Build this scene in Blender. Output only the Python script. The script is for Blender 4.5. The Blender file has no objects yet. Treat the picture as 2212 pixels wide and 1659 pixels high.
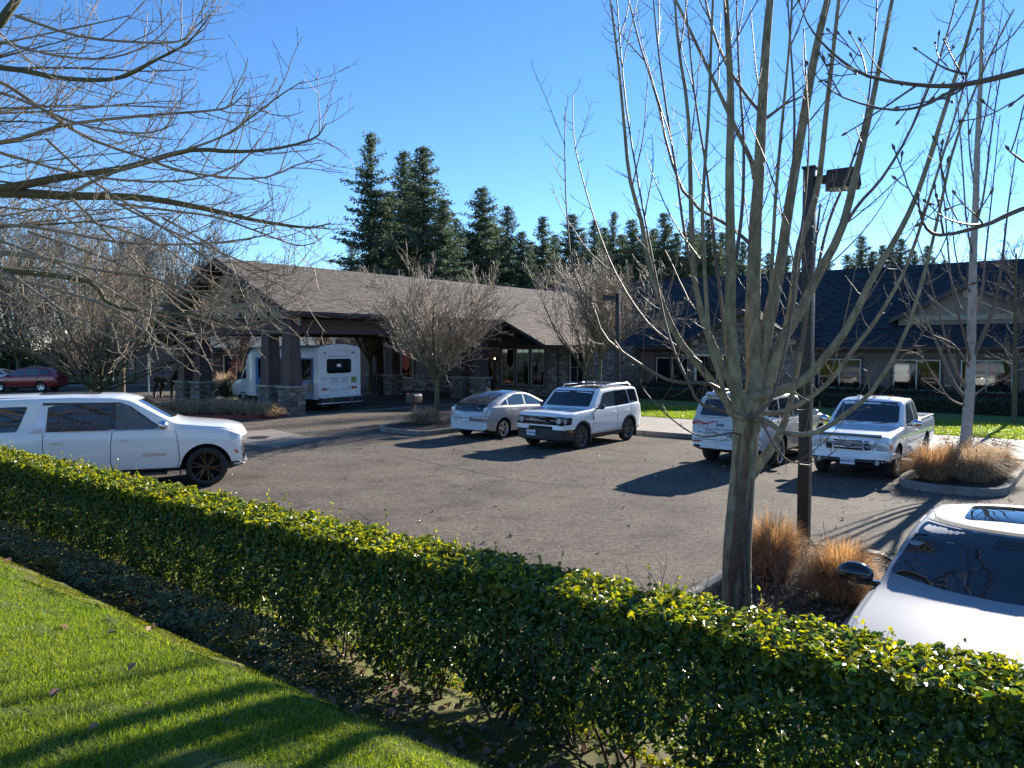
import bpy, bmesh, math, random
import numpy as np
from mathutils import Vector, Matrix
from mathutils.bvhtree import BVHTree
from mathutils.geometry import delaunay_2d_cdt

SC = bpy.context.scene
COL = SC.collection
R = math.radians

# ------------------------------------------------------------------ camera, sky, sun, exposure
EYE = 2.9                      # camera height above the car park
PITCH = R(2.72)
FPX = 1662.0                   # focal length in px of a 2212 px wide picture
cam_data = bpy.data.cameras.new('camera')
cam_data.sensor_fit = 'HORIZONTAL'
cam_data.sensor_width = 36.0
cam_data.lens = 36.0 * FPX / 2212.0
cam_data.clip_start = 0.05
cam_data.clip_end = 3000.0
cam = bpy.data.objects.new('camera', cam_data)
COL.objects.link(cam)
cam.location = (0, 0, EYE)
cam.rotation_euler = (math.pi / 2 - PITCH, 0, 0)
SC.camera = cam

SUN_ELEV = R(21.5)
SUN_DIR = Vector((0.625, 0.780, 0)).normalized()       # horizontal direction towards the sun
world = bpy.data.worlds.new('World')
SC.world = world
world.use_nodes = True
wn = world.node_tree
wn.nodes.clear()
sky = wn.nodes.new('ShaderNodeTexSky')
sky.sky_type = 'NISHITA'
sky.sun_disc = False
sky.sun_elevation = SUN_ELEV
sky.sun_rotation = math.atan2(SUN_DIR.x, SUN_DIR.y)
sky.altitude = 0
sky.air_density = 0.8
sky.dust_density = 0.0
sky.ozone_density = 4.0
bgn = wn.nodes.new('ShaderNodeBackground')
bgn.inputs['Strength'].default_value = 0.090
won = wn.nodes.new('ShaderNodeOutputWorld')
hs = wn.nodes.new('ShaderNodeHueSaturation')
hs.inputs['Saturation'].default_value = 1.13
hs.inputs['Hue'].default_value = 0.503
wn.links.new(sky.outputs[0], hs.inputs['Color'])
wn.links.new(hs.outputs[0], bgn.inputs[0])
wn.links.new(bgn.outputs[0], won.inputs[0])

sun_data = bpy.data.lights.new('sun', 'SUN')
sun_data.energy = 5.0
sun_data.angle = R(0.53)
sun_data.color = (1.0, 0.93, 0.82)
sun = bpy.data.objects.new('sun', sun_data)
COL.objects.link(sun)
sv = Vector((SUN_DIR.x * math.cos(SUN_ELEV), SUN_DIR.y * math.cos(SUN_ELEV), math.sin(SUN_ELEV)))
sun.rotation_euler = sv.to_track_quat('Z', 'Y').to_euler()
sun.location = sv * 60

SC.view_settings.view_transform = 'Standard'
SC.view_settings.look = 'None'
SC.view_settings.exposure = 1.38
SC.view_settings.gamma = 1.0
SC.view_settings.use_curve_mapping = False
SC.cycles.max_bounces = 8
SC.cycles.transparent_max_bounces = 8
SC.cycles.sample_clamp_indirect = 6.0

# ------------------------------------------------------------------ places
AX = Vector((0.786, -0.618, 0.0)).normalized()          # along the hedge, to the right and nearer
BX = Vector((0.618, 0.786, 0.0)).normalized()           # away from the hedge, towards the building
ANG_A = math.atan2(AX.y, AX.x)
ANG_B = math.atan2(BX.y, BX.x)

def P(a, b, z=0.0):
    v = AX * a + BX * b
    return Vector((v.x, v.y, z))

def PN(a, b, z):
    """numpy version of P"""
    return np.stack([AX.x * a + BX.x * b, AX.y * a + BX.y * b, z + 0 * a], -1)

def U(u, v, Y):
    """the point at forward distance Y seen at (u, v) of the 2212x1659 picture (used to measure positions)"""
    x = (u - 1106.0) / FPX
    t = (829.5 - v) / FPX
    dy = math.cos(PITCH) + t * math.sin(PITCH)
    dz = -math.sin(PITCH) + t * math.cos(PITCH)
    k = Y / dy
    return Vector((x * k, Y, EYE + dz * k))

def bank_z(b):
    """height of the grass bank between the camera and the car park"""
    b = np.asarray(b, float)
    z = np.interp(b, [-30, -8, 0.0, 1.5, 2.2, 2.45, 2.7, 3.0, 3.9, 4.6, 5.35], [2.1, 1.7, 1.30, 1.25, 1.18, 1.07, .88, 0.68, 0.45, 0.27, 0.16])
    return z

# ------------------------------------------------------------------ materials
MATS = {}
def mat(name, color, rough=0.6, metal=0.0, spec=0.5, var=0.0, vscale=3.0, bump=0.0, bscale=60.0,
        coat=0.0, color2=None, island=0.0, trans=0.0, stretch=None, detail=6.0, emis=None, alpha=None, dist=0.02, thue=0.5, tval=1.7, hvar=0.03):
    if name in MATS:
        return MATS[name]
    m = bpy.data.materials.new(name)
    m.use_nodes = True
    nt = m.node_tree
    bs = nt.nodes['Principled BSDF']
    out = nt.nodes['Material Output']
    bs.inputs['Roughness'].default_value = rough
    bs.inputs['Metallic'].default_value = metal
    bs.inputs['Specular IOR Level'].default_value = spec
    if coat:
        bs.inputs['Coat Weight'].default_value = coat
        bs.inputs['Coat Roughness'].default_value = 0.04
    base = nt.nodes.new('ShaderNodeRGB')
    base.outputs[0].default_value = (*color, 1)
    cout = base.outputs[0]
    tc = nt.nodes.new('ShaderNodeTexCoord')
    src = tc.outputs['Object']
    if stretch:
        mp = nt.nodes.new('ShaderNodeMapping')
        mp.inputs['Scale'].default_value = stretch
        nt.links.new(src, mp.inputs[0])
        src = mp.outputs[0]
    if var or color2:
        n = nt.nodes.new('ShaderNodeTexNoise')
        n.inputs['Scale'].default_value = vscale
        n.inputs['Detail'].default_value = detail
        n.inputs['Roughness'].default_value = 0.62
        nt.links.new(src, n.inputs['Vector'])
        mr = nt.nodes.new('ShaderNodeMapRange')
        mr.inputs['From Min'].default_value = 0.32
        mr.inputs['From Max'].default_value = 0.68
        nt.links.new(n.outputs['Fac'], mr.inputs['Value'])
        mx = nt.nodes.new('ShaderNodeMix')
        mx.data_type = 'RGBA'
        c1 = color
        c2 = color2 if color2 else tuple(min(1, c * (1 + var)) for c in color)
        if not color2:
            c1 = tuple(c * (1 - var) for c in color)
        mx.inputs['A'].default_value = (*c1, 1)
        mx.inputs['B'].default_value = (*c2, 1)
        nt.links.new(mr.outputs[0], mx.inputs['Factor'])
        cout = mx.outputs['Result']
    if island:
        g = nt.nodes.new('ShaderNodeNewGeometry')
        hsv = nt.nodes.new('ShaderNodeHueSaturation')
        m1 = nt.nodes.new('ShaderNodeMapRange')
        m1.inputs['To Min'].default_value = 1 - island
        m1.inputs['To Max'].default_value = 1 + island * 1.3
        nt.links.new(g.outputs['Random Per Island'], m1.inputs['Value'])
        nt.links.new(m1.outputs[0], hsv.inputs['Value'])
        m2 = nt.nodes.new('ShaderNodeMapRange')
        m2.inputs['To Min'].default_value = 0.5 + island * hvar
        m2.inputs['To Max'].default_value = 0.5 - island * hvar
        nt.links.new(g.outputs['Random Per Island'], m2.inputs['Value'])
        nt.links.new(m2.outputs[0], hsv.inputs['Hue'])
        nt.links.new(cout, hsv.inputs['Color'])
        cout = hsv.outputs[0]
    nt.links.new(cout, bs.inputs['Base Color'])
    if bump:
        nb = nt.nodes.new('ShaderNodeTexNoise')
        nb.inputs['Scale'].default_value = bscale
        nb.inputs['Detail'].default_value = 4
        nt.links.new(src, nb.inputs['Vector'])
        bp = nt.nodes.new('ShaderNodeBump')
        bp.inputs['Strength'].default_value = bump
        bp.inputs['Distance'].default_value = dist
        nt.links.new(nb.outputs['Fac'], bp.inputs['Height'])
        nt.links.new(bp.outputs[0], bs.inputs['Normal'])
    if trans:
        tr = nt.nodes.new('ShaderNodeBsdfTranslucent')
        ms = nt.nodes.new('ShaderNodeMixShader')
        ms.inputs[0].default_value = trans
        br = nt.nodes.new('ShaderNodeHueSaturation')
        br.inputs['Value'].default_value = tval
        br.inputs['Saturation'].default_value = 1.15
        br.inputs['Hue'].default_value = thue
        nt.links.new(cout, br.inputs['Color'])
        nt.links.new(br.outputs[0], tr.inputs['Color'])
        nt.links.new(bs.outputs[0], ms.inputs[1])
        nt.links.new(tr.outputs[0], ms.inputs[2])
        nt.links.new(ms.outputs[0], out.inputs['Surface'])
    if emis:
        bs.inputs['Emission Color'].default_value = (*emis[0], 1)
        bs.inputs['Emission Strength'].default_value = emis[1]
    if alpha is not None:
        bs.inputs['Alpha'].default_value = alpha
    MATS[name] = m
    return m

def node_mat(name):
    m = bpy.data.materials.new(name)
    m.use_nodes = True
    return m, m.node_tree, m.node_tree.nodes['Principled BSDF']

# ------------------------------------------------------------------ mesh helpers
def np_mesh(name, V, F, mats=(), midx=None, smooth=False):
    """V (n,3); F (m,k) array or list of such arrays"""
    me = bpy.data.meshes.new(name)
    V = np.asarray(V, np.float32)
    Fs = F if isinstance(F, list) else [F]
    Fs = [np.asarray(f, np.int32) for f in Fs if len(f)]
    me.vertices.add(len(V))
    me.vertices.foreach_set('co', V.ravel())
    nl = sum(f.size for f in Fs)
    npol = sum(len(f) for f in Fs)
    me.loops.add(nl)
    me.polygons.add(npol)
    me.loops.foreach_set('vertex_index', np.concatenate([f.ravel() for f in Fs]))
    tot = np.concatenate([np.full(len(f), f.shape[1], np.int32) for f in Fs])
    start = np.concatenate([[0], np.cumsum(tot)[:-1]]).astype(np.int32)
    me.polygons.foreach_set('loop_start', start)
    me.polygons.foreach_set('loop_total', tot)
    for m in (mats if isinstance(mats, (list, tuple)) else [mats]):
        me.materials.append(m)
    if midx is not None:
        me.polygons.foreach_set('material_index', np.asarray(midx, np.int32))
    me.polygons.foreach_set('use_smooth', np.full(npol, bool(smooth)))
    me.update(calc_edges=True)
    me.validate()
    return me

def link(name, me, parent=None, loc=None, rotz=None):
    o = bpy.data.objects.new(name, me)
    COL.objects.link(o)
    if parent is not None:
        o.parent = parent
    if loc is not None:
        o.location = loc
    if rotz is not None:
        o.rotation_euler = (0, 0, rotz)
    return o

def tag(o, label=None, cat=None, group=None, kind=None):
    if label: o['label'] = label
    if cat: o['category'] = cat
    if group: o['group'] = group
    if kind: o['kind'] = kind
    return o

def thing(name, label, cat, loc=(0, 0, 0), rotz=0.0, group=None):
    o = bpy.data.objects.new(name, None)
    COL.objects.link(o)
    o.empty_display_size = 0.2
    o.location = loc
    o.rotation_euler = (0, 0, rotz)
    return tag(o, label, cat, group)

def copy_tree(o, parent=None):
    c = o.copy()
    COL.objects.link(c)
    c.parent = parent
    for ch in list(o.children):
        copy_tree(ch, c)
    return c

class MB:
    """collects simple shapes into one mesh"""
    def __init__(s):
        s.v = []; s.f = []; s.m = []
    def add(s, vs, fs, mi=0):
        k = len(s.v)
        s.v.extend([tuple(v) for v in vs])
        s.f.extend([tuple(i + k for i in f) for f in fs])
        s.m.extend([mi] * len(fs))
        return s
    def box(s, c, size, rz=0.0, mi=0, M=None, taper=1.0):
        x, y, z = size[0] / 2, size[1] / 2, size[2] / 2
        vs = [Vector((sx * x * (taper if sz > 0 else 1), sy * y * (taper if sz > 0 else 1), sz * z))
              for sz in (-1, 1) for sy in (-1, 1) for sx in (-1, 1)]
        m = M if M is not None else Matrix.Rotation(rz, 3, 'Z')
        vs = [m @ v + Vector(c) for v in vs]
        return s.add(vs, [(0, 2, 3, 1), (4, 5, 7, 6), (0, 1, 5, 4), (2, 6, 7, 3), (0, 4, 6, 2), (1, 3, 7, 5)], mi)
    def b2(s, p0, p1, mi=0):
        c = [(p0[i] + p1[i]) / 2 for i in range(3)]
        return s.box(c, [abs(p1[i] - p0[i]) for i in range(3)], mi=mi)
    def prism(s, poly, z0, z1, mi=0):
        """poly: list of (x,y) counter-clockwise"""
        n = len(poly)
        vs = [(p[0], p[1], z0) for p in poly] + [(p[0], p[1], z1) for p in poly]
        fs = [tuple(reversed(range(n))), tuple(range(n, 2 * n))]
        fs += [(i, (i + 1) % n, (i + 1) % n + n, i + n) for i in range(n)]
        return s.add(vs, fs, mi)
    def extr(s, poly, d, mi=0):
        """poly: list of 3D points, extruded by vector d"""
        n = len(poly)
        d = Vector(d)
        vs = [Vector(p) for p in poly] + [Vector(p) + d for p in poly]
        fs = [tuple(reversed(range(n))), tuple(range(n, 2 * n))]
        fs += [(i, (i + 1) % n, (i + 1) % n + n, i + n) for i in range(n)]
        return s.add(vs, fs, mi)
    def tube(s, pts, rad, n=8, mi=0, cap=True):
        pts = [Vector(p) for p in pts]
        if not hasattr(rad, '__len__'): rad = [rad] * len(pts)
        k = len(s.v)
        ref = None
        for i, p in enumerate(pts):
            t = (pts[min(i + 1, len(pts) - 1)] - pts[max(i - 1, 0)]).normalized()
            if ref is None:
                ref = Vector((0, 0, 1)) if abs(t.z) < 0.9 else Vector((1, 0, 0))
            a = t.cross(ref).normalized(); b = a.cross(t)
            ref = b if abs(t.dot(b)) < .99 else ref
            for j in range(n):
                an = 2 * math.pi * j / n
                s.v.append(tuple(p + a * math.cos(an) * rad[i] + b * math.sin(an) * rad[i]))
        for i in range(len(pts) - 1):
            for j in range(n):
                s.f.append((k + i * n + j, k + i * n + (j + 1) % n, k + (i + 1) * n + (j + 1) % n, k + (i + 1) * n + j)); s.m.append(mi)
        if cap:
            s.f.append(tuple(k + j for j in reversed(range(n)))); s.m.append(mi)
            s.f.append(tuple(k + (len(pts) - 1) * n + j for j in range(n))); s.m.append(mi)
        return s
    def lathe(s, prof, c=(0, 0, 0), axis='Z', n=24, mi=0):
        """prof: (radius, height) pairs along the axis"""
        k = len(s.v)
        for (r, h) in prof:
            for j in range(n):
                an = 2 * math.pi * j / n
                x, y = r * math.cos(an), r * math.sin(an)
                p = (x, y, h) if axis == 'Z' else ((x, h, y) if axis == 'Y' else (h, x, y))
                s.v.append((p[0] + c[0], p[1] + c[1], p[2] + c[2]))
        for i in range(len(prof) - 1):
            for j in range(n):
                s.f.append((k + i * n + j, k + i * n + (j + 1) % n, k + (i + 1) * n + (j + 1) % n, k + (i + 1) * n + j)); s.m.append(mi)
        return s
    def sphere(s, c, r, n=10, m=6, mi=0):
        sc = r if hasattr(r, '__len__') else (r, r, r)
        prof = [(math.sin(math.pi * i / m), -math.cos(math.pi * i / m)) for i in range(m + 1)]
        k = len(s.v)
        s.lathe(prof, n=n, mi=mi)
        for i in range(k, len(s.v)):
            v = s.v[i]
            s.v[i] = (v[0] * sc[0] + c[0], v[1] * sc[1] + c[1], v[2] * sc[2] + c[2])
        return s
    def build(s, name, mats, parent=None, smooth=False, bevel=0.0, sharp=None, loc=None, rotz=None, fix=True):
        me = bpy.data.meshes.new(name)
        me.from_pydata(s.v, [], s.f)
        for m in (mats if isinstance(mats, (list, tuple)) else [mats]):
            me.materials.append(m)
        me.polygons.foreach_set('material_index', s.m)
        if fix or bevel:
            bm = bmesh.new(); bm.from_mesh(me)
            bmesh.ops.remove_doubles(bm, verts=bm.verts, dist=1e-5)
            if bevel:
                es = [e for e in bm.edges if len(e.link_faces) == 2 and e.calc_face_angle(0) > 0.6]
                bmesh.ops.bevel(bm, geom=es, offset=bevel, segments=2, affect='EDGES', profile=0.6)
            bmesh.ops.recalc_face_normals(bm, faces=bm.faces)
            bm.to_mesh(me); bm.free()
        if smooth or bevel:
            set_smooth(me, sharp if sharp else 0.6)
        me.update()
        return link(name, me, parent, loc, rotz)

def set_smooth(me, ang=0.6):
    bm = bmesh.new(); bm.from_mesh(me)
    for f in bm.faces: f.smooth = True
    for e in bm.edges:
        if len(e.link_faces) == 2 and e.calc_face_angle(0) > ang:
            e.smooth = False
    bm.to_mesh(me); bm.free()

# ---- many tapered tubes in one mesh
def tubes_np(lines, nmin=3, thick=None):
    """lines: list of (pts (n,3), radii (n)) ; returns V, F quads"""
    VV = []; FF = []; k = 0
    for pts, rad in lines:
        pts = np.asarray(pts, float); rad = np.asarray(rad, float)
        n = nmin
        if thick:
            for lim, nn in thick:
                if rad[0] > lim: n = nn
        t = np.gradient(pts, axis=0)
        t /= np.linalg.norm(t, axis=1, keepdims=True) + 1e-9
        mt = np.abs(t.mean(0))
        ref = np.zeros(3); ref[int(np.argmin(mt))] = 1.0
        a = np.cross(t, ref); a /= np.linalg.norm(a, axis=1, keepdims=True) + 1e-9
        b = np.cross(t, a)
        an = np.arange(n) * 2 * np.pi / n
        ring = pts[:, None, :] + rad[:, None, None] * (np.cos(an)[None, :, None] * a[:, None, :] + np.sin(an)[None, :, None] * b[:, None, :])
        m = len(pts)
        VV.append(ring.reshape(-1, 3))
        i = np.arange(m - 1)[:, None] * n + np.arange(n)[None, :]
        j = np.arange(m - 1)[:, None] * n + (np.arange(n)[None, :] + 1) % n
        FF.append(np.stack([i, j, j + n, i + n], -1).reshape(-1, 4) + k)
        k += m * n
    return np.concatenate(VV), np.concatenate(FF)

def leaf_cloud(C, N, size, rng, fold=0.25, aspect=0.55, shape=6):
    """folded leaf at each centre C with rough normal N; returns V, F"""
    n = len(C)
    N = N / (np.linalg.norm(N, axis=1, keepdims=True) + 1e-9)
    r = rng.normal(size=(n, 3))
    a = np.cross(N, r); a /= np.linalg.norm(a, axis=1, keepdims=True) + 1e-9
    b = np.cross(N, a)
    s = np.asarray(size).reshape(-1, 1) * np.ones((n, 1))
    L = a * s; W = b * s * aspect * 0.5; H = N * s * fold * 0.5
    if shape == 6:
        V = np.stack([C - L * .5, C - L * .12 + W + H, C + L * .25 + W * .85 + H, C + L * .5, C + L * .25 - W * .85 + H, C - L * .12 - W + H], 1)
        F = np.array([[0, 3, 2, 1], [0, 5, 4, 3]])
        k = 6
    else:
        V = np.stack([C - L * .5, C + W + H, C + L * .5, C - W + H], 1)
        F = np.array([[0, 2, 1], [0, 3, 2]])
        k = 4
    F = (F[None] + (np.arange(n) * k)[:, None, None]).reshape(-1, F.shape[1])
    return V.reshape(-1, 3), F

def text_obj(name, s, size, material, parent, M, depth=0.004, align='CENTER', bold=0.0):
    """flat lettering as a mesh; M places it (x right, y up, z out)"""
    cu = bpy.data.curves.new(name, 'FONT')
    cu.body = s; cu.size = size; cu.extrude = depth; cu.align_x = align; cu.align_y = 'CENTER'
    cu.resolution_u = 3; cu.offset = bold
    o = bpy.data.objects.new(name, cu)
    COL.objects.link(o)
    dg = bpy.context.evaluated_depsgraph_get()
    me = bpy.data.meshes.new_from_object(o.evaluated_get(dg))
    COL.objects.unlink(o)
    bpy.data.objects.remove(o)
    me.transform(M)
    me.materials.clear(); me.materials.append(material)
    return link(name, me, parent)

def frame_M(o, x, z):
    """matrix with origin o, x axis x and outward axis z"""
    x = Vector(x).normalized(); z = Vector(z).normalized(); y = z.cross(x).normalized(); x = y.cross(z)
    m = Matrix((x, y, z)).transposed().to_4x4()
    m.translation = Vector(o)
    return m
# ================================================================== materials of the place
def make_asphalt():
    m, nt, bs = node_mat('asphalt')
    tc = nt.nodes.new('ShaderNodeTexCoord')
    def noise(sc, det=5, rough=0.6, st=None):
        n = nt.nodes.new('ShaderNodeTexNoise'); n.inputs['Scale'].default_value = sc
        n.inputs['Detail'].default_value = det; n.inputs['Roughness'].default_value = rough
        s = tc.outputs['Object']
        if st:
            mp = nt.nodes.new('ShaderNodeMapping'); mp.inputs['Scale'].default_value = st
            nt.links.new(s, mp.inputs[0]); s = mp.outputs[0]
        nt.links.new(s, n.inputs['Vector']); return n
    def ramp(src, e):
        r = nt.nodes.new('ShaderNodeValToRGB'); nt.links.new(src, r.inputs[0])
        el = r.color_ramp.elements
        el[0].position, el[0].color = e[0][0], (*e[0][1], 1)
        el[1].position, el[1].color = e[-1][0], (*e[-1][1], 1)
        for p, c in e[1:-1]:
            x = el.new(p); x.color = (*c, 1)
        return r
    g = noise(55, 3, 0.7)
    gr = ramp(g.outputs['Fac'], [(0.3, (.034, .029, .024)), (0.52, (.130, .114, .097)), (0.72, (.38, .34, .29))])
    mid = noise(11, 4, .75)
    mr_ = ramp(mid.outputs['Fac'], [(0.34, (.62, .62, .63)), (0.5, (1, 1, 1)), (0.66, (1.42, 1.40, 1.36))])
    m0 = nt.nodes.new('ShaderNodeMix'); m0.data_type = 'RGBA'; m0.blend_type = 'MULTIPLY'; m0.inputs['Factor'].default_value = 1
    nt.links.new(gr.outputs[0], m0.inputs['A']); nt.links.new(mr_.outputs[0], m0.inputs['B'])
    big = noise(0.55, 6, 0.65)
    br = ramp(big.outputs['Fac'], [(0.3, (.66, .65, .65)), (0.5, (.96, .95, .93)), (0.72, (1.24, 1.18, 1.08))])
    mx = nt.nodes.new('ShaderNodeMix'); mx.data_type = 'RGBA'; mx.blend_type = 'MULTIPLY'; mx.inputs['Factor'].default_value = 1
    nt.links.new(m0.outputs['Result'], mx.inputs['A']); nt.links.new(br.outputs[0], mx.inputs['B'])
    # stains: oil, dried damp
    st = noise(1.9, 7, 0.7)
    sr = ramp(st.outputs['Fac'], [(0.53, (1, 1, 1)), (0.66, (.66, .66, .68))])
    m2 = nt.nodes.new('ShaderNodeMix'); m2.data_type = 'RGBA'; m2.blend_type = 'MULTIPLY'; m2.inputs['Factor'].default_value = 1
    nt.links.new(mx.outputs['Result'], m2.inputs['A']); nt.links.new(sr.outputs[0], m2.inputs['B'])
    nt.links.new(m2.outputs['Result'], bs.inputs['Base Color'])
    bs.inputs['Roughness'].default_value = 0.85
    bs.inputs['Specular IOR Level'].default_value = 0.06
    bp = nt.nodes.new('ShaderNodeBump'); bp.inputs['Strength'].default_value = 0.75; bp.inputs['Distance'].default_value = 0.012
    nt.links.new(g.outputs['Fac'], bp.inputs['Height']); nt.links.new(bp.outputs[0], bs.inputs['Normal'])
    return m
M_ASPHALT = make_asphalt()
M_CRACK = mat('crack_filler', (.022, .021, .02), .8)
M_CONC = mat('concrete', (.25, .22, .185), .85, var=.18, vscale=2.2, bump=.35, bscale=90, dist=.004)
M_CONC_D = mat('kerb_concrete', (.20, .185, .165), .88, var=.3, vscale=4, bump=.5, bscale=70, dist=.006)
M_PATCH = mat('patch_concrete', (.19, .165, .14), .9, var=.2, vscale=3, bump=.4, bscale=80, dist=.004)
M_REDKERB = mat('red_kerb_paint', (.23, .035, .028), .7, var=.3, vscale=5, bump=.3, bscale=60, dist=.004)
M_SOIL = mat('bark_soil', (.028, .019, .013), .95, color2=(.065, .04, .026), vscale=14, bump=1.0, bscale=45, dist=.03)
M_LAWN = mat('lawn_soil', (.055, .095, .012), .95, color2=(.12, .15, .02), vscale=5, bump=1.0, bscale=120, dist=.03)
M_FARLAWN = mat('far_lawn', (.05, .115, .014), .9, color2=(.085, .15, .02), vscale=1.4, bump=.8, bscale=60, dist=.04)
M_MOSS = mat('moss', (.125, .135, .012), .95, color2=(.045, .034, .018), vscale=2.2, bump=.8, bscale=70, dist=.012, detail=9)
M_BLADE = mat('grass_blade', (.125, .215, .026), .42, color2=(.19, .245, .045), vscale=1.7, island=.55, trans=.45, spec=.35, thue=.485, hvar=.05)
M_FIELD = mat('field', (.04, .05, .02), .95, var=.3, vscale=.05)

def sheet(name, pts, z, m, kind='structure', thick=0.0):
    """flat sheet through world (x,y) points"""
    mb = MB()
    n = len(pts)
    mb.add([(p[0], p[1], z) for p in pts], [tuple(range(n))])
    o = mb.build(name, m, fix=False)
    return tag(o, kind=kind)

def ab(pts):
    return [P(a, b)[:2] for a, b in pts]

def rounded(poly, r, k=6):
    """round the corners of a polygon; r a number or list"""
    n = len(poly); out = []
    rs = r if hasattr(r, '__len__') else [r] * n
    for i in range(n):
        p0 = Vector(poly[i - 1]); p = Vector(poly[i]); p1 = Vector(poly[(i + 1) % n])
        rr = rs[i]
        if rr <= 0: out.append(tuple(p)); continue
        d0 = (p0 - p); d1 = (p1 - p)
        rr0 = min(rr, d0.length * .49, d1.length * .49)
        a = p + d0.normalized() * rr0; b = p + d1.normalized() * rr0
        for j in range(k + 1):
            t = j / k
            out.append(tuple(a * (1 - t) ** 2 + p * 2 * t * (1 - t) + b * t * t))
    return out

def offset_poly(poly, d):
    """outward offset of a counter-clockwise polygon (Vectors 2D)"""
    n = len(poly); out = []
    for i in range(n):
        p0 = Vector(poly[i - 1]); p = Vector(poly[i]); p1 = Vector(poly[(i + 1) % n])
        t = ((p - p0).normalized() + (p1 - p).normalized()).normalized()
        out.append((p.x + t.y * d, p.y - t.x * d))
    return out

def ring(mb, inner, outer, z0, z1, mi=0):
    n = len(inner)
    for i in range(n):
        j = (i + 1) % n
        a, b, c, d = inner[i], inner[j], outer[j], outer[i]
        vs = [(*a, z1), (*b, z1), (*c, z1), (*d, z1), (*c, z0), (*d, z0), (*a, z0), (*b, z0)]
        mb.add(vs, [(0, 3, 2, 1), (3, 5, 4, 2), (0, 1, 7, 6)], mi)

def island(name, abpoly, z_soil, kerb_mat=None, kerb_h=0.15, soil=None, kerb_w=0.15):
    """raised bed inside a kerb; abpoly counter-clockwise outline of the kerb's outer face"""
    outer = [Vector(p) for p in abpoly]
    outer = [tuple(P(*p)[:2]) for p in outer]
    inner = offset_poly(outer, -kerb_w)
    mb = MB(); mb.add([(*p, z_soil) for p in inner], [tuple(range(len(inner)))])
    o = mb.build(name, soil or M_SOIL, fix=False)
    tag(o, kind='structure')
    k = MB()
    ring(k, inner, outer, -0.02, kerb_h)
    k.build('kerb', kerb_mat or M_CONC_D, o, fix=False)
    return o

# ground to the horizon
g = MB(); S_ = 400
g.add([(-S_, -S_, -.06), (S_, -S_, -.06), (S_, S_, -.06), (-S_, S_, -.06)], [(0, 1, 2, 3)])
tag(g.build('ground', M_FIELD, fix=False), kind='structure')
sheet('car_park', ab([(-110, 5.2), (40, 5.2), (40, 75), (-110, 75)]), 0.0, M_ASPHALT)

# bank: grid mesh with the lawn on top and the bed below the hedge
def bank_edge(a):
    return np.interp(a, [-30, -8.6, -4.1, -3.3, -2.7, -1.5, 2], [2.16, 2.18, 2.22, 2.30, 2.38, 2.6, 2.8]) + .035 * np.sin(a * 3.3)
def bank_sheet(name, bfun0, bfun1, nb, m, dz=0.0, a0=-34., a1=16., na=260, rough=.012):
    rng = np.random.default_rng(5)
    A, T = np.meshgrid(np.linspace(a0, a1, na), 1 - (1 - np.linspace(0, 1, nb)) ** (3.2 if nb > 40 else 1))
    b = bfun0(A) * (1 - T) + bfun1(A) * T
    z = bank_z(b) + dz + rng.normal(size=b.shape) * rough
    V = PN(A, b, z).reshape(-1, 3)
    i = (np.arange(nb - 1)[:, None] * na + np.arange(na - 1)[None]).ravel()
    F = np.stack([i, i + 1, i + na + 1, i + na], -1)
    o = link(name, np_mesh(name, V, F, m, smooth=True))
    return tag(o, kind='structure')
bank_sheet('lawn', lambda a: a * 0 - 26.0, bank_edge, 60, M_LAWN, dz=.012)
bank_sheet('hedge_bed', lambda a: bank_edge(a) - .04, lambda a: a * 0 + 5.06, 26, M_MOSS, dz=-.01, rough=.02)
kb = MB()
for i in range(40):
    a0 = -34 + i * 1.25
    kb.prism([P(a0, 5.06)[:2], P(a0 + 1.235, 5.06)[:2], P(a0 + 1.235, 5.22)[:2], P(a0, 5.22)[:2]], -.02, .16)
tag(kb.build('kerb', M_CONC_D, bevel=.012), kind='structure')

# sidewalk, far lawn, islands
SW0, SW1 = 22.6, 27.3
sidewalk = MB()
edge_a = [-19.9] + [-17.6 + i * 1.8 for i in range(0, 32)]
for i in range(len(edge_a) - 1):
    for j, (b0, b1) in enumerate([(22.76, 24.9), (24.91, SW1)]):
        sidewalk.prism([P(edge_a[i] + .008, b0)[:2], P(edge_a[i + 1] - .008, b0)[:2], P(edge_a[i + 1] - .008, b1)[:2], P(edge_a[i] + .008, b1)[:2]], -.02, .15)
tag(sidewalk.build('sidewalk', M_CONC, fix=False), kind='structure')
kb = MB()
for i in range(len(edge_a) - 1):
    kb.prism([P(edge_a[i] + .01, 22.6)[:2], P(edge_a[i + 1] - .005, 22.6)[:2], P(edge_a[i + 1] - .005, 22.755)[:2], P(edge_a[i] + .01, 22.755)[:2]], -.02, .152)
tag(kb.build('kerb', M_CONC_D, bevel=.012), kind='structure')
sheet('far_lawn', ab([(-20, SW1), (45, SW1), (45, 42), (-20, 42)]), .145, M_FARLAWN)
sheet('planting_bed', ab([(-24, 36.6), (45, 36.6), (45, 42.2), (-24, 42.2)]), .165, M_SOIL)

isl_post = rounded([(-3.75, 4.6), (-1.95, 4.6), (-1.95, 11.2), (-3.75, 11.2)], [0, 0, .9, .9], 8)
i_post = island('planting_island', isl_post, .13, soil=M_SOIL)
isl_right = rounded([(-3.6, 17.2), (-1.6, 17.2), (-1.6, 22.7), (-3.6, 22.7)], [.95, .95, 0, 0], 8)
island('planting_island', isl_right, .11)
isl_left = rounded([(-20.6, 17.9), (-17.75, 17.9), (-17.75, 22.7), (-20.9, 22.7)], [1.4, .5, 0, .6], 8)
island('planting_island', isl_left, .11)
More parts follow.
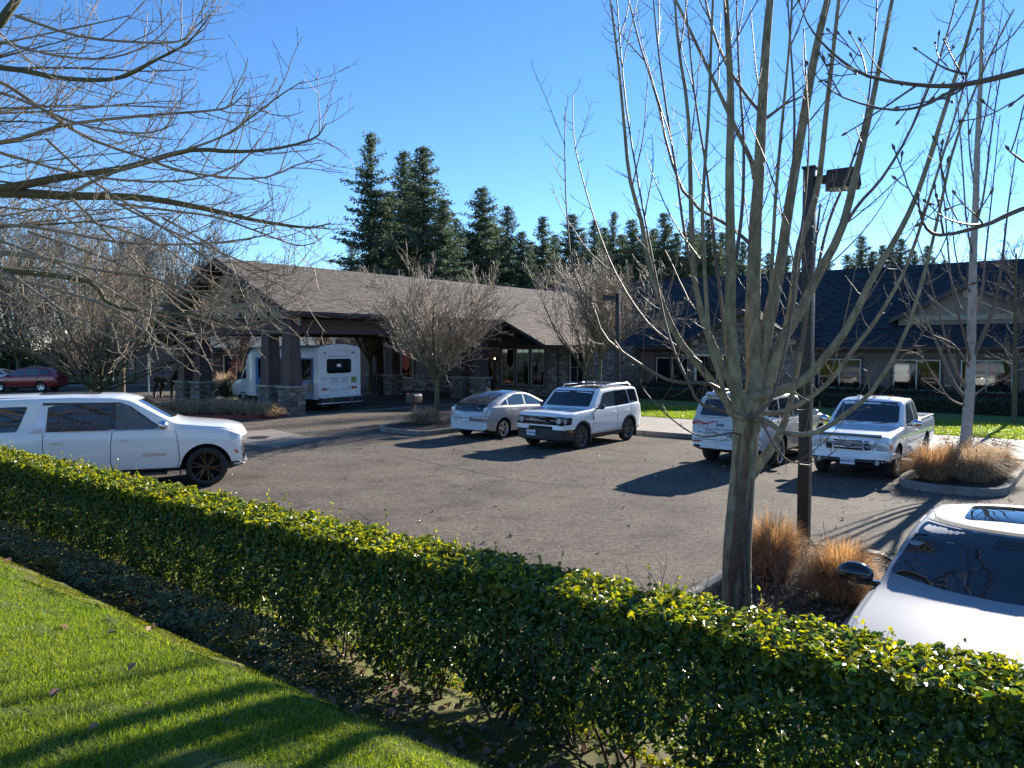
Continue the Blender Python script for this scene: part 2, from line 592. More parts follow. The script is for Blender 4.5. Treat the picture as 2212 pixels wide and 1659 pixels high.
# bed in front of the canopy, kerb painted red
bedpoly = [(-30.0, 16.2), (-27.25, 18.1), (-27.2, 19.4), (-36.6, 19.6), (-38.0, 22.6), (-41.5, 24.0), (-45, 20), (-39, 16.0), (-34, 15.6)]
bed_out = rounded(bedpoly, [1.0, .3, .2, .3, .5, 1, 1, 1, 1], 5)
island('planting_bed', bed_out, .12, M_REDKERB)

# concrete gutter along the canopy, pale patch with manhole
gut = [(-27.3, 17.6), (-26.75, 17.6), (-26.6, 26), (-26.2, 31.5), (-24.0, 36.0), (-24.4, 36.3), (-26.8, 31.8), (-27.2, 26)]
sheet('gutter_strip', ab(gut), .006, M_CONC)
pc = U(560, 948, 24.6)
sheet('concrete_patch', [U(485, 934, 26.2)[:2], U(590, 928, 27.1)[:2], U(690, 949, 24.3)[:2], U(600, 968, 22.1)[:2], U(500, 958, 23.2)[:2]], .005, M_PATCH)
M_IRON = mat('cast_iron', (.035, .033, .032), .55, metal=.6, bump=.8, bscale=60, dist=.006)
mh = MB().lathe([(0, .012), (.26, .012), (.27, .008), (.30, .008), (.30, .014), (.36, .014), (.37, .0)], n=28)
o = mh.build('manhole_cover', M_IRON, loc=Vector((pc.x, pc.y, .004)))
tag(o, 'round dark iron manhole cover set in the pale concrete patch', 'manhole cover')

# cracks and seams in the asphalt, a thin raised filler bead
def crack(pts, w, seed, name='crack_seam'):
    rng = np.random.default_rng(seed)
    pts = [Vector(p) for p in pts]
    L = []
    for i in range(len(pts) - 1):
        n = max(2, int((pts[i + 1] - pts[i]).length / .12))
        for k in range(n):
            q = pts[i].lerp(pts[i + 1], k / n)
            L.append(q + Vector((rng.normal() * .018, rng.normal() * .018, 0)))
    L.append(pts[-1])
    V = []; F = []
    for i, q in enumerate(L):
        t = (L[min(i + 1, len(L) - 1)] - L[max(i - 1, 0)]).normalized()
        nrm = Vector((-t.y, t.x, 0)) * w * rng.uniform(.25, 1.0)
        V += [(q.x + nrm.x, q.y + nrm.y, .004), (q.x - nrm.x, q.y - nrm.y, .004)]
        if i: F.append((2 * i - 2, 2 * i - 1, 2 * i + 1, 2 * i))
    me = np_mesh(name, V, np.array(F), M_CRACK)
    return tag(link(name, me), kind='structure')
def GD(u, v):
    Y = EYE * FPX / (v - 750.6)
    return Vector(((u - 1106) / FPX * Y, Y, 0))
crack([GD(850, 985), GD(940, 1003), GD(1120, 1040), GD(1240, 1052), GD(1460, 1075)], .03, 1)
crack([GD(1530, 1060), GD(1600, 1063), GD(1760, 1075)], .03, 2)
crack([GD(980, 1120), GD(1100, 1122), GD(1240, 1134)], .007, 3)
crack([GD(1630, 1130), GD(1750, 1155), GD(1850, 1166)], .008, 4)
crack([GD(620, 1090), GD(760, 1105), GD(800, 1130)], .010, 6)

# painted stall lines
M_LINE = mat('worn_white_paint', (.42, .40, .37), .8, color2=(.14, .13, .12), vscale=9)
for k, a in enumerate([]):
    q = ab([(a - .05, 18.0), (a + .05, 18.0), (a + .05, 22.5), (a - .05, 22.5)])
    sheet('stall_line', q, .005, M_LINE)

# left background: drive, path, lawn
sheet('path', [(-75, 53), (-14, 57.5), (-14, 61.5), (-75, 57.5)], .02, M_CONC)
sheet('far_lawn', [(-90, 58.2), (-14, 62.2), (-12, 84), (-95, 80)], .10, M_FARLAWN)

# ================================================================== lawn blades
def in_view(V, mu=60, mv=60):
    x, y, z = V[:, 0], V[:, 1], V[:, 2] - EYE
    c, s = math.cos(PITCH), math.sin(PITCH)
    d = y * c - z * s
    up = y * s + z * c
    d = np.maximum(d, 1e-3)
    u = 1106 + x / d * FPX; v = 829.5 - up / d * FPX
    return (u > -mu) & (u < 2212 + mu) & (v > -mv) & (v < 1659 + mv)

def grass_blades(name, n, afun, hmin, hmax, width, m, seed, lean=.5, base=None, mask=None, droop=.3):
    rng = np.random.default_rng(seed)
    A, B = afun(rng, n)
    z = bank_z(B) if base is None else np.full(len(A), base)
    C = PN(A, B, z)
    if mask is not None:
        k = mask(C); C = C[k]
    n = len(C)
    h = rng.uniform(hmin, hmax, n) * (0.75 + .5 * np.clip(np.sin(C[:, 0] * 2.3 + np.sin(C[:, 1] * 3.1)) * .5 + .5, 0, 1))
    th = rng.uniform(0, 2 * np.pi, n)
    ld = rng.normal(size=(n, 2)) * lean
    w = width * rng.uniform(.6, 1.3, n)
    wx, wy = np.cos(th) * w / 2, np.sin(th) * w / 2
    top = np.stack([ld[:, 0] * h, ld[:, 1] * h, h * (1 - .3 * np.linalg.norm(ld, axis=1).clip(0, 1))], 1)
    mid = np.stack([ld[:, 0] * h * droop, ld[:, 1] * h * droop, h * .55], 1)
    W = np.stack([wx, wy, 0 * wx], 1)
    V = np.stack([C - W, C + W, C + mid + W * .75, C + mid - W * .75, C + top], 1).reshape(-1, 3)
    i = np.arange(n) * 5
    Q = np.stack([i, i + 1, i + 2, i + 3], 1)
    T = np.stack([i + 3, i + 2, i + 4], 1)
    return np_mesh(name, V, [Q, T], m)

def lawn_pts(rng, n):
    A = rng.uniform(-9.5, 0.6, n); B = rng.uniform(.2, 2.7, n)
    k = B < bank_edge(A) + rng.normal(size=n) * .05
    # the nearer, the denser
    C = PN(A, B, bank_z(B)); d = np.linalg.norm(C - np.array([0, 0, EYE]), axis=1)
    k &= rng.uniform(size=n) < np.clip((3.6 / d) ** .9, .15, 1)
    k &= in_view(C)
    return A[k], B[k]
o = link('grass', grass_blades('grass', 620000, lawn_pts, .026, .058, .0036, M_BLADE, 3))
tag(o, 'short bright green grass on the sunlit bank', 'grass', kind='stuff')
def farlawn_pts(rng, n):
    A = rng.uniform(-20, 0, n); B = SW1 + .05 + 5.5 * rng.uniform(0, 1, n) ** 1.3
    return A, B
o = link('grass', grass_blades('grass', 40000, farlawn_pts, .05, .11, .02, M_BLADE, 4, base=.145))
tag(o, 'strip of mown grass between the sidewalk and the low hedge of the building', 'grass', kind='stuff')
# ================================================================== building materials
M_WALL = mat('taupe_siding', (.125, .098, .085), .8, var=.12, vscale=1.5, bump=.25, bscale=30, dist=.004)
M_TRIM = mat('dark_brown_trim', (.055, .036, .034), .6, var=.2, vscale=2.5, bump=.2, bscale=25, dist=.003)
M_TRIM2 = mat('brown_panel', (.078, .052, .047), .6, var=.2, vscale=2.0, bump=.2, bscale=25, dist=.003)
M_CREAM = mat('cream_shingle_siding', (.36, .285, .195), .8, island=.12)
M_ROOFB = mat('brown_shingles', (.105, .085, .068), .92, island=.32, bump=.5, bscale=60, dist=.006)
M_ROOFT = mat('charcoal_shingles', (.026, .036, .046), .92, island=.35, bump=.5, bscale=60, dist=.006, spec=.2)
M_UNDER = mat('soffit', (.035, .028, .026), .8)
M_VINYL = mat('cream_vinyl', (.50, .46, .38), .45)
M_CURT = mat('curtain', (.24, .225, .20), .9, var=.25, vscale=1.0, stretch=(26, 26, .3))
M_BLIND = mat('blind', (.32, .36, .36), .6)
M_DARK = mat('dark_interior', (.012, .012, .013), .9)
M_STONE = [mat('stone_%s' % n, c, .9, var=.25, vscale=7, bump=.8, bscale=22, dist=.02) for n, c in
           [('grey', (.16, .145, .13)), ('buff', (.24, .20, .155)), ('brown', (.12, .09, .075)), ('pale', (.30, .28, .25))]]
M_MORTAR = mat('mortar', (.10, .09, .08), .95, bump=.5, bscale=40, dist=.01)
M_BLACKM = mat('black_metal', (.012, .012, .013), .42, metal=.3, spec=.5)

def glass_mat(name, tint=(.35, .42, .45), fac=.30, rough=.02):
    m, nt, bs = node_mat(name)
    nt.nodes.remove(bs)
    out = nt.nodes['Material Output']
    g = nt.nodes.new('ShaderNodeBsdfGlossy'); g.inputs['Roughness'].default_value = rough; g.inputs['Color'].default_value = (.9, .95, 1, 1)
    t = nt.nodes.new('ShaderNodeBsdfTransparent'); t.inputs['Color'].default_value = (*tint, 1)
    fr = nt.nodes.new('ShaderNodeFresnel'); fr.inputs['IOR'].default_value = 1.6
    ma = nt.nodes.new('ShaderNodeMath'); ma.operation = 'MULTIPLY_ADD'; ma.inputs[1].default_value = 1.0; ma.inputs[2].default_value = fac * .4
    nt.links.new(fr.outputs[0], ma.inputs[0])
    mx = nt.nodes.new('ShaderNodeMixShader')
    nt.links.new(ma.outputs[0], mx.inputs[0]); nt.links.new(t.outputs[0], mx.inputs[1]); nt.links.new(g.outputs[0], mx.inputs[2])
    nt.links.new(mx.outputs[0], out.inputs[0])
    return m
M_WGLASS = glass_mat('window_glass', (.45, .5, .52), .04)

def broot(name, label, cat, a0, b0):
    r = thing(name, label, cat, P(a0, b0), ANG_A)
    r['_o'] = (a0, b0)
    return r
def bbuild(mb, name, mats, parent, root=None, **kw):
    """build a mesh drawn in (a, b, z) under a grid-aligned root"""
    root = root or parent
    while root.parent is not None: root = root.parent
    a0, b0 = root['_o'][0], root['_o'][1]
    mb.v = [(v[0] - a0, v[1] - b0, v[2]) for v in mb.v]
    return mb.build(name, mats, parent, **kw)

def shingles(name, origin, u, up, width, slope, expo, mats, parent, root, seed=1, tab=.33, wfun=None, thick=.012, clip=None):
    """courses of shingle tabs; origin at the eave's start, u along the eave, up along the slope (unit vectors, abz)"""
    rng = np.random.default_rng(seed)
    a0, b0 = root['_o'][0], root['_o'][1]
    u = np.array(u, float); up = np.array(up, float)
    nrm = np.cross(u, up); nrm /= np.linalg.norm(nrm)
    if nrm[2] < 0: nrm = -nrm
    O = np.array(origin, float) - np.array([a0, b0, 0])
    V = []; 
    nc = int(slope / expo)
    for c in range(nc):
        s0 = c * expo
        w0, w1 = (0.0, width) if wfun is None else wfun(s0)
        if w1 - w0 < tab: continue
        n = int((w1 - w0) / tab)
        x = w0 + (np.arange(n + 1) + (rng.uniform() if n > 2 else 0)) * (w1 - w0) / n
        x = np.clip(x + rng.normal(size=n + 1) * tab * .12, w0, w1); x[0] = w0; x[-1] = w1
        t = thick * rng.uniform(.5, 1.7, n)
        sb = s0 - rng.uniform(0, expo * .12, n)
        p00 = O + u * x[:-1, None] + up * sb[:, None] + nrm * t[:, None]
        p10 = O + u * x[1:, None] + up * sb[:, None] + nrm * t[:, None]
        p11 = O + u * x[1:, None] + up * (s0 + expo) + nrm * .001
        p01 = O + u * x[:-1, None] + up * (s0 + expo) + nrm * .001
        q0 = p00 - nrm * t[:, None]; q1 = p10 - nrm * t[:, None]
        V.append(np.stack([p00, p10, p11, p01, q0, q1], 1).reshape(-1, 3))
    V = np.concatenate(V); n = len(V) // 6
    F = (np.array([[0, 1, 2, 3], [4, 5, 1, 0]])[None] + (np.arange(n) * 6)[:, None, None]).reshape(-1, 4)
    o = link(name, np_mesh(name, V, F, mats), parent)
    o['kind'] = 'stuff'
    return o

# stone meshes shared by all single stones
def stone_mesh(seed, m):
    rng = random.Random(seed)
    mb = MB()
    j = lambda s: rng.uniform(-s, s)
    pts = []
    for y in (0, 1):
        ins = .10 if y else 0
        for (sx, sz) in ((-1, -1), (1, -1), (1, 1), (-1, 1)):
            pts.append((sx * (.5 - ins * .6 + j(.03)), -y * (1 + j(.25)), sz * (.5 - ins * .9 + j(.05))))
    fs = [(4, 5, 6, 7), (0, 4, 7, 3), (1, 2, 6, 5), (0, 1, 5, 4), (3, 7, 6, 2)]
    me = bpy.data.meshes.new('stone'); me.from_pydata(pts, [], fs); me.materials.append(m)
    bm = bmesh.new(); bm.from_mesh(me); bmesh.ops.recalc_face_normals(bm, faces=bm.faces); bm.to_mesh(me); bm.free()
    return me
STONES = [stone_mesh(i * 7 + j, M_STONE[i]) for i in range(4) for j in range(3)]
SVER = [(np.array([v.co[:] for v in m.vertices]), [tuple(p.vertices) for p in m.polygons]) for m in STONES]

def stone_layout(w, h, rng, rmin=.07, rmax=.17, lmin=.14, lmax=.42):
    out = []; z = 0
    while z < h - .03:
        rh = min(rng.uniform(rmin, rmax), h - z)
        if h - z - rh < .05: rh = h - z
        x = 0
        while x < w - .02:
            l = rng.uniform(lmin, lmax)
            if w - x - l < lmin * .7: l = w - x
            out.append((x + l / 2, z + rh / 2, l - .014, rh - .014)); x += l
        z += rh
    return out

def stone_face(parent, root, p0, ang, w, h, seed, single=True, holes=(), big=1.0):
    """stones on a vertical face; p0=(a,b,z) lower left corner seen from outside, ang: direction of the width in ab"""
    rng = random.Random(seed)
    a0, b0 = root['_o'][0], root['_o'][1]
    ca, sa = math.cos(ang), math.sin(ang)
    M_list = []
    V = []; F = []; MI = []; k = 0
    for (x, z, l, hh) in stone_layout(w, h, rng, .07 * big, .17 * big, .14 * big, .42 * big):
        if any(hx0 < x + l * .4 and x - l * .4 < hx1 and hz0 < z + p0[2] + hh * .4 and z + p0[2] - hh * .4 < hz1 for hx0, hz0, hx1, hz1 in holes): continue
        i = rng.randrange(len(STONES)) if rng.random() < .6 else rng.randrange(6)
        c = (p0[0] - a0 + ca * x, p0[1] - b0 + sa * x, p0[2] + z)
        d = rng.uniform(.018, .05)
        if single:
            o = bpy.data.objects.new('stone', STONES[i]); COL.objects.link(o); o.parent = parent
            o.location = c; o.rotation_euler = (0, 0, ang); o.scale = (l, d, hh)
        else:
            vv, ff = SVER[i]
            q = vv * np.array([l, d, hh])
            q = np.stack([q[:, 0] * ca - q[:, 1] * sa + c[0], q[:, 0] * sa + q[:, 1] * ca + c[1], q[:, 2] + c[2]], 1)
            V.append(q); F += [tuple(j + k for j in f) for f in ff]; MI += [i // 3] * len(ff); k += len(q)
    if not single:
        o = link('stone_facing', np_mesh('stone_facing', np.concatenate(V), np.array(F), M_STONE, MI), parent)
        o['kind'] = 'stuff'

# ------------------------------------------------------------------ entrance canopy
RA, EH, RZ, EZ = -31.9, 5.2, 6.90, 4.40        # ridge line a, half width with overhang, ridge and eave heights
canopy = broot('entrance_canopy', 'covered drive-through entrance with brown shingle roof on tapered columns with stone piers', 'canopy', RA, 26)
CB0, CB1, CB2 = 19.1, 33.2, 47.0
sl = (RZ - EZ) / EH
n_ = math.hypot(EH, RZ - EZ)
mb = MB()
th = .16
for s in (1, -1):
    e = RA + s * EH
    b1 = CB1 if s > 0 else CB2
    mb.extr([(RA, CB0, RZ), (e, CB0, EZ), (e, CB0, EZ - th), (RA, CB0, RZ - th)], (0, b1 - CB0, 0))
# right slope runs lower past the drive
mb.extr([(RA, CB1, RZ), (RA + 8.05, CB1, RZ - 8.05 * sl), (RA + 8.05, CB1, RZ - 8.05 * sl - th), (RA, CB1, RZ - th)], (0, CB2 - CB1, 0))
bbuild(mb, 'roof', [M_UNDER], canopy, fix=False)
shingles('roof_shingles', (RA + EH, CB0, EZ + .004), (0, 1, 0), (-EH / n_, 0, (RZ - EZ) / n_), CB1 - CB0, n_, .14, M_ROOFB, canopy, canopy, 3, tab=.30)
n2 = math.hypot(8.05, 8.05 * sl)
shingles('roof_shingles', (RA + 8.05, CB1, RZ - 8.05 * sl + .004), (0, 1, 0), (-EH / n_, 0, (RZ - EZ) / n_), CB2 - CB1, n2, .14, M_ROOFB, canopy, canopy, 4, tab=.30)
shingles('roof_shingles', (RA - EH, CB0, EZ + .004), (0, 1, 0), (EH / n_, 0, (RZ - EZ) / n_), CB2 - CB0, n_, .14, M_ROOFB, canopy, canopy, 5, tab=.4)
mb = MB(); 
for i in range(90):
    b = CB0 + i * .31
    mb.add([(RA - .15, b, RZ - .065), (RA, b, RZ + .022), (RA + .15, b, RZ - .065), (RA - .15, b + .32, RZ - .08), (RA, b + .32, RZ + .008), (RA + .15, b + .32, RZ - .08)], [(0, 1, 4, 3), (1, 2, 5, 4), (0, 1, 2)][:2])
bbuild(mb, 'ridge_cap', [M_ROOFB], canopy, fix=False)
# barge boards and fascia, gutter
mb = MB()
for s in (1, -1):
    p = [(RA, CB0 - .07, RZ + .03), (RA + s * (EH + .05), CB0 - .07, EZ + .0), (RA + s * (EH + .05), CB0 - .07, EZ - .30), (RA, CB0 - .07, RZ - .30)]
    mb.extr(p, (0, .07, 0))
    q = [(RA, CB0 - .11, RZ + .05), (RA + s * (EH + .08), CB0 - .11, EZ + .02), (RA + s * (EH + .08), CB0 - .11, EZ - .07), (RA, CB0 - .11, RZ - .06)]
    mb.extr(q, (0, .04, 0))
bbuild(mb, 'barge_board', [M_TRIM], canopy)
mb = MB()
for s in (1, -1):
    e = RA + s * EH
    mb.b2((e - .02, CB0, EZ - .22), (e + .03 * s, CB1, EZ - .03))
    mb.extr([(e + s * .03, CB0, EZ - .16), (e + s * .14, CB0, EZ - .13), (e + s * .15, CB0, EZ - .02), (e + s * .03, CB0, EZ - .03)], (0, CB1 - CB0, 0))
bbuild(mb, 'gutter', [M_TRIM], canopy)
# beams
CA0, CA1 = -27.85, -36.4
BT = 3.5
mb = MB()
FB = 20.1
mb.b2((CA1 - .33, FB - .26, BT), (CA0 + .33, FB + .26, BT + .72))
mb.b2((CA1 - .36, FB - .30, BT + .60), (CA0 + .36, FB + .30, BT + .70))
mb.b2((CA1 - .36, FB - .29, BT - .03), (CA0 + .36, FB + .29, BT + .06))
for a in (CA0, CA1):
    mb.b2((a - .26, FB + .27, BT), (a + .26, 36.8, BT + .66))
    mb.b2((a - .29, FB - .26, BT + .50), (a + .29, 36.8, BT + .62))
mb.b2((CA1 - .33, 32.3, BT), (CA0 + .33, 32.9, BT + .62))
bbuild(mb, 'beam', [M_TRIM2], canopy, bevel=.012)
mb = MB(); mb.b2((CA1 - .8, FB + .3, BT + .68), (CA0 + .8, 36.9, BT + .74))
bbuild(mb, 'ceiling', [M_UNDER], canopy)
# gable wall: shingle siding in courses over the front beam
mb = MB(); zb = BT + .72
hw = (RZ - .18 - zb) / sl
mb.extr([(RA - 4.5, FB - .10, zb), (RA + 4.5, FB - .10, zb), (RA + 4.5, FB - .10, RZ - .2 - 4.5 * sl + .1), (RA, FB - .10, RZ - .1), (RA - 4.5, FB - .10, RZ - .2 - 4.5 * sl + .1)], (0, .18, 0))
gable = bbuild(mb, 'gable_wall', [M_CREAM], canopy)
rng = random.Random(11); mb = MB()
z = zb
while z < RZ - .35:
    half = min(4.5, (RZ - .2 - z) / sl); x = RA - half
    while x < RA + half - .05:
        w = rng.uniform(.1, .24); x1 = min(x + w, RA + half)
        if not (abs((x + x1) / 2 - (RA + .35)) < .58 and 4.95 < z + .1 < 5.75):
            d = rng.uniform(.008, .02)
            mb.add([(x + .004, FB - .10 - d - .012, z - rng.uniform(0, .015)), (x1 - .004, FB - .10 - d - .012, z), (x1 - .004, FB - .104, z + .23), (x + .004, FB - .104, z + .23), (x + .004, FB - .10, z), (x1 - .004, FB - .10, z)],
                   [(0, 1, 2, 3), (4, 5, 1, 0)])
        x = x1
    z += .2
o = bbuild(mb, 'gable_shingles', [M_CREAM], canopy, fix=False); o['kind'] = 'stuff'

def window(parent, root, a, b, z0, z1, w, panes=2, mat_frame=M_VINYL, trim=M_TRIM, curtain=(), blinds=(), mull=False, tw=.11, out=-1, grid=False, name='window'):
    """window on a wall facing -b; a: left edge"""
    y = b + out * .03
    mb = MB()
    mb.b2((a - tw, y - .015, z1), (a + w + tw, b + .02, z1 + tw)); mb.b2((a - tw, y - .025, z0 - tw), (a + w + tw, b + .02, z0))
    mb.b2((a - tw, y - .012, z0), (a, b + .02, z1)); mb.b2((a + w, y - .012, z0), (a + w + tw, b + .02, z1))
    win = bbuild(mb, name, [trim], parent)
    mb = MB(); f = .05
    mb.b2((a, y - .005, z0), (a + w, b + .03, z0 + f)); mb.b2((a, y - .005, z1 - f), (a + w, b + .03, z1))
    for i in range(panes + 1):
        x = a + (w - f) * i / panes
        mb.b2((x, y - (.01 if 0 < i < panes else .006), z0 + f), (x + f, b + .03, z1 - f))
    if grid:
        for i in range(panes):
            x0 = a + w * i / panes + f; x1 = a + w * (i + 1) / panes
            mb.b2(((x0 + x1) / 2 - .009, y + .012, z0 + f), ((x0 + x1) / 2 + .009, y + .02, z1 - f))
            mb.b2((x0, y + .013, (z0 + z1) / 2 + .15), (x1, y + .021, (z0 + z1) / 2 + .168))
    bbuild(mb, 'frame', [mat_frame], win)
    for i in range(panes):
        x0 = a + w * i / panes + f * .6; x1 = a + w * (i + 1) / panes + .0
        mb = MB(); mb.b2((x0, b + .0, z0 + f * .5), (x1, b + .008, z1 - f * .5))
        bbuild(mb, 'pane', [M_WGLASS], win)
        if i in curtain:
            mb = MB(); n = 16
            pts = []
            for k in range(n + 1):
                pts.append((x0 + (x1 - x0) * k / n, b + .10 + .025 * (k % 2)))
            for k in range(n):
                (xa, ya), (xb, yb) = pts[k], pts[k + 1]
                mb.add([(xa, ya, z0), (xb, yb, z0), (xb, yb, z1), (xa, ya, z1)], [(0, 1, 2, 3)])
            bbuild(mb, 'curtain', [M_CURT], win, fix=False)
        if i in blinds:
            mb = MB(); k = z0 + .06
            while k < z1 - .05:
                mb.add([(x0, b + .06, k), (x1, b + .06, k), (x1, b + .085, k + .030), (x0, b + .085, k + .030)], [(0, 1, 2, 3)]); k += .05
            bbuild(mb, 'blind', [M_BLIND], win, fix=False)
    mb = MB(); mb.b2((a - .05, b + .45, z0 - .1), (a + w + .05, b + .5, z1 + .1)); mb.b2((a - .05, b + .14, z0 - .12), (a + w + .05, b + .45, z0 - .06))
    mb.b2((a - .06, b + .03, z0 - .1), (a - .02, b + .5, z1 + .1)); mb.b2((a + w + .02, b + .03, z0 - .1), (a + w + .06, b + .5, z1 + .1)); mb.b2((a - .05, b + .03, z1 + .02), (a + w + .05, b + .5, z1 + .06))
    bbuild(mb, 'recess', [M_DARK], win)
    return win
window(canopy, canopy, RA - .15, FB - .11, 5.0, 5.75, 1.0, panes=2, trim=M_TRIM, mat_frame=M_TRIM2, grid=True, tw=.08)
# knee braces under the barge boards
M_CREAMP = mat('cream_paint', (.30, .25, .18), .6)
for s in (1, -1):
    for t in (.25, .98):
        mb = MB()
        a = RA + s * (EH - .25) * t; z = RZ - .30 - abs(a - RA) * sl
        mb.extr([(a - .06, FB - .12, z), (a - .06, CB0, z), (a - .06, CB0, z - .14), (a - .06, FB - .35, z - .16), (a - .06, FB - .12, z - .42)], (.12, 0, 0))
        bbuild(mb, 'knee_brace', [M_CREAMP], canopy)

def column(a, b, seed, stones=True, faces=(0, 1, 2, 3), single=True):
    """tapered panelled shaft on a stone pier"""
    c = (a, b)
    mb = MB(); hb, ht = .31, .245; z0, z1 = 1.26, BT - .02
    mb.add([(a + sx * h, b + sy * h, z) for z, h in ((z0, hb), (z1, ht)) for sy in (-1, 1) for sx in (-1, 1)],
           [(0, 2, 3, 1), (4, 5, 7, 6), (0, 1, 5, 4), (2, 6, 7, 3), (0, 4, 6, 2), (1, 3, 7, 5)])
    # corner boards, rails
    for sx in (-1, 1):
        for sy in (-1, 1):
            def at(z, h): return (a + sx * (h + .012), b + sy * (h + .012), z)
            w = .055
            vs = []
            for z, h in ((z0, hb), (z1, ht)):
                x, y = a + sx * (h + .016), b + sy * (h + .016)
                vs += [(x, y, z), (x - sx * w, y, z), (x - sx * w, y - sy * w, z), (x, y - sy * w, z)]
            mb.add(vs, [(0, 1, 5, 4), (1, 2, 6, 5), (2, 3, 7, 6), (3, 0, 4, 7)])
    for z, h, t in ((z0 + .05, hb + .02, .10), (z1 - .06, ht + .022, .10), (z1 - .005, ht + .05, .03)):
        mb.b2((a - h, b - h, z - t / 2), (a + h, b + h, z + t / 2))
    col = bbuild(mb, 'column', [M_TRIM2], canopy, fix=False)
    mb = MB(); mb.b2((a - .40, b - .40, 0), (a + .40, b + .40, 1.17))
    bbuild(mb, 'pier', [M_MORTAR], col)
    mb = MB(); rng = random.Random(seed)
    mb.b2((a - .49, b - .49, 1.17), (a + .49, b + .49, 1.262))
    bbuild(mb, 'cap_stone', [M_STONE[3]], col, bevel=.02)
    F = [((a - .40, b - .40, 0), 0), ((a + .40, b - .40, 0), math.pi / 2), ((a + .40, b + .40, 0), math.pi), ((a - .40, b + .40, 0), -math.pi / 2)]
    for i in faces:
        p0, an = F[i]
        stone_face(col, canopy, p0, an, .80, 1.17, seed * 10 + i, single)
    return col
column(-27.85, FB, 1, faces=(0, 1)); column(-29.35, FB, 2, faces=(0, 1))
column(-34.95, FB, 3, faces=(0, 1)); column(-36.4, FB, 4, faces=(0, 1))
column(-27.85, 32.6, 5, faces=(0, 1), single=False); column(-29.35, 32.6, 6, faces=(0, 1), single=False)
column(-34.95, 32.6, 7, faces=(0, 1), single=False); column(-36.4, 32.6, 8, faces=(0, 1), single=False)
# gooseneck lamps over the beam, house number
for i, a in enumerate((-29.3, -30.5, -32.7, -33.9)):
    t = MB()
    t.box((a, FB - .13, 4.36), (.16, .06, .16))
    t.tube([(a, FB - .15, 4.4), (a, FB - .35, 4.62), (a, FB - .58, 4.66), (a, FB - .72, 4.5), (a, FB - .74, 4.36)], .018, 6)
    lm = bbuild(t, 'barn_lamp', [M_BLACKM], canopy, smooth=True)
    t = MB(); t.lathe([(.03, .16), (.05, .12), (.07, .05), (.19, -.12), (.2, -.14), (.18, -.12), (.06, .02)], (a, FB - .74, 4.24), n=16)
    bbuild(t, 'lamp_shade', [M_BLACKM], lm, smooth=True)
mN = mat('number_paint', (.55, .55, .6), .5)
ty = frame_M(((-31.9) - RA, (FB - .305) - 26, BT + .34), (1, 0, 0), (0, -1, 0))
text_obj('house_number', '2305', .26, mN, canopy, ty)

# ------------------------------------------------------------------ main building
lodge = broot('lodge_building', 'long single-storey care home with dark shingle roof, taupe walls and white-framed windows', 'building', -12, 44)
FBK = 42.2
def a_at(u, b):
    r = (u - 1106) / FPX
    return (.7861 * r - .6181) * b / (.6181 * r + .7861)
holes = []
wins = [(1309, 1370, (1,), ()), (1418, 1491, (1,), ()), (1676, 1723, (0, 1), ()), (1769, 1857, (), ()), (1930, 2034, (1,), ()), (2076, 2185, (1,), ())]
wl = []
for (u0, u1, cu, bl) in wins:
    a0, a1 = a_at(u0, FBK), a_at(u1, FBK)
    wl.append((a0, 2.1, cu, bl))
wl.append((a_at(2185, FBK) + 2.2, 2.1, (0,), ()))
# facade as strips around the openings, lap boards
wl.sort()
mb = MB()
AL, AR = -23.3, 12.0
cur = AL
for (a, w, _, _) in wl:
    mb.b2((cur, FBK, 0), (a, FBK + .2, 3.05))
    mb.b2((a, FBK, 0), (a + w, FBK + .2, .77)); mb.b2((a, FBK, 2.3), (a + w, FBK + .2, 3.05))
    cur = a + w
mb.b2((cur, FBK, 0), (AR, FBK + .2, 3.05))
wall = bbuild(mb, 'wall', [M_WALL], lodge, fix=False)
mb = MB()
z = .25
while z < 2.9:
    cur = AL
    for (a, w, _, _) in wl + [(AR, 0, 0, 0)]:
        e = a - .11 if .6 < z < 2.42 else None
        if .62 < z < 2.42:
            mb.add([(cur, FBK - .016, z), (a - .115, FBK - .016, z), (a - .115, FBK - .003, z + .178), (cur, FBK - .003, z + .178), (cur, FBK, z), (a - .115, FBK, z)], [(0, 1, 2, 3), (4, 5, 1, 0)])
            cur = a + w + .115
    if not (.62 < z < 2.42):
        mb.add([(AL, FBK - .016, z), (AR, FBK - .016, z), (AR, FBK - .003, z + .178), (AL, FBK - .003, z + .178), (AL, FBK, z), (AR, FBK, z)], [(0, 1, 2, 3), (4, 5, 1, 0)])
    z += .18
o = bbuild(mb, 'lap_siding', [M_WALL], wall, root=lodge, fix=False); o['kind'] = 'stuff'
for (a, w, cu, bl) in wl:
    window(lodge, lodge, a, FBK, .77, 2.3, w, 2, curtain=cu, blinds=bl, tw=.14)
# other walls
mb = MB()
mb.b2((AR - .2, FBK + .2, 0), (AR, 59, 3.05)); mb.b2((-46, 58.8, 0), (AR, 59, 3.05)); mb.b2((-46, 37.2, 0), (-45.8, 58.8, 3.05))
mb.extr([(AR - .001, 50.7, 7.4), (AR - .001, FBK + .1, 3.04), (AR - .001, 59, 3.04)], (-.15, 0, 0))
bbuild(mb, 'wall', [M_WALL], lodge, fix=False)
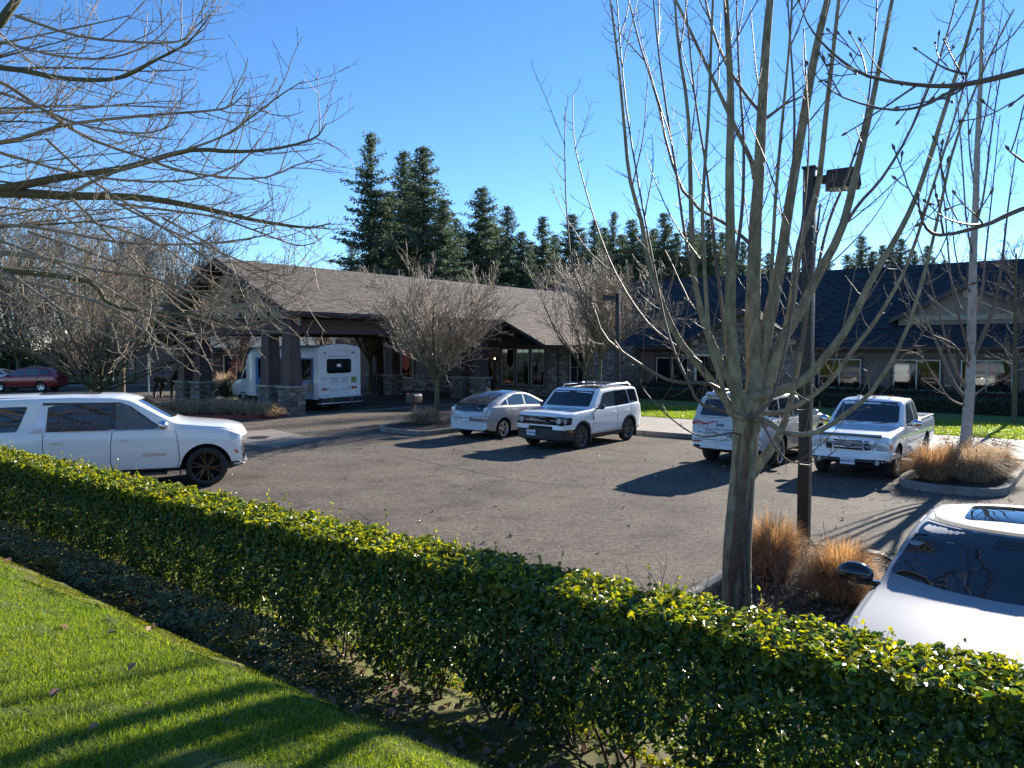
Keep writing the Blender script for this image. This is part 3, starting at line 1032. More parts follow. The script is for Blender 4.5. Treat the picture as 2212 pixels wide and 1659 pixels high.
# roof
RB, RZ2, EB, EZ2 = 50.7, 7.75, 41.55, 2.95
s2 = (RZ2 - EZ2) / (RB - EB); nn = math.hypot(RB - EB, RZ2 - EZ2)
mb = MB()
mb.extr([(-46, EB, EZ2), (-46, RB, RZ2), (-46, RB, RZ2 - .2), (-46, EB, EZ2 - .14)], (AR + 46.6, 0, 0))
mb.extr([(-46, 2 * RB - EB, EZ2), (-46, RB, RZ2), (-46, RB, RZ2 - .2), (-46, 2 * RB - EB, EZ2 - .14)], (AR + 46.6, 0, 0))
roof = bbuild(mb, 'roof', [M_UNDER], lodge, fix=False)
shingles('roof_shingles', (-46, EB, EZ2 + .004), (1, 0, 0), (0, (RB - EB) / nn, (RZ2 - EZ2) / nn), AR + 46.6, nn, .145, M_ROOFT, lodge, lodge, 8, tab=.33, thick=.017)
mb = MB()
for i in range(190):
    a = -46 + i * .31
    mb.add([(a, RB - .17, RZ2 - .06), (a, RB, RZ2 + .03), (a, RB + .17, RZ2 - .06), (a + .32, RB - .17, RZ2 - .075), (a + .32, RB, RZ2 + .012), (a + .32, RB + .17, RZ2 - .075)], [(0, 1, 4, 3), (1, 2, 5, 4)])
bbuild(mb, 'ridge_cap', [M_ROOFT], lodge, fix=False)
mb = MB()
mb.b2((AL, EB - .03, EZ2 - .18), (AR + .6, EB, EZ2 - .02))
mb.extr([(AL, EB - .03, EZ2 - .15), (AL, EB - .13, EZ2 - .13), (AL, EB - .14, EZ2 - .02), (AL, EB - .03, EZ2 - .03)], (AR - AL + .6, 0, 0))
mb.b2((AL, EB, EZ2 - .17), (AR + .6, FBK, EZ2 - .145))
for a in (AL + 2.2, -13.4, -3.6, 6):
    mb.b2((a, FBK - .09, .2), (a + .07, FBK - .02, EZ2 - .15))
bbuild(mb, 'gutter', [M_TRIM], lodge)
# dark trim board at the head of the wall
mb = MB(); mb.b2((AL, FBK - .035, 2.62), (AR, FBK - .001, 2.80)); mb.b2((AL, FBK - .03, .0), (AR, FBK - .001, .24))
bbuild(mb, 'frieze_board', [M_TRIM], lodge)

# stone gable bay
def gable_bay(ac, hw_, b, zpk, zst, win_u, seed, stone=True, apron=True, zbase=0.0):
    mb = MB(); s = .5
    ze = zpk - hw_ * s
    mb.extr([(ac - hw_ + .35, b, zbase), (ac + hw_ - .35, b, zbase), (ac + hw_ - .35, b, ze + .1), (ac, b, zpk - .12), (ac - hw_ + .35, b, ze + .1)], (0, .2, 0))
    if zbase == 0:
        for sg in (-1, 1):
            mb.b2((ac + sg * (hw_ - .35) - .1, b + .2, 0), (ac + sg * (hw_ - .35) + .1, FBK, ze + .05))
    mats = M_MORTAR if stone else M_CREAMP2
    w_ = bbuild(mb, 'gable_wall', [mats], lodge, fix=False)
    mb = MB()
    bk = RB - (RZ2 - zpk) / s2        # where the gable's ridge meets the main slope
    be = RB - (RZ2 - ze) / s2
    for sg in (1, -1):
        e = ac + sg * hw_
        f = b - .35
        mb.add([(ac, f, zpk), (e, f, ze), (e, be, ze), (ac, bk, zpk), (ac, f, zpk - .14), (e, f, ze - .14), (e, be, ze - .14), (ac, bk, zpk - .14)],
               [(0, 1, 2, 3), (4, 7, 6, 5), (0, 4, 5, 1), (1, 5, 6, 2)])
    gr = bbuild(mb, 'gable_roof', [M_UNDER], lodge, fix=False)
    n3 = math.hypot(hw_, hw_ * s)
    for sg in (1, -1):
        def wf(sd, sg=sg):
            z = ze + sd * (hw_ * s) / n3
            bb = RB - (RZ2 - z) / s2
            return (0.0, bb - (b - .35))
        shingles('gable_shingles', (ac + sg * hw_, b - .35, ze + .004), (0, 1, 0), (-sg * hw_ / n3, 0, hw_ * s / n3), 0, n3, .145, M_ROOFT, gr, lodge, seed + sg, wfun=wf, thick=.017)
    mb = MB()
    for sg in (1, -1):
        e = ac + sg * (hw_ + .03)
        mb.extr([(ac, b - .41, zpk + .02), (e, b - .41, ze), (e, b - .41, ze - .22), (ac, b - .41, zpk - .24)], (0, .06, 0))
    bbuild(mb, 'barge_board', [M_TRIM], lodge)
    return ze
M_CREAMP2 = mat('tan_board', (.20, .165, .13), .8, var=.1, vscale=2)
ac1 = a_at(1606, 41.0)
ze = gable_bay(ac1, 3.55, 41.0, 4.95, 0, None, 21)
w1a = a_at(1504, 41.0); w1b = w1a + 2.5
stone_face(lodge, lodge, (ac1 - 3.2, 41.0, 0), 0, 6.4, 3.15, 51, single=False, holes=[(w1a - ac1 + 3.2 - .15, .6, w1b - ac1 + 3.2 + .15, 2.6), (w1b + 1.0 - ac1 + 3.2, .6, w1b + 2.2 - ac1 + 3.2, 2.6)])
# upper triangle of stones
for k in range(10):
    z = 3.17 + k * .155
    half = (4.95 - .25 - z) / .5 - .2
    if half > .3: stone_face(lodge, lodge, (ac1 - min(half, 3.2), 41.0, z), 0, 2 * min(half, 3.2), .15, 70 + k, single=False)
window(lodge, lodge, w1a, 40.96, .72, 2.45, 2.5, 2, curtain=(1,), tw=.09, trim=M_VINYL)
mb = MB(); mb.b2((w1a - .3, 40.9, 2.56), (w1b + .3, 40.98, 2.78)); bbuild(mb, 'lintel', [M_CREAMP2], lodge)
window(lodge, lodge, w1b + 1.1, 40.96, .72, 2.45, 1.0, 1, curtain=(0,), tw=.09, trim=M_VINYL)
for sg in (-1, 1):
    mb = MB(); mb.b2((ac1 + sg * 2.75 - .17, 40.72, 3.05), (ac1 + sg * 2.75 + .17, 40.98, 3.35))
    bbuild(mb, 'corbel', [M_CREAMP], lodge, bevel=.02)
# shallow dormer gable on the right part of the roof
ac2 = a_at(2084, 43.4)
gable_bay(ac2, 3.4, 43.6, 6.05, 0, None, 25, stone=False, zbase=4.0)
mb = MB(); mb.b2((ac2 - 2.3, 43.50, 4.25), (ac2 + 2.3, 43.6, 4.5)); mb.b2((ac2 - .16, 43.46, 5.35), (ac2 + .16, 43.6, 5.75))
bbuild(mb, 'trim_board', [M_CREAMP], lodge)
# roof vents
for (a, b) in ((-14.6, 46.4), (-9.5, 47.2), (-5.2, 48.0)):
    z = RZ2 - (RB - b) * s2
    mb = MB(); mb.tube([(a, b, z - .1), (a, b, z + .35)], .06, 8); mb.tube([(a, b, z + .3), (a, b, z + .42)], .09, 8)
    bbuild(mb, 'roof_vent', [M_BLACKM], lodge, fix=False)

# entrance front (b = 37): stone bay with three tall windows, doors further left
EF = 37.0
wa = a_at(1082, EF)
mb = MB()
mb.b2((-45.8, EF, 0), (wa - .0, EF + .2, 4.6))
mb.b2((wa, EF, 0), (wa + 3.4, EF + .2, .55)); mb.b2((wa, EF, 2.85), (wa + 3.4, EF + .2, 4.2))
w2 = a_at(1229, EF); 
mb.b2((wa + 3.4, EF, 0), (w2, EF + .2, 3.1)); mb.b2((w2, EF, 0), (w2 + 1.15, EF + .2, .5)); mb.b2((w2, EF, 2.7), (w2 + 1.15, EF + .2, 3.1)); mb.b2((w2 + 1.15, EF, 0), (AL + .1, EF + .2, 3.1))
mb.b2((AL - .1, EF + .2, 0), (AL + .1, FBK, 3.0))
bbuild(mb, 'wall', [M_WALL], lodge, fix=False)
stone_face(lodge, lodge, (wa - 1.0, EF, 0), 0, AL - wa + 1.1, 3.0, 91, single=False, holes=[(.9, .45, 4.5, 3.0), (w2 - wa + .9, .4, w2 - wa + 2.25, 2.8)], big=1.15)
stone_face(lodge, lodge, (-38.5, EF, 0), 0, 38.5 + wa - 1.0, 1.15, 92, single=False, big=1.15)
stone_face(lodge, lodge, (AL + .1, EF, 0), math.pi / 2, 5.2, 3.0, 93, single=False, big=1.15)
for i in range(3):
    w_ = window(lodge, lodge, wa + .06 + i * 1.14, EF, .6, 2.82, 1.0, 1, mat_frame=mat('beige_frame', (.33, .31, .27), .5), trim=M_TRIM, blinds=(0,) if i == 2 else (), grid=(i > 0), tw=.075)
window(lodge, lodge, w2 + .08, EF, .55, 2.65, 1.0, 1, blinds=(0,), grid=True, tw=.08)
# things seen in the windows: red and white hangings
M_RED = mat('red_cloth', (.55, .012, .02), .6); M_WHITEC = mat('white_cloth', (.65, .62, .6), .8); M_TANC = mat('tan_cloth', (.30, .22, .14), .8)
for k, a in enumerate((wa + .58, wa + 1.62)):
    mb = MB(); mb.sphere((a + (.06 if k else 0), EF + .26, 2.0), (.38, .07, .42), 16, 8)
    o = bbuild(mb, 'lantern', [M_RED], None, root=lodge, smooth=True)
    o.parent = None; o.location = P(-12, 44); o.rotation_euler = (0, 0, ANG_A)
    tag(o, ('red paper lantern hanging in the first tall window left of the stone wall', 'red lantern hanging in the middle one of the three tall windows')[k], 'lantern')
    mb = MB()
    for s in (-1, 1):
        mb.tube([(a - .38 * s, EF + .16, 2.72), (a - .15 * s, EF + .16, 2.55), (a, EF + .16, 2.5), (a + .15 * s, EF + .16, 2.38), (a + .36 * s, EF + .16, 2.12)], .035, 5)
    mb.tube([(a, EF + .16, 2.52), (a, EF + .16, 2.2)], .03, 5)
    ribbon = bbuild(mb, 'ribbon', [M_WHITEC], o, root=lodge) if False else mb
    rb = MB(); rb.v = [(v[0] + 12, v[1] - 44, v[2]) for v in mb.v]; rb.f = mb.f; rb.m = mb.m
    rb.build('ribbon', M_WHITEC, o)
mb = MB()
for k in range(5):
    mb.tube([(wa + .25 + k * .16, EF + .2, .7), (wa + .3 + k * .15, EF + .22, .95 + .14 * (k % 2)), (wa + .2 + k * .19, EF + .2, 1.2 + .12 * ((k + 1) % 2))], [.07, .09, .03], 6)
o = bbuild(mb, 'dried_arrangement', [M_TANC], None, root=lodge) if False else None
mb.v = [(v[0] + 12, v[1] - 44, v[2]) for v in mb.v]
o = mb.build('window_display', M_TANC, None, loc=P(-12, 44), rotz=ANG_A, smooth=True)
tag(o, 'tan draped display standing low in the left tall window', 'display')
# board-and-batten infill above the bay, its little dark hip roof
mb = MB()
mb.extr([(-31.0, EF - .03, 3.02), (-24.3, EF - .03, 3.02), (-24.3, EF - .03, 3.12), (-31.0, EF - .03, RZ - .25 - .6 * sl)], (0, .02, 0))
for i in range(14):
    a = -30.8 + i * .45
    mb.b2((a, EF - .06, 3.1), (a + .05, EF - .031, max(3.2, RZ - .3 - (a - RA + .1) * sl)))
bbuild(mb, 'batten_gable', [M_WALL], lodge, fix=False)
mb = MB()
e0, e1, eb, ez, tz = a_at(1108, 36.2), a_at(1200, 36.2), 36.2, 3.05, 4.0
mb.add([(e0, eb, ez), (e1, eb, ez), (e1 - 1.5, EF - .02, tz), (e0 + 1.5, EF - .02, tz), (e0, EF - .02, ez), (e1, EF - .02, ez)], [(0, 1, 2, 3), (0, 3, 4), (1, 5, 2), (0, 4, 5, 1)])
hip = bbuild(mb, 'bay_roof', [M_ROOFT], lodge, fix=False)
mb = MB(); mb.b2((wa - .9, 36.1, 2.93), (AL + .3, 36.2, 3.06)); mb.b2((wa - .9, 36.2, 2.98), (AL + .3, 37, 3.0))
mb.b2((a_at(1207, EF) - .04, EF - .1, .05), (a_at(1207, EF) + .04, EF - .02, 2.95))
bbuild(mb, 'gutter', [M_TRIM], lodge)
# entrance window with a lit interior, orange banner
M_WARM = mat('lit_room', (.3, .16, .08), .8, emis=((1, .45, .16), .35))
mb = MB(); mb.b2((-36.6, EF + .25, .3), (-33.8, EF + .3, 2.6))
bbuild(mb, 'lit_room', [M_WARM], lodge)
x = a_at(915, EF - .04)
window(lodge, lodge, a_at(868, EF), EF - .04, .8, 2.5, 1.2, 1, tw=.08, trim=M_TRIM)
M_OR = mat('orange_banner', (.55, .07, .02), .6)
mb = MB(); c = P(-35.0, 31.9); 
mb.extr([(-.28, 0, 1.75), (0, 0, 1.5), (.28, 0, 1.75), (.28, 0, 2.75), (-.28, 0, 2.75)], (0, .02, 0))
o = mb.build('banner', M_OR, None, loc=P(a_at(882, 32.2), 32.0), rotz=ANG_A)
tag(o, 'small orange banner hanging at the rear of the covered entrance', 'banner')
M_WHITE = mat('white_print', (.8, .8, .8), .5)
text_obj('lettering', 'OPEN', .2, M_WHITE, o, frame_M((0, -.004, 2.5), (1, 0, 0), (0, -1, 0)))
# double entrance doors further in
for k in range(2):
    mb = MB(); a = -32.3 + k * 1.0
    mb.b2((a, EF - .06, .02), (a + .96, EF - .01, 2.2))
    d = bbuild(mb, 'door', [M_TRIM], lodge)
    mb = MB(); mb.b2((a + .16, EF - .07, .4), (a + .80, EF - .061, 2.0)); bbuild(mb, 'pane', [M_WGLASS], d)
# sconces that are lit by the entrance
M_LIT = mat('lit_lamp', (1, .8, .5), .5, emis=((1, .62, .25), 14))
for k, (u, b) in enumerate(((978, 36.7), (1066, 36.7))):
    a = a_at(u, b)
    mb = MB(); mb.box((0, 0, 2.2), (.13, .10, .3))
    o = mb.build('wall_lamp', M_BLACKM, None, loc=P(a, b + .2), rotz=ANG_A)
    tag(o, ('small lit wall lamp left of the entrance doors, behind the bare tree', 'small lit wall lamp just left of the three tall windows')[k], 'wall lamp', 'lamps by the entrance')
    mb = MB(); mb.sphere((0, -.06, 2.2), .045, 8, 6); mb.build('bulb', M_LIT, o, smooth=True)

# ------------------------------------------------------------------ west wing seen through the canopy
WA_ = -50.0
west = broot('west_wing', 'low far wing with teal-grey roof and small windows, seen through the covered entrance', 'building', WA_, 40)
mb = MB(); mb.b2((WA_ - 13, 29.6, 0), (WA_, 58, 3.0)); bbuild(mb, 'wall', [M_TRIM2], west)
M_ROOFW = mat('teal_shingles', (.045, .07, .085), .9, island=.3)
mb = MB()
mb.extr([(WA_ + .6, 29, 2.9), (WA_ - 7, 29, 5.9), (WA_ - 14.6, 29, 2.9), (WA_ - 14.6, 29, 2.75), (WA_ - 7, 29, 5.7), (WA_ + .6, 29, 2.75)], (0, 30, 0))
bbuild(mb, 'roof', [M_ROOFW], west)
nW = math.hypot(7.6, 3.0)
shingles('roof_shingles', (WA_ + .6, 29, 2.904), (0, 1, 0), (-7.6 / nW, 0, 3.0 / nW), 30, nW, .2, M_ROOFW, west, west, 31, tab=.5)
for i in range(6):
    b = 30.4 + i * 4.4
    mb = MB()
    mb.b2((WA_, b, .7), (WA_ + .06, b + 2.0, .8)); mb.b2((WA_, b, 2.3), (WA_ + .06, b + 2, 2.4)); mb.b2((WA_, b - .08, .7), (WA_ + .06, b, 2.4)); mb.b2((WA_, b + 2, .7), (WA_ + .06, b + 2.08, 2.4)); mb.b2((WA_, b + .97, .8), (WA_ + .05, b + 1.03, 2.3))
    w_ = bbuild(mb, 'window', [M_VINYL], west)
    mb = MB(); mb.b2((WA_ + .005, b, .8), (WA_ + .03, b + 2, 2.3))
    bbuild(mb, 'pane', [mat('dark_glass', (.03, .035, .04), .05, spec=.8)], w_)
# ================================================================== vehicles
M_PWHITE = mat('white_paint', (.80, .80, .79), .32, spec=.5, coat=1.0)
M_PWHITE2 = mat('pearl_white_paint', (.27, .275, .29), .6, spec=.3, coat=.5)
M_PSILV = mat('silver_paint', (.40, .39, .375), .36, metal=.12, coat=1.0)
M_PSILV2 = mat('champagne_silver_paint', (.50, .48, .46), .36, metal=.1, coat=1.0)
M_PRED = mat('dark_red_paint', (.22, .012, .018), .3, metal=.2, coat=1.0)
M_PGREY = mat('light_grey_paint', (.42, .44, .47), .3, metal=.4, coat=1.0)
M_GLASS = mat('car_glass', (.010, .014, .018), .03, spec=.75, coat=.6)
M_GLASSL = mat('lighter_car_glass', (.045, .065, .07), .04, spec=.75, coat=.6)
M_TYRE = mat('tyre_rubber', (.022, .022, .022), .75, bump=.3, bscale=60, dist=.004)
M_BLKP = mat('black_plastic', (.018, .018, .019), .55, bump=.1, bscale=200, dist=.001)
M_GBLK = mat('gloss_black', (.010, .010, .011), .12, coat=.8)
M_CHROME = mat('chrome', (.66, .66, .68), .2, metal=1.0)
M_ALLOY = mat('alloy', (.55, .55, .56), .28, metal=.9)
M_DALLOY = mat('dark_grey_alloy', (.10, .105, .11), .35, metal=.7)
M_BALLOY = mat('black_alloy', (.012, .012, .013), .25, metal=.3, coat=.6)
M_SEAM = mat('door_gap', (.02, .02, .02), .8)
M_LAMPC = mat('clear_lamp', (.50, .51, .53), .12, metal=.15, coat=1.0)
M_LAMPR = mat('red_lamp', (.35, .01, .012), .15, coat=1.0)
M_LAMPA = mat('amber_lamp', (.75, .18, .02), .2, coat=1.0)
M_PLATE = mat('plate_white', (.72, .74, .76), .5)
M_PBLUE = mat('plate_blue', (.05, .10, .26), .5)
M_UNDERC = mat('underbody', (.010, .010, .010), .9)
M_INT = mat('seat_cloth', (.06, .06, .06), .9)

def smooth_profile(keys, s, sig):
    """keys (s,z) -> smoothed value at s"""
    ks = np.array(keys, float)
    d = np.linspace(-2.4, 2.4, 13)
    w = np.exp(-d ** 2 / 2)
    x = s[:, None] + d[None] * sig
    return (np.interp(x, ks[:, 0], ks[:, 1]) * w).sum(1) / w.sum()

class Car:
    """local axes: +x forward, +y left, z up; origin on the ground below the front axle"""
    def __init__(c, name, label, cat, spec, loc, heading, group=None):
        c.s = spec; c.root = thing(name, label, cat, loc, heading, group)
        c.build_body()
    def build_body(c):
        s = c.s; L = s['L']; xf = s['xf']
        st = np.unique(np.round(np.concatenate([np.linspace(0, .3, 10), np.linspace(.3, L - .3, int(L / .085)), np.linspace(L - .3, L, 10)]), 4))
        top = smooth_profile(s['top'], st, s.get('sig', .05)); bot = smooth_profile(s['bot'], st, .04)
        belt = smooth_profile(s['belt'], st, .06); W = smooth_profile(s['wid'], st, .05)
        tum = s.get('tumble', .35); crown = s.get('crown', .035); rr = s.get('edge', .10)
        rows = []
        for i, x in enumerate(st):
            zt, zb, w = top[i], bot[i], W[i]
            zs = min(belt[i], zt - .015)
            h = zs - zb
            P_ = [(0, zb), (w * .80, zb), (w * .93, zb + .03), (w * .965, zb + .10 * h)]
            for f in (.22, .34, .46, .58, .68, .77, .83, .89, .95):
                k = 1 - .035 * (abs(f - .62) / .4) ** 2
                if s.get('crease') and f > .8: k -= .012
                P_.append((w * k, zb + f * h))
            yb = w * .955
            P_.append((w * .968, zs - .006)); P_.append((yb, zs + .008))
            g = zt - zs
            cr = min(crown + .01, g * .55); r = min(rr, g * .6)
            zc = zt - cr
            wt = max(yb - tum * (zc - zs), .2)
            if g < .22:      # bonnet: soft shoulder
                wt = yb - .10 - .25 * g
            z_hi = zc - r * .75
            for f in (.25, .5, .75, 1.0):
                a = f
                z = zs + .008 + (z_hi - zs - .008) * a if z_hi > zs + .02 else zs + .008 + (zc - zs - .008) * a * .4
                yy = yb + (wt + (zc - z_hi) * tum - yb) * a if g >= .22 else yb - .03 * a
                P_.append((yy, z))
            y0, z0 = P_[-1]
            for t in (.3, .6, .85, 1.0):
                an = t * math.pi / 2
                P_.append((y0 - (r * .9) * (1 - math.cos(an)), z0 + (zc - z0) * math.sin(an)))
            y1, z1 = P_[-1]
            for t in (.8, .6, .4, .2, 0.0):
                P_.append((y1 * t, z1 + (zt - z1) * (1 - t * t)))
            rows.append(P_)
        R_ = np.array(rows)                       # stations x pts x 2
        n, k = R_.shape[:2]
        y = np.concatenate([R_[:, :, 0], -R_[:, k - 2:0:-1, 0]], 1)
        z = np.concatenate([R_[:, :, 1], R_[:, k - 2:0:-1, 1]], 1)
        m = y.shape[1]
        x = np.repeat((xf - st)[:, None], m, 1)
        wmax = max(v for _, v in s['wid'])
        u = (np.abs(y) / wmax).clip(0, 1)
        # plan bow of nose and tail, bent glass
        x = x - s.get('bowf', .14) * u ** 2.4 * np.exp(-st[:, None] / .45) + s.get('bowr', .10) * u ** 2.4 * np.exp(-(L - st[:, None]) / .35)
        up = ((z - belt[:, None]) / .3).clip(0, 1)
        x = x - np.sign(L * .45 - st)[:, None] * .05 * u ** 2 * up * np.exp(-((st - L * .45) / (L * .5))[:, None] ** 2 * .0)
        V = np.stack([x, y, z], -1).reshape(-1, 3)
        i = np.arange(n - 1)[:, None] * m + np.arange(m)[None]
        j = np.arange(n - 1)[:, None] * m + (np.arange(m)[None] + 1) % m
        F = np.stack([i, i + m, j + m, j], -1).reshape(-1, 4)
        me = bpy.data.meshes.new('body')
        faces = [tuple(f) for f in F.tolist()] + [tuple(range(m)), tuple(reversed(range((n - 1) * m, n * m)))]
        me.from_pydata(V.tolist(), [], faces)
        me.materials.append(s['paint']); me.materials.append(M_UNDERC); me.materials.append(M_BLKP)
        bm = bmesh.new(); bm.from_mesh(me)
        bmesh.ops.recalc_face_normals(bm, faces=bm.faces)
        clad = s.get('clad')
        for f in bm.faces:
            q = f.calc_center_median()
            if f.normal.z < -.6: f.material_index = 2
            elif clad and clad(q.x, abs(q.y), q.z): f.material_index = 2
            elif s.get('capblk') and len(f.verts) > 20 and f.normal.x > .8: f.material_index = 2
        bm.to_mesh(me)
        c.bvh = BVHTree.FromBMesh(bm); bm.free()
        body = link('body', me, c.root)
        # wheel arches
        cut = MB(); ra = s['arch']
        for ax in (0, -s['wb']):
            for sg in (1, -1):
                yo = wmax + .3; yi = wmax - .30
                prof = [(0, yi), (ra, yi), (ra, yo), (0, yo)]
                k0 = len(cut.v)
                nn = 36
                vs = []
                for (yy) in (yi, yo):
                    for q in range(nn):
                        an = 2 * math.pi * q / nn
                        vs.append((ax + ra * math.cos(an), sg * yy, s['wr'] * .98 + ra * math.sin(an)))
                cut.add(vs, [tuple(range(nn)), tuple(range(2 * nn - 1, nn - 1, -1))] + [(q, q + nn, (q + 1) % nn + nn, (q + 1) % nn) for q in range(nn)])
        co = cut.build('cutter', M_UNDERC, c.root)
        bpy.context.view_layer.update()
        md = body.modifiers.new('arch', 'BOOLEAN'); md.operation = 'DIFFERENCE'; md.object = co; md.solver = 'EXACT'
        md.material_mode = 'TRANSFER'
        dg = bpy.context.evaluated_depsgraph_get()
        nm = bpy.data.meshes.new_from_object(body.evaluated_get(dg))
        body.modifiers.clear(); body.data = nm
        bpy.data.objects.remove(co)
        set_smooth(nm, .62)
        c.body = body
    def hit(c, axis, p, q, rng_=None):
        if axis in 'LR':
            sg = 1 if axis == 'L' else -1
            o = Vector((p, 4 * sg, q)); d = Vector((0, -sg, 0))
        elif axis in 'FB':
            sg = 1 if axis == 'F' else -1
            o = Vector((9 * sg - (0 if sg > 0 else 3), p, q)); d = Vector((-sg, 0, 0))
        else:
            o = Vector((p, q, 5)); d = Vector((0, 0, -1))
        h = c.bvh.ray_cast(o, d)
        return (h[0], h[1]) if h[0] is not None else (None, None)
    def patch(c, name, axis, outline, m, parent=None, off=.004, step=.07, r=0.0, holes=None, depth=.012, smooth=True):
        """a skin lying on the body, outline in (x,z) for L/R, (y,z) for F/B, (x,y) for T"""
        pts = rounded([tuple(q) for q in outline], r, 4) if r else [tuple(q) for q in outline]
        # densify boundary
        bd = []
        n = len(pts)
        for i in range(n):
            a = Vector(pts[i]); b = Vector(pts[(i + 1) % n]); kk = max(1, int((b - a).length / step))
            for t in range(kk): bd.append(a.lerp(b, t / kk))
        nb = len(bd)
        def inside(x, y):
            k = False
            for i in range(nb):
                x0, y0 = bd[i]; x1, y1 = bd[(i + 1) % nb]
                if (y0 > y) != (y1 > y) and x < (x1 - x0) * (y - y0) / (y1 - y0 + 1e-12) + x0: k = not k
            return k
        xs = [p.x for p in bd]; ys = [p.y for p in bd]
        inn = []
        x = min(xs) + step
        while x < max(xs):
            y = min(ys) + step
            while y < max(ys):
                if inside(x, y) and min((p.x - x) ** 2 + (p.y - y) ** 2 for p in bd) > (step * .4) ** 2: inn.append(Vector((x, y)))
                y += step
            x += step
        res = delaunay_2d_cdt(bd + inn, [(i, (i + 1) % nb) for i in range(nb)], [], 1, 1e-6)
        vs, tris, orig = res[0], res[2], res[3]
        V = []; N = []; ok = []
        cx = sum(xs) / nb; cy = sum(ys) / nb
        for v in vs:
            h, nn = c.hit(axis, v.x, v.y)
            for kk in (.985, .97, .95, .92, .88, .84):
                if h is not None: break
                h, nn = c.hit(axis, cx + (v.x - cx) * kk, cy + (v.y - cy) * kk)
            if h is None: V.append(Vector()); N.append(Vector()); ok.append(False)
            else:
                V.append(h); N.append(nn); ok.append(True)
        T = [t for t in tris if all(ok[i] for i in t)]
        if not T: return None
        mb = MB()
        nv = len(V)
        outv = [V[i] + N[i] * off for i in range(nv)]
        # orient outwards
        T2 = []
        for t in T:
            a, b, d = (outv[i] for i in t)
            if (b - a).cross(d - a).dot(N[t[0]]) < 0: t = (t[0], t[2], t[1])
            T2.append(tuple(t))
        ed = {}
        for t in T2:
            for i in range(3):
                e = (t[i], t[(i + 1) % 3]); ed[e] = ed.get(e, 0) + 1
        mb.add(outv + [V[i] - N[i] * depth for i in range(nv)], T2 + [(b, a, a + nv, b + nv) for (a, b) in ed if (b, a) not in ed])
        me = bpy.data.meshes.new(name); me.from_pydata(mb.v, [], mb.f); me.materials.append(m)
        bm = bmesh.new(); bm.from_mesh(me)
        bmesh.ops.delete(bm, geom=[v for v in bm.verts if not v.link_faces], context='VERTS')
        bm.to_mesh(me); bm.free()
        if smooth: set_smooth(me, .7)
        return link(name, me, parent or c.root)
    def both(c, name, outline, m, **kw):
        return [c.patch(name, ax, outline, m, **kw) for ax in ('L', 'R')]
    def line(c, axis, pts, w=.012, m=None, name='door_gap', parent=None, off=.003):
        """thin strip along a polyline"""
        pts = [Vector(p) for p in pts]
        dense = []
        for i in range(len(pts) - 1):
            k = max(1, int((pts[i + 1] - pts[i]).length / .06))
            for t in range(k): dense.append(pts[i].lerp(pts[i + 1], t / k))
        dense.append(pts[-1])
        L = []; 
        for i, p in enumerate(dense):
            t = (dense[min(i + 1, len(dense) - 1)] - dense[max(i - 1, 0)]).normalized()
            n = Vector((-t.y, t.x)) * w / 2
            a = c.hit(axis, *(p + n)); b = c.hit(axis, *(p - n))
            if a[0] is None or b[0] is None: continue
            L.append((a[0] + a[1] * off, b[0] + b[1] * off))
        if len(L) < 2: return
        V = [v for q in L for v in q]
        F = [(2 * i, 2 * i + 1, 2 * i + 3, 2 * i + 2) for i in range(len(L) - 1)]
        me = bpy.data.meshes.new(name); me.from_pydata([tuple(v) for v in V], [], F); me.materials.append(m or M_SEAM)
        return link(name, me, parent or c.body)
    def wheels(c, style, rim_m, rr=None, face=None):
        s = c.s; wr = s['wr']; tw = s.get('tw', .23); wmax = max(v for _, v in s['wid'])
        rr = rr or wr * .68
        protos = None
        for ax in (0, -s['wb']):
            for sg in (1, -1):
                if protos is None:
                    t = MB()
                    t.lathe([(rr - .01, -tw / 2 + .02), (wr - .05, -tw / 2), (wr - .012, -tw / 2 + .025), (wr, -tw / 2 + .06), (wr, tw / 2 - .06), (wr - .012, tw / 2 - .025), (wr - .05, tw / 2), (rr + .02, tw / 2 - .002), (rr, tw / 2 - .02)], axis='Y', n=40)
                    rim = MB()
                    rim.lathe([(rr, tw / 2 - .012), (rr + .012, tw / 2 - .004), (rr - .008, tw / 2 - .010), (rr - .022, tw / 2 - .03), (rr - .03, 0), (rr - .03, -tw / 2)], axis='Y', n=40)
                    d = tw / 2 - .045
                    rim.lathe([(0, d + .012), (.055, d + .010), (.07, d - .01)], axis='Y', n=16)
                    ns = style[0]; sw = style[1]; split = style[2]
                    for k in range(ns):
                        an = 2 * math.pi * k / ns + .2
                        for q in ((-1, 1) if split else (0,)):
                            a2 = an + q * split
                            r0, r1 = .045, rr - .02
                            def pt(r, a, w, y): return (r * math.cos(a) - w * math.sin(a), y, r * math.sin(a) + w * math.cos(a))
                            a1 = an + q * split * .25
                            vs = [pt(r0, a1, -sw * .6, d), pt(r0, a1, sw * .6, d), pt(r1, a2, sw * .5, d + .018), pt(r1, a2, -sw * .5, d + .018)]
                            vs2 = [(v[0], v[1] - .03, v[2]) for v in vs]
                            rim.add(vs + vs2, [(0, 1, 2, 3), (0, 4, 5, 1), (1, 5, 6, 2), (2, 6, 7, 3), (3, 7, 4, 0)])
                    disc = MB(); disc.lathe([(0, 0), (rr * .8, 0), (rr - .03, -.02)], axis='Y', n=24)
                    protos = (t, rim, disc)
                y = (wmax - .025 - tw / 2) * sg
                w = link('wheel', None, c.root); w.location = (ax, y, wr)
                w.rotation_euler = (0, 0, 0 if sg > 0 else math.pi)
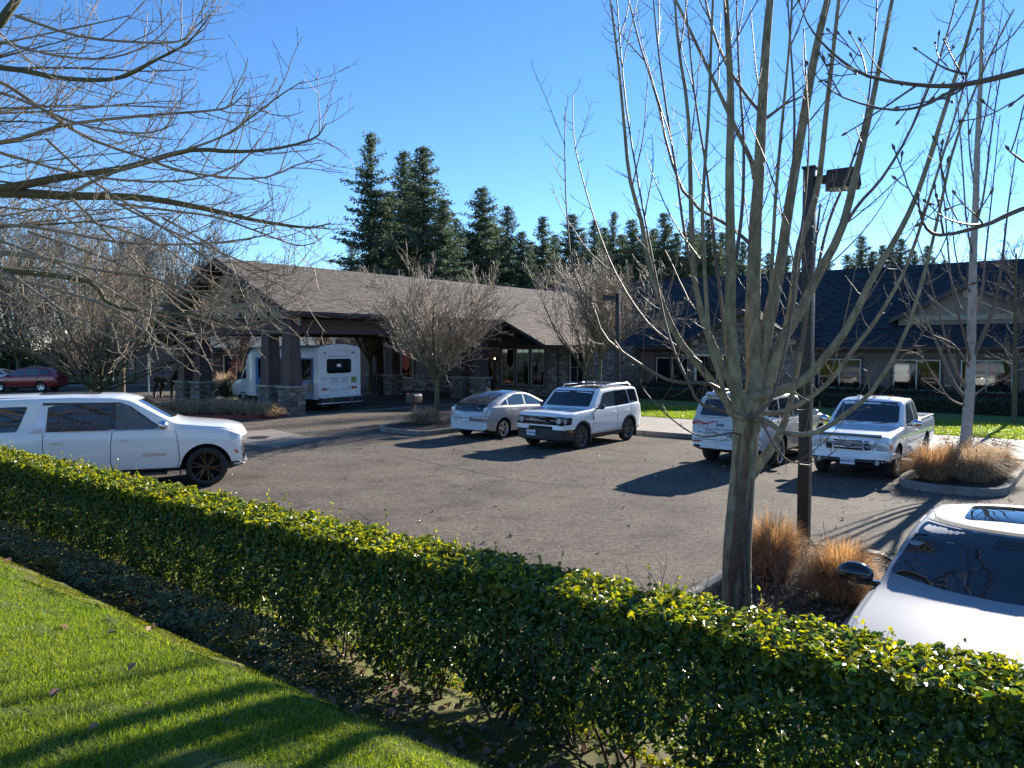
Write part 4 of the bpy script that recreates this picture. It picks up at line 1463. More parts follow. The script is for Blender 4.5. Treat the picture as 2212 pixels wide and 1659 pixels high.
                if isinstance(protos[0], MB):
                    a = protos[0].build('tyre', M_TYRE, w, smooth=True, sharp=.9)
                    b = protos[1].build('rim', rim_m, w, smooth=True, sharp=.5)
                    e = protos[2].build('brake_disc', M_UNDERC, w, smooth=True)
                    protos = (a.data, b.data, e.data)
                else:
                    link('tyre', protos[0], w); link('rim', protos[1], w); link('brake_disc', protos[2], w)
    def flare(c, m, w=.05, off=.014):
        ra = c.s['arch']; wr = c.s['wr'] * .98
        for ax in (0, -c.s['wb']):
            out = [(ax + (ra + w) * math.cos(t), wr + (ra + w) * math.sin(t)) for t in np.linspace(-.25, math.pi + .25, 26)]
            inn = [(ax + (ra + .002) * math.cos(t), wr + (ra + .002) * math.sin(t)) for t in np.linspace(math.pi + .25, -.25, 26)]
            c.both('wheel_arch_trim', out + inn, m, off=off, step=.05, depth=.02)
    def mirror(c, x, y, z, m, m2=None, size=1.0):
        for sg in (1, -1):
            t = MB(); t.sphere((0, 0, 0), (.085 * size, .13 * size, .085 * size), 14, 8)
            t.v = [(max(v[0], -.055 * size), v[1], v[2]) for v in t.v]
            o = t.build('mirror', m, c.root, smooth=True, sharp=.8); o.location = (x, sg * (y + .13), z)
            st = MB(); st.box((0, -sg * .11 * size, -.055), (.06, .16, .045)); st.build('bracket', m2 or M_BLKP, o, bevel=.01)
    def plate(c, axis, y, z, text, w=.31, h=.155, off=.045):
        p, n = c.hit(axis, y, z)
        if p is None: return
        sg = 1 if axis == 'F' else -1
        n = Vector((sg, 0, 0))
        M_ = frame_M(p + n * off, (0, sg, 0), n)
        t = MB(); t.box((0, 0, -.006), (w, h, .012)); t.v = [tuple(M_ @ Vector(v)) for v in t.v]
        o = t.build('number_plate', M_PLATE, c.root)
        text_obj('lettering', text, .085, M_PBLUE, o, M_ @ Matrix.Translation((0, -.01, .001)), .001, bold=.002)
        text_obj('lettering', 'WASHINGTON', .024, M_LAMPR, o, M_ @ Matrix.Translation((0, .058, .001)), .001)
        return o
    def badge(c, axis, p, q, text, size, m, bold=.0, off=.006, name='badge'):
        h, n = c.hit(axis, p, q)
        if h is None: return
        xd = {'L': (-1, 0, 0), 'R': (1, 0, 0), 'F': (0, 1, 0), 'B': (0, -1, 0)}[axis]
        if axis in 'LR': n = Vector((0, 1 if axis == 'L' else -1, n.z * .5)).normalized()
        else: n = Vector((1 if axis == 'F' else -1, 0, n.z * .6)).normalized()
        xd = Vector(xd); xd = (xd - n * xd.dot(n)).normalized()
        return text_obj(name, text, size, m, c.root, frame_M(h + n * off, xd, n), .003, bold=bold)
    def bar(c, name, pts, r, m, parent=None, n=8):
        t = MB(); t.tube(pts, r, n)
        return t.build(name, m, parent or c.root, smooth=True, sharp=1.2)
    def box(c, name, ce, size, m, parent=None, bevel=.01, rz=0.0):
        t = MB(); t.box(ce, size, rz)
        return t.build(name, m, parent or c.root, bevel=bevel)
    def handles(c, xs, z, m, z2=None):
        for x in xs:
            for ax, sg in (('L', 1), ('R', -1)):
                h, n = c.hit(ax, x, z if z2 is None else z)
                if h is None: continue
                t = MB(); t.box((0, 0, 0), (.19, .03, .03))
                o = t.build('handle', m, c.root, bevel=.01); o.location = h + n * .03

def head(v):                      # heading of a car that looks along vector v
    return math.atan2(v[1], v[0])

# ------------------------------------------------------------------ 1: the long white SUV on the left
suv_s = dict(clad=lambda x, y, z: z < .42, L=5.60, xf=.84, wb=3.40, wr=.415, arch=.50, tw=.28, paint=M_PWHITE, tumble=.20, crown=.045, edge=.13, sig=.045, bowf=.20, bowr=.1,
    top=[(0, .95), (.02, 1.12), (.10, 1.21), (.40, 1.29), (1.22, 1.375), (1.38, 1.41), (2.16, 1.88), (2.45, 1.945), (3.3, 1.975), (4.9, 1.95), (5.22, 1.90), (5.45, 1.45), (5.57, 1.05), (5.60, .9)],
    bot=[(0, .42), (.3, .34), (.6, .34), (4.8, .36), (5.4, .45), (5.6, .5)],
    belt=[(0, 1.05), (.4, 1.18), (1.3, 1.24), (5.2, 1.26), (5.6, 1.2)],
    wid=[(0, .88), (.10, .96), (.35, 1.01), (.9, 1.03), (4.8, 1.03), (5.4, 1.0), (5.6, .93)])
hd = R(21)
C = Car('parked_suv', 'long white SUV with chrome mirrors and black wheels, behind the left end of the hedge', 'suv', suv_s, (-6.72, 16.86, 0), hd)
C.wheels((6, .03, .16), M_BALLOY, rr=.30)
# side glass (x,z): door windows, rear quarter
C.both('window', [(-.80, 1.28), (-.96, 1.32), (-1.42, 1.68), (-1.58, 1.74), (-1.66, 1.745), (-1.72, 1.245), (-1.0, 1.245)], M_GLASSL, r=.04)
C.both('window', [(-1.80, 1.245), (-1.74, 1.755), (-2.72, 1.76), (-2.86, 1.73), (-2.90, 1.245)], M_GLASS, r=.03)
C.both('window', [(-3.38, 1.27), (-3.20, 1.75), (-4.15, 1.74), (-4.35, 1.40), (-4.38, 1.27)], M_GLASS, r=.05)
C.both('chrome_trim', [(-2.92, 1.235), (-2.90, 1.75), (-2.98, 1.75), (-3.04, 1.42), (-3.14, 1.28), (-3.18, 1.235)], M_CHROME)
C.both('chrome_trim', [(-.85, 1.245), (-2.92, 1.245), (-2.92, 1.228), (-.85, 1.228)], M_CHROME, off=.008, step=.12)
C.both('window_trim', [(-.90, 1.31), (-1.40, 1.71), (-1.6, 1.79), (-2.95, 1.815), (-2.95, 1.765), (-1.6, 1.75), (-1.43, 1.69), (-.96, 1.31)], M_GBLK, off=.012, step=.06)
C.both('pillar', [(-1.69, 1.26), (-1.66, 1.75), (-1.745, 1.75), (-1.81, 1.26)], M_GBLK, off=.006)
for ax in 'LR':
    C.line(ax, [(-1.74, 1.21), (-1.77, .95), (-1.78, .60), (-1.74, .44)])
    C.line(ax, [(-2.94, 1.22), (-2.95, .95), (-2.92, .75), (-2.86, .55)])
    C.line(ax, [(-.58, 1.20), (-.53, .9), (-.51, .6), (-.56, .44)])
C.handles((-1.58, -2.72), 1.04, M_CHROME)
C.mirror(-.80, 1.0, 1.33, M_CHROME, M_BLKP, 1.25)
C.patch('windshield', 'F', [(-.76, 1.44), (.76, 1.44), (.66, 1.82), (-.66, 1.82)], M_GLASS, r=.08)
C.patch('bonnet_scoop', 'T', [(-.55, .50), (-.95, .62), (-.95, .50)], M_BLKP, r=.03)
C.patch('headlight', 'L', [(.78, 1.04), (.44, 1.12), (.50, .96), (.68, .92), (.78, .94)], M_LAMPC, r=.02, off=.006); C.patch('headlight', 'R', [(.78, 1.04), (.44, 1.12), (.50, .96), (.68, .92), (.78, .94)], M_LAMPC, r=.02, off=.006)
C.both('side_marker', [(.575, .76), (.64, .70), (.60, .655), (.545, .73)], mat('orange_red_lamp', (.75, .05, .01), .2, coat=1))
C.patch('grille', 'F', [(-.62, .58), (.62, .58), (.72, 1.0), (-.72, 1.0)], M_GBLK, r=.05, off=.01)
for z in (.66, .74, .82, .90):
    C.patch('grille_bar', 'F', [(-.64, z), (.64, z), (.64, z + .025), (-.64, z + .025)], M_CHROME, off=.02)
C.patch('bumper', 'F', [(-.98, .34), (.98, .34), (.98, .50), (-.98, .50)], M_BLKP, off=.012)
C.both('bumper', [(.80, .34), (.46, .34), (.48, .50), (.80, .50)], M_BLKP, off=.012)
for sg in (1, -1):
    C.box('running_board', (-1.9, sg * 1.0, .34), (2.3, .20, .05), M_BLKP)
    C.bar('roof_rail', [(-1.9, sg * .70, 1.83), (-2.0, sg * .71, 1.90), (-4.1, sg * .70, 1.905), (-4.3, sg * .69, 1.83)], .018, M_ALLOY)
    C.box('mud_flap', (-.50, sg * .95, .38), (.02, .22, .22), M_BLKP)
    C.box('mud_flap', (-3.95, sg * .95, .38), (.02, .22, .22), M_BLKP)
C.badge('R', -.98, .72, 'SUBURBAN', .085, M_ALLOY, bold=.001, off=.008)
C.badge('L', -.98, .72, 'SUBURBAN', .085, M_CHROME, bold=.003, off=.008)
C.patch('sunroof', 'T', [(-2.0, -.45), (-2.0, .45), (-3.1, .45), (-3.1, -.45)], M_GLASS, r=.1)
C.patch('taillight', 'B', [(.80, .85), (.96, .85), (.93, 1.35), (.82, 1.35)], M_LAMPR); C.patch('taillight', 'B', [(-.80, .85), (-.96, .85), (-.93, 1.35), (-.82, 1.35)], M_LAMPR)

# ------------------------------------------------------------------ 2: white SUV with black roof front
br_s = dict(capblk=True, clad=lambda x, y, z: z < .40 or (x > .36 and z < .57), L=4.39, xf=.83, wb=2.67, wr=.355, arch=.42, tw=.225, paint=M_PWHITE, tumble=.17, crown=.03, edge=.09, sig=.03, bowf=.10, bowr=.07,
    top=[(0, .88), (.02, 1.0), (.10, 1.065), (.6, 1.10), (1.22, 1.125), (1.34, 1.16), (1.78, 1.62), (1.98, 1.69), (2.8, 1.73), (3.9, 1.72), (4.18, 1.66), (4.32, 1.15), (4.38, .98), (4.39, .9)],
    bot=[(0, .30), (.25, .24), (3.9, .26), (4.39, .38)],
    belt=[(0, .94), (.4, 1.03), (1.3, 1.09), (4.1, 1.16), (4.39, 1.1)],
    wid=[(0, .83), (.10, .88), (.3, .93), (.9, .945), (3.9, .945), (4.25, .92), (4.39, .88)])
def at_car(a, b): return P(a, b, 0)
HD_IN, HD_OUT = ANG_B, ANG_B + math.pi
C = Car('parked_suv', 'boxy white SUV with black front roof and roof rails, facing out beside the silver hatchback', 'suv', br_s, at_car(-12.85, 18.42), HD_OUT)
C.wheels((7, .028, .12), M_DALLOY, rr=.235)
C.flare(M_BLKP, .055)
C.both('window', [(-.92, 1.135), (-1.22, 1.50), (-1.30, 1.55), (-1.86, 1.585), (-1.90, 1.135)], M_GLASSL, r=.03)
C.both('window', [(-1.98, 1.135), (-1.98, 1.585), (-2.58, 1.60), (-2.72, 1.16)], M_GLASS, r=.03)
C.both('window', [(-2.76, 1.17), (-2.64, 1.60), (-3.16, 1.60), (-3.28, 1.20)], M_GLASS, r=.03)
C.both('pillar', [(-1.86, 1.13), (-1.86, 1.59), (-1.99, 1.59), (-1.99, 1.13)], M_GBLK, off=.006)
C.both('vent_badge', [(-2.80, 1.185), (-3.02, 1.195), (-3.02, 1.225), (-2.82, 1.215)], M_ALLOY, off=.01)
C.patch('windshield', 'F', [(-.78, 1.17), (.78, 1.17), (.70, 1.60), (-.70, 1.60)], M_GLASS, r=.06)
C.patch('roof_panel', 'T', [(-1.12, -.64), (-1.12, .64), (-1.75, .62), (-1.75, -.62)], M_GBLK, r=.05)
C.patch('header_panel', 'F', [(-.72, 1.60), (.72, 1.60), (.66, 1.70), (-.66, 1.70)], M_GBLK)
C.patch('front_panel', 'F', [(-.82, .715), (.82, .715), (.83, .95), (-.83, .95)], M_GBLK, r=.03, off=.012)
C.both('front_panel', [(.84, .72), (.56, .74), (.50, .92), (.84, .95)], M_GBLK, r=.02, off=.012)
C.patch('grille_slot', 'F', [(-.45, .745), (.45, .745), (.45, .79), (-.45, .79)], M_UNDERC, off=.016)
C.badge('F', -.08, .845, 'B R O N C O', .095, M_PWHITE, bold=.003, off=.024, name='lettering')
for sg in (1, -1):
    h, n = C.hit('F', sg * .66, .84)
    t = MB(); t.lathe([(.058, 0), (.078, .0), (.078, .03), (.058, .03), (.058, 0)], axis='X', n=24); t.lathe([(0, .012), (.058, .004)], axis='X', n=24)
    o = t.build('headlight', M_LAMPC, C.root, smooth=True); o.location = h + Vector((.012, 0, 0))
    C.patch('light_bar', 'F', [(sg * .36, .832), (sg * .585, .832), (sg * .585, .852), (sg * .36, .852)], M_LAMPC, off=.02)
C.patch('bumper', 'F', [(-.9, .25), (.9, .25), (.9, .585), (.42, .585), (.42, .60), (-.42, .60), (-.42, .585), (-.9, .585)], M_BLKP, off=.015)
C.patch('nose_panel', 'F', [(-.83, .575), (.83, .575), (.83, .725), (-.83, .725)], M_PWHITE, off=.006)
C.patch('lower_grille', 'F', [(-.42, .60), (.42, .60), (.40, .67), (-.40, .67)], M_UNDERC, off=.014)
C.both('bumper', [(.84, .25), (.42, .25), (.36, .585), (.84, .585)], M_BLKP, off=.015)
C.both('sill', [(-.44, .25), (-2.24, .25), (-2.24, .40), (-.44, .40)], M_BLKP, off=.015)
C.both('sill_strip', [(-.44, .40), (-2.24, .40), (-2.24, .435), (-.44, .435)], M_ALLOY, off=.022)
C.both('amber_marker', [(.50, .52), (.62, .52), (.62, .565), (.50, .565)], M_LAMPA, off=.02)
C.plate('F', -.30, .47, 'C5B6920')
for ax in 'LR':
    C.line(ax, [(-.62, 1.09), (-.60, .9), (-.58, .44)]); C.line(ax, [(-1.92, 1.11), (-1.92, .44)])
    C.line(ax, [(-2.78, 1.12), (-2.70, .85), (-2.35, .7), (-2.22, .44)])
    C.patch('fender_vent', ax, [(-.53, .98), (-.555, .98), (-.555, .80), (-.54, .80)], M_GBLK, off=.012)
C.handles((-1.72, -2.52), .955, M_PWHITE)
C.mirror(-.80, .93, 1.17, M_GBLK, M_BLKP, .95)
for sg in (1, -1):
    C.bar('roof_rail', [(-1.3, sg * .66, 1.66), (-1.42, sg * .665, 1.765), (-3.0, sg * .66, 1.785), (-3.2, sg * .65, 1.70)], .02, M_ALLOY)
for x in (-1.62, -2.6):
    C.bar('cross_bar', [(x, -.70, 1.77), (x, -.62, 1.81), (x, .62, 1.81), (x, .70, 1.77)], .022, M_GBLK)
C.bar('aerial', [(-3.05, .1, 1.73), (-3.15, .1, 1.90)], .006, M_BLKP)
for sg in (1, -1):
    C.box('mud_flap', (-2.67 - .44, sg * .84, .24), (.02, .2, .24), M_BLKP); C.box('mud_flap', (-.44, sg * .84, .24), (.02, .2, .24), M_BLKP)
C.patch('taillight', 'B', [(.72, .85), (.86, .85), (.86, 1.12), (.72, 1.12)], M_LAMPR); C.patch('taillight', 'B', [(-.72, .85), (-.86, .85), (-.86, 1.12), (-.72, 1.12)], M_LAMPR)
C.patch('hood_crease', 'T', [(.5, .42), (-.4, .52), (-.4, .50), (.5, .40)], M_PWHITE, off=.006)
C.patch('inside_mirror', 'F', [(-.12, 1.53), (.12, 1.53), (.12, 1.58), (-.12, 1.58)], M_BLKP, off=.006)

# ------------------------------------------------------------------ 3: silver hatchback seen from behind
pr_s = dict(L=4.46, xf=.90, wb=2.70, wr=.315, arch=.375, tw=.20, paint=M_PSILV, tumble=.42, crown=.04, edge=.11, sig=.05, bowf=.25, bowr=.16,
    top=[(0, .62), (.10, .76), (.5, .90), (.95, 1.0), (1.15, 1.06), (1.9, 1.38), (2.3, 1.475), (2.7, 1.49), (3.2, 1.44), (3.9, 1.23), (4.25, 1.09), (4.36, 1.03), (4.41, .80), (4.46, .60)],
    bot=[(0, .24), (.3, .18), (3.9, .20), (4.46, .30)],
    belt=[(0, .66), (.5, .82), (1.1, .93), (3.6, 1.02), (4.2, 1.02), (4.46, .9)],
    wid=[(0, .62), (.15, .76), (.45, .85), (1.0, .872), (3.6, .872), (4.15, .84), (4.46, .76)])
C = Car('parked_hatchback', 'silver hatchback seen from behind, parked next to the small planted island', 'hatchback', pr_s, at_car(-16.15, 21.75), HD_IN)
C.wheels((5, .035, .13), M_ALLOY, rr=.215)
C.patch('rear_window', 'B', [(-.62, 1.11), (.62, 1.11), (.54, 1.40), (-.54, 1.40)], M_GLASS, r=.05)
C.patch('rear_window', 'T', [(-1.15 - .55, -.52), (-1.15 - .55, .52), (-3.20, .60), (-3.20, -.60)], M_GLASS, r=.08)
C.patch('lower_rear_window', 'B', [(-.60, .88), (.60, .88), (.62, 1.045), (-.62, 1.045)], M_GLASS, r=.02, off=.006)
C.patch('spoiler', 'B', [(-.64, 1.05), (.64, 1.05), (.63, 1.085), (-.63, 1.085)], M_GBLK, off=.05, depth=.06)
C.line('B', [(-.60, .86), (-.57, .60), (.57, .60), (.60, .86)], w=.012)
C.patch('handle_trim', 'B', [(-.40, .775), (.40, .775), (.40, .80), (-.40, .80)], M_CHROME, off=.016)
for sg in (1, -1):
    h, n = C.hit('B', sg * .64, .86)
    C.box('taillight', (h.x + .05, sg * .675, .88), (.13, .14, .26), M_LAMPC, bevel=.035, rz=sg * .35)
    C.box('taillight', (h.x + .045, sg * .68, .742), (.13, .14, .05), M_LAMPR, bevel=.015, rz=sg * .35)
C.both('taillight', [(-3.36, .76), (-3.26, .98), (-3.30, 1.03), (-3.50, 1.03), (-3.50, .76)], M_LAMPC, off=.008, r=.02)
C.both('window', [(-.42, .99), (-.75, 1.13), (-1.12, 1.30), (-1.45, 1.375), (-1.50, 1.03), (-.9, 1.0)], M_GLASSL, r=.03)
C.both('window', [(-1.59, 1.03), (-1.55, 1.38), (-2.0, 1.38), (-2.38, 1.27), (-2.42, 1.05)], M_GLASSL, r=.03)
C.both('window', [(-2.48, 1.06), (-2.46, 1.25), (-2.62, 1.18), (-2.82, 1.08)], M_GLASS, r=.02)
for ax in 'LR':
    C.line(ax, [(-1.54, .99), (-1.54, .28)]); C.line(ax, [(-.42, .94), (-.45, .28)]); C.line(ax, [(-2.66, 1.0), (-2.60, .8), (-2.35, .6), (-2.27, .28)])
    pass
C.line('B', [(-.60, .58), (.60, .58)], w=.014)
C.handles((-1.42, -2.30), .88, M_CHROME)
C.mirror(-.55, .88, 1.0, M_PSILV, M_PSILV, .85)
C.plate('B', 0, .68, 'BCW5436', off=.035)
h, n = C.hit('B', 0, .83)
t = MB(); t.lathe([(.045, 0), (.055, .006), (.045, .012)], axis='X', n=20); t.lathe([(.018, .004), (.026, .01), (.018, .014)], axis='X', n=16)
for i in range(len(t.v)):
    v = t.v[i]; t.v[i] = (v[0], v[1] * 1.25, v[2] * .9)
o = t.build('emblem', M_CHROME, C.root, smooth=True); o.location = h + Vector((-.012, 0, 0))
C.badge('B', .42, .83, 'PRIUS', .045, M_CHROME, bold=.001, off=.012); C.badge('B', -.46, .83, 'III', .05, M_CHROME, off=.012)
C.patch('bumper', 'B', [(-.7, .22), (.7, .22), (.68, .31), (-.68, .31)], M_BLKP, off=.01)
C.bar('aerial', [(-2.32, 0, 1.44), (-2.52, 0, 1.56)], .006, M_BLKP)
C.bar('wiper', [(-3.43, 0, 1.09), (-3.35, .25, 1.16)], .012, M_BLKP)
C.patch('roof_panel', 'T', [(-1.05, -.52), (-1.05, .52), (-1.68, .54), (-1.68, -.54)], M_GBLK, r=.05)

# ------------------------------------------------------------------ 4: silver SUV behind the tree
jp_s = dict(clad=lambda x, y, z: z < .42, L=5.2, xf=.92, wb=3.09, wr=.385, arch=.45, tw=.265, paint=M_PSILV2, tumble=.24, crown=.04, edge=.10, sig=.045, bowf=.15, bowr=.12,
    top=[(0, .80), (.03, .98), (.2, 1.08), (.7, 1.14), (1.45, 1.18), (1.6, 1.21), (2.35, 1.70), (2.8, 1.77), (3.6, 1.80), (4.55, 1.76), (4.85, 1.70), (5.05, 1.28), (5.12, 1.12), (5.17, .95), (5.2, .75)],
    bot=[(0, .32), (.3, .27), (4.6, .30), (5.2, .46)],
    belt=[(0, .92), (.5, 1.04), (1.5, 1.10), (4.9, 1.17), (5.2, 1.1)],
    wid=[(0, .82), (.12, .90), (.4, .955), (1.0, .98), (4.5, .98), (5.0, .94), (5.2, .86)])
C = Car('parked_suv', 'silver SUV seen from behind through the trunk of the large bare tree', 'suv', jp_s, at_car(-7.35, 21.85), HD_IN)
C.wheels((5, .03, .14), M_ALLOY, rr=.30)
C.patch('rear_window', 'B', [(-.72, 1.24), (.72, 1.24), (.62, 1.63), (-.62, 1.63)], M_GLASS, r=.06, off=.006)
C.patch('spoiler', 'B', [(-.66, 1.66), (.66, 1.66), (.64, 1.70), (-.64, 1.70)], M_PSILV2, off=.10, depth=.1)
for sg in (1, -1):
    h, n = C.hit('B', sg * .70, 1.04)
    C.box('taillight', (h.x + .012, sg * .69, 1.055), (.07, .34, .085), M_LAMPR, bevel=.015, rz=sg * .16)
    C.box('reversing_light', (h.x + .008, sg * .66, 1.018), (.07, .24, .04), M_LAMPC, bevel=.01, rz=sg * .16)
    h, n = C.hit('B', sg * .66, .62)
    C.box('reflector', (h.x, sg * .66, .615), (.05, .34, .04), M_LAMPR, bevel=.01, rz=sg * .12)
    C.box('exhaust', (h.x, sg * .72, .50), (.08, .20, .09), M_CHROME, bevel=.02, rz=sg * .12)
    C.box('exhaust_mouth', (h.x - .012, sg * .72, .50), (.08, .16, .055), M_UNDERC, bevel=.01, rz=sg * .12)
C.both('taillight', [(-3.95, 1.02), (-4.2, 1.01), (-4.2, 1.12), (-3.98, 1.10)], M_LAMPR, off=.01)
C.patch('chrome_trim', 'B', [(-.86, .565), (.86, .565), (.86, .585), (-.86, .585)], M_CHROME, off=.018)
C.line('B', [(-.45, .70), (-.38, .92), (.38, .92), (.45, .70)], w=.014)
C.line('B', [(-.88, .66), (.88, .66)], w=.014)
C.plate('B', .02, .80, 'CCR9061', off=.03)
C.badge('B', .12, 1.04, 'Jeep', .11, M_GBLK, bold=.004, off=.016)
C.badge('B', .66, .84, '4xe', .055, M_PBLUE, off=.014)
C.both('window', [(-.95, 1.17), (-1.55, 1.59), (-2.02, 1.63), (-2.06, 1.17)], M_GLASSL, r=.03)
C.both('window', [(-2.14, 1.17), (-2.12, 1.64), (-2.92, 1.65), (-3.06, 1.19)], M_GLASS, r=.03)
C.both('window', [(-3.14, 1.20), (-3.02, 1.64), (-3.60, 1.61), (-3.88, 1.25)], M_GLASS, r=.03)
C.both('chrome_trim', [(-.9, 1.145), (-3.9, 1.20), (-3.9, 1.22), (-.9, 1.165)], M_CHROME, off=.008)
for ax in 'LR':
    C.line(ax, [(-2.1, 1.13), (-2.1, .40)]); C.line(ax, [(-3.1, 1.14), (-3.0, .9), (-2.72, .7), (-2.62, .4)]); C.line(ax, [(-.75, 1.08), (-.7, .4)])
C.flare(M_BLKP, .03, .01)
C.handles((-1.95, -2.95), .98, M_PSILV2)
C.mirror(-1.0, .97, 1.2, M_PSILV2, M_BLKP, .95)
C.patch('bumper', 'B', [(-.85, .36), (.85, .36), (.85, .43), (-.85, .43)], M_BLKP, off=.01)
for sg in (1, -1):
    C.bar('roof_rail', [(-1.7, sg * .66, 1.74), (-1.8, sg * .66, 1.81), (-3.4, sg * .65, 1.815), (-3.55, sg * .64, 1.74)], .018, M_ALLOY)

# ------------------------------------------------------------------ 5: white pickup
rg_s = dict(clad=lambda x, y, z: x > .3 and z < .44, L=5.15, xf=.83, wb=3.19, wr=.36, arch=.44, tw=.235, paint=M_PWHITE, tumble=.24, crown=.035, edge=.09, sig=.035, bowf=.12, bowr=.03,
    top=[(0, .80), (.03, .93), (.15, 1.00), (.8, 1.07), (1.28, 1.12), (1.40, 1.16), (1.95, 1.60), (2.15, 1.68), (2.6, 1.71), (3.02, 1.70), (3.18, 1.64), (3.26, 1.14), (3.30, 1.09), (5.10, 1.09), (5.13, 1.06), (5.15, .9)],
    bot=[(0, .40), (.25, .34), (4.6, .36), (5.15, .48)],
    belt=[(0, .86), (.5, .99), (1.3, 1.05), (5.15, 1.06)],
    wid=[(0, .80), (.10, .845), (.4, .875), (1.0, .885), (5.0, .875), (5.15, .86)])
C = Car('parked_pickup', 'white pickup truck facing out, parked between the silver SUV and the tall tan grasses', 'pickup', rg_s, at_car(-4.62, 18.66), HD_OUT)
C.wheels((5, .05, 0), M_ALLOY, rr=.20)
C.patch('windshield', 'F', [(-.72, 1.17), (.72, 1.17), (.63, 1.61), (-.63, 1.61)], M_GLASS, r=.05)
C.both('window', [(-.92, 1.12), (-1.28, 1.50), (-1.38, 1.56), (-1.78, 1.58), (-1.86, 1.12)], M_GLASSL, r=.03)
C.both('window', [(-1.96, 1.12), (-1.90, 1.58), (-2.18, 1.58), (-2.34, 1.14)], M_GLASS, r=.03)
# bed opening
C.patch('load_bed', 'T', [(-2.52, -.72), (-2.52, .72), (-4.22, .72), (-4.22, -.72)], M_UNDERC, off=.004)
for sg in (1, -1):
    C.box('bed_rail', (-3.38, sg * .79, 1.12), (1.78, .09, .05), M_PWHITE, bevel=.015)
C.box('tailgate', (-4.27, 0, 1.12), (.06, 1.6, .05), M_PWHITE, bevel=.015)
C.patch('grille', 'F', [(-.50, .62), (.50, .62), (.56, .88), (-.56, .88)], mat('bright_chrome', (.70, .70, .72), .35, metal=.6), r=.05, off=.03, depth=.04)
for k, (y0, y1) in enumerate(((-.46, -.34), (-.30, .30), (.34, .46))):
    if k == 1:
        for z in (.655, .735, .815):
            C.patch('grille_slot', 'F', [(y0, z), (y1, z), (y1, z + .04), (y0, z + .04)], M_UNDERC, off=.034)
    else: C.patch('grille_slot', 'F', [(y0, .655), (y1, .655), (y1, .85), (y0, .85)], M_UNDERC, off=.034)
h, n = C.hit('F', 0, .76)
t = MB(); t.lathe([(0, .014), (.05, .012), (.062, .0)], axis='X', n=24); t.v = [(v[0], v[1] * 1.9, v[2] * .9) for v in t.v]
o = t.build('emblem', mat('emblem_blue', (.02, .06, .22), .25, coat=1), C.root, smooth=True); o.location = h + Vector((.040, 0, 0))
text_obj('lettering', 'Ford', .075, M_CHROME, o, frame_M((.016, 0, .002), (0, 1, 0), (1, 0, 0)), .002)
for sg in (1, -1):
    q = [(sg * .57, .66), (sg * .80, .66), (sg * .80, .86), (sg * .58, .88)]
    C.patch('headlight', 'F', q if sg > 0 else q[::-1], M_LAMPC, off=.012, r=.02)
    h, n = C.hit('F', sg * .60, .40)
    t = MB(); t.lathe([(0, .01), (.05, .005), (.055, -.02)], axis='X', n=16); o = t.build('fog_lamp', M_LAMPC, C.root, smooth=True)
    if h is not None: o.location = h + Vector((.02, 0, .0))
C.both('headlight', [(.80, .66), (.62, .68), (.60, .84), (.80, .86)], M_LAMPC, off=.010)
C.both('amber_marker', [(.66, .70), (.585, .71), (.58, .79), (.66, .80)], M_LAMPA, off=.016)
C.patch('bumper', 'F', [(-.88, .47), (.88, .47), (.88, .60), (-.88, .60)], M_PWHITE, off=.05, depth=.06)
C.both('bumper', [(.80, .47), (.42, .47), (.40, .60), (.80, .60)], M_PWHITE, off=.04, depth=.05)
C.patch('lower_bumper', 'F', [(-.84, .33), (.84, .33), (.84, .468), (-.84, .468)], M_BLKP, off=.03, depth=.04)
C.plate('F', .02, .42, 'D83451E', off=.065)
C.box('bug_deflector', (.72, 0, .975), (.10, 1.36, .06), M_GLASSL, bevel=.02)
for ax in 'LR':
    C.line(ax, [(-.82, 1.06), (-.78, .8), (-.80, .42)]); C.line(ax, [(-1.90, 1.06), (-1.90, .42)]); C.line(ax, [(-2.40, 1.04), (-2.40, .42)])
    C.line(ax, [(-.45, .46), (-2.4, .46)], w=.018)
C.handles((-1.74,), .93, M_PWHITE)
C.mirror(-.98, .90, 1.16, M_CHROME, M_BLKP, 1.0)
C.both('taillight', [(-4.22, .76), (-4.30, .76), (-4.30, 1.02), (-4.22, 1.02)], M_LAMPR)
for i, y in enumerate((-.45, 0, .45)):
    C.box('roof_lamp', (-1.55, y * .8, 1.72), (.06, .08, .03), M_LAMPA if i else M_LAMPC)
for y in (-.32, .15):
    C.bar('wiper', [(-.50, y, 1.13), (-.62, y + .5, 1.19)], .01, M_BLKP)

# ------------------------------------------------------------------ 6: near white car, lower right
nc_s = dict(L=4.7, xf=.93, wb=2.80, wr=.335, arch=.40, tw=.225, paint=M_PWHITE2, tumble=.40, crown=.05, edge=.12, sig=.07, bowf=.30, bowr=.15,
    top=[(0, .66), (.06, .78), (.35, .90), (.8, .965), (1.35, 1.02), (1.50, 1.055), (2.28, 1.395), (2.6, 1.455), (3.0, 1.47), (3.6, 1.42), (4.2, 1.17), (4.5, 1.08), (4.66, 1.0), (4.7, .75)],
    bot=[(0, .24), (.3, .18), (4.2, .2), (4.7, .32)],
    belt=[(0, .72), (.5, .87), (1.4, .97), (4.3, 1.03), (4.7, .9)],
    wid=[(0, .66), (.15, .80), (.45, .90), (1.0, .925), (3.8, .925), (4.4, .87), (4.7, .78)])
CN = C = Car('parked_car', 'pearl white car with glossy black mirrors, nose towards the right end of the hedge', 'car', nc_s, at_car(-.60, 5.93), HD_OUT)
C.wheels((5, .035, .12), M_ALLOY, rr=.23)
M_WS = mat('windscreen_glass', (.004, .008, .012), .015, spec=.6, coat=.2)
C.patch('windshield', 'F', [(-.80, 1.085), (-.4, 1.065), (0, 1.06), (.4, 1.065), (.80, 1.085), (.68, 1.38), (-.68, 1.38)], M_WS, r=.03, step=.045, off=.003)
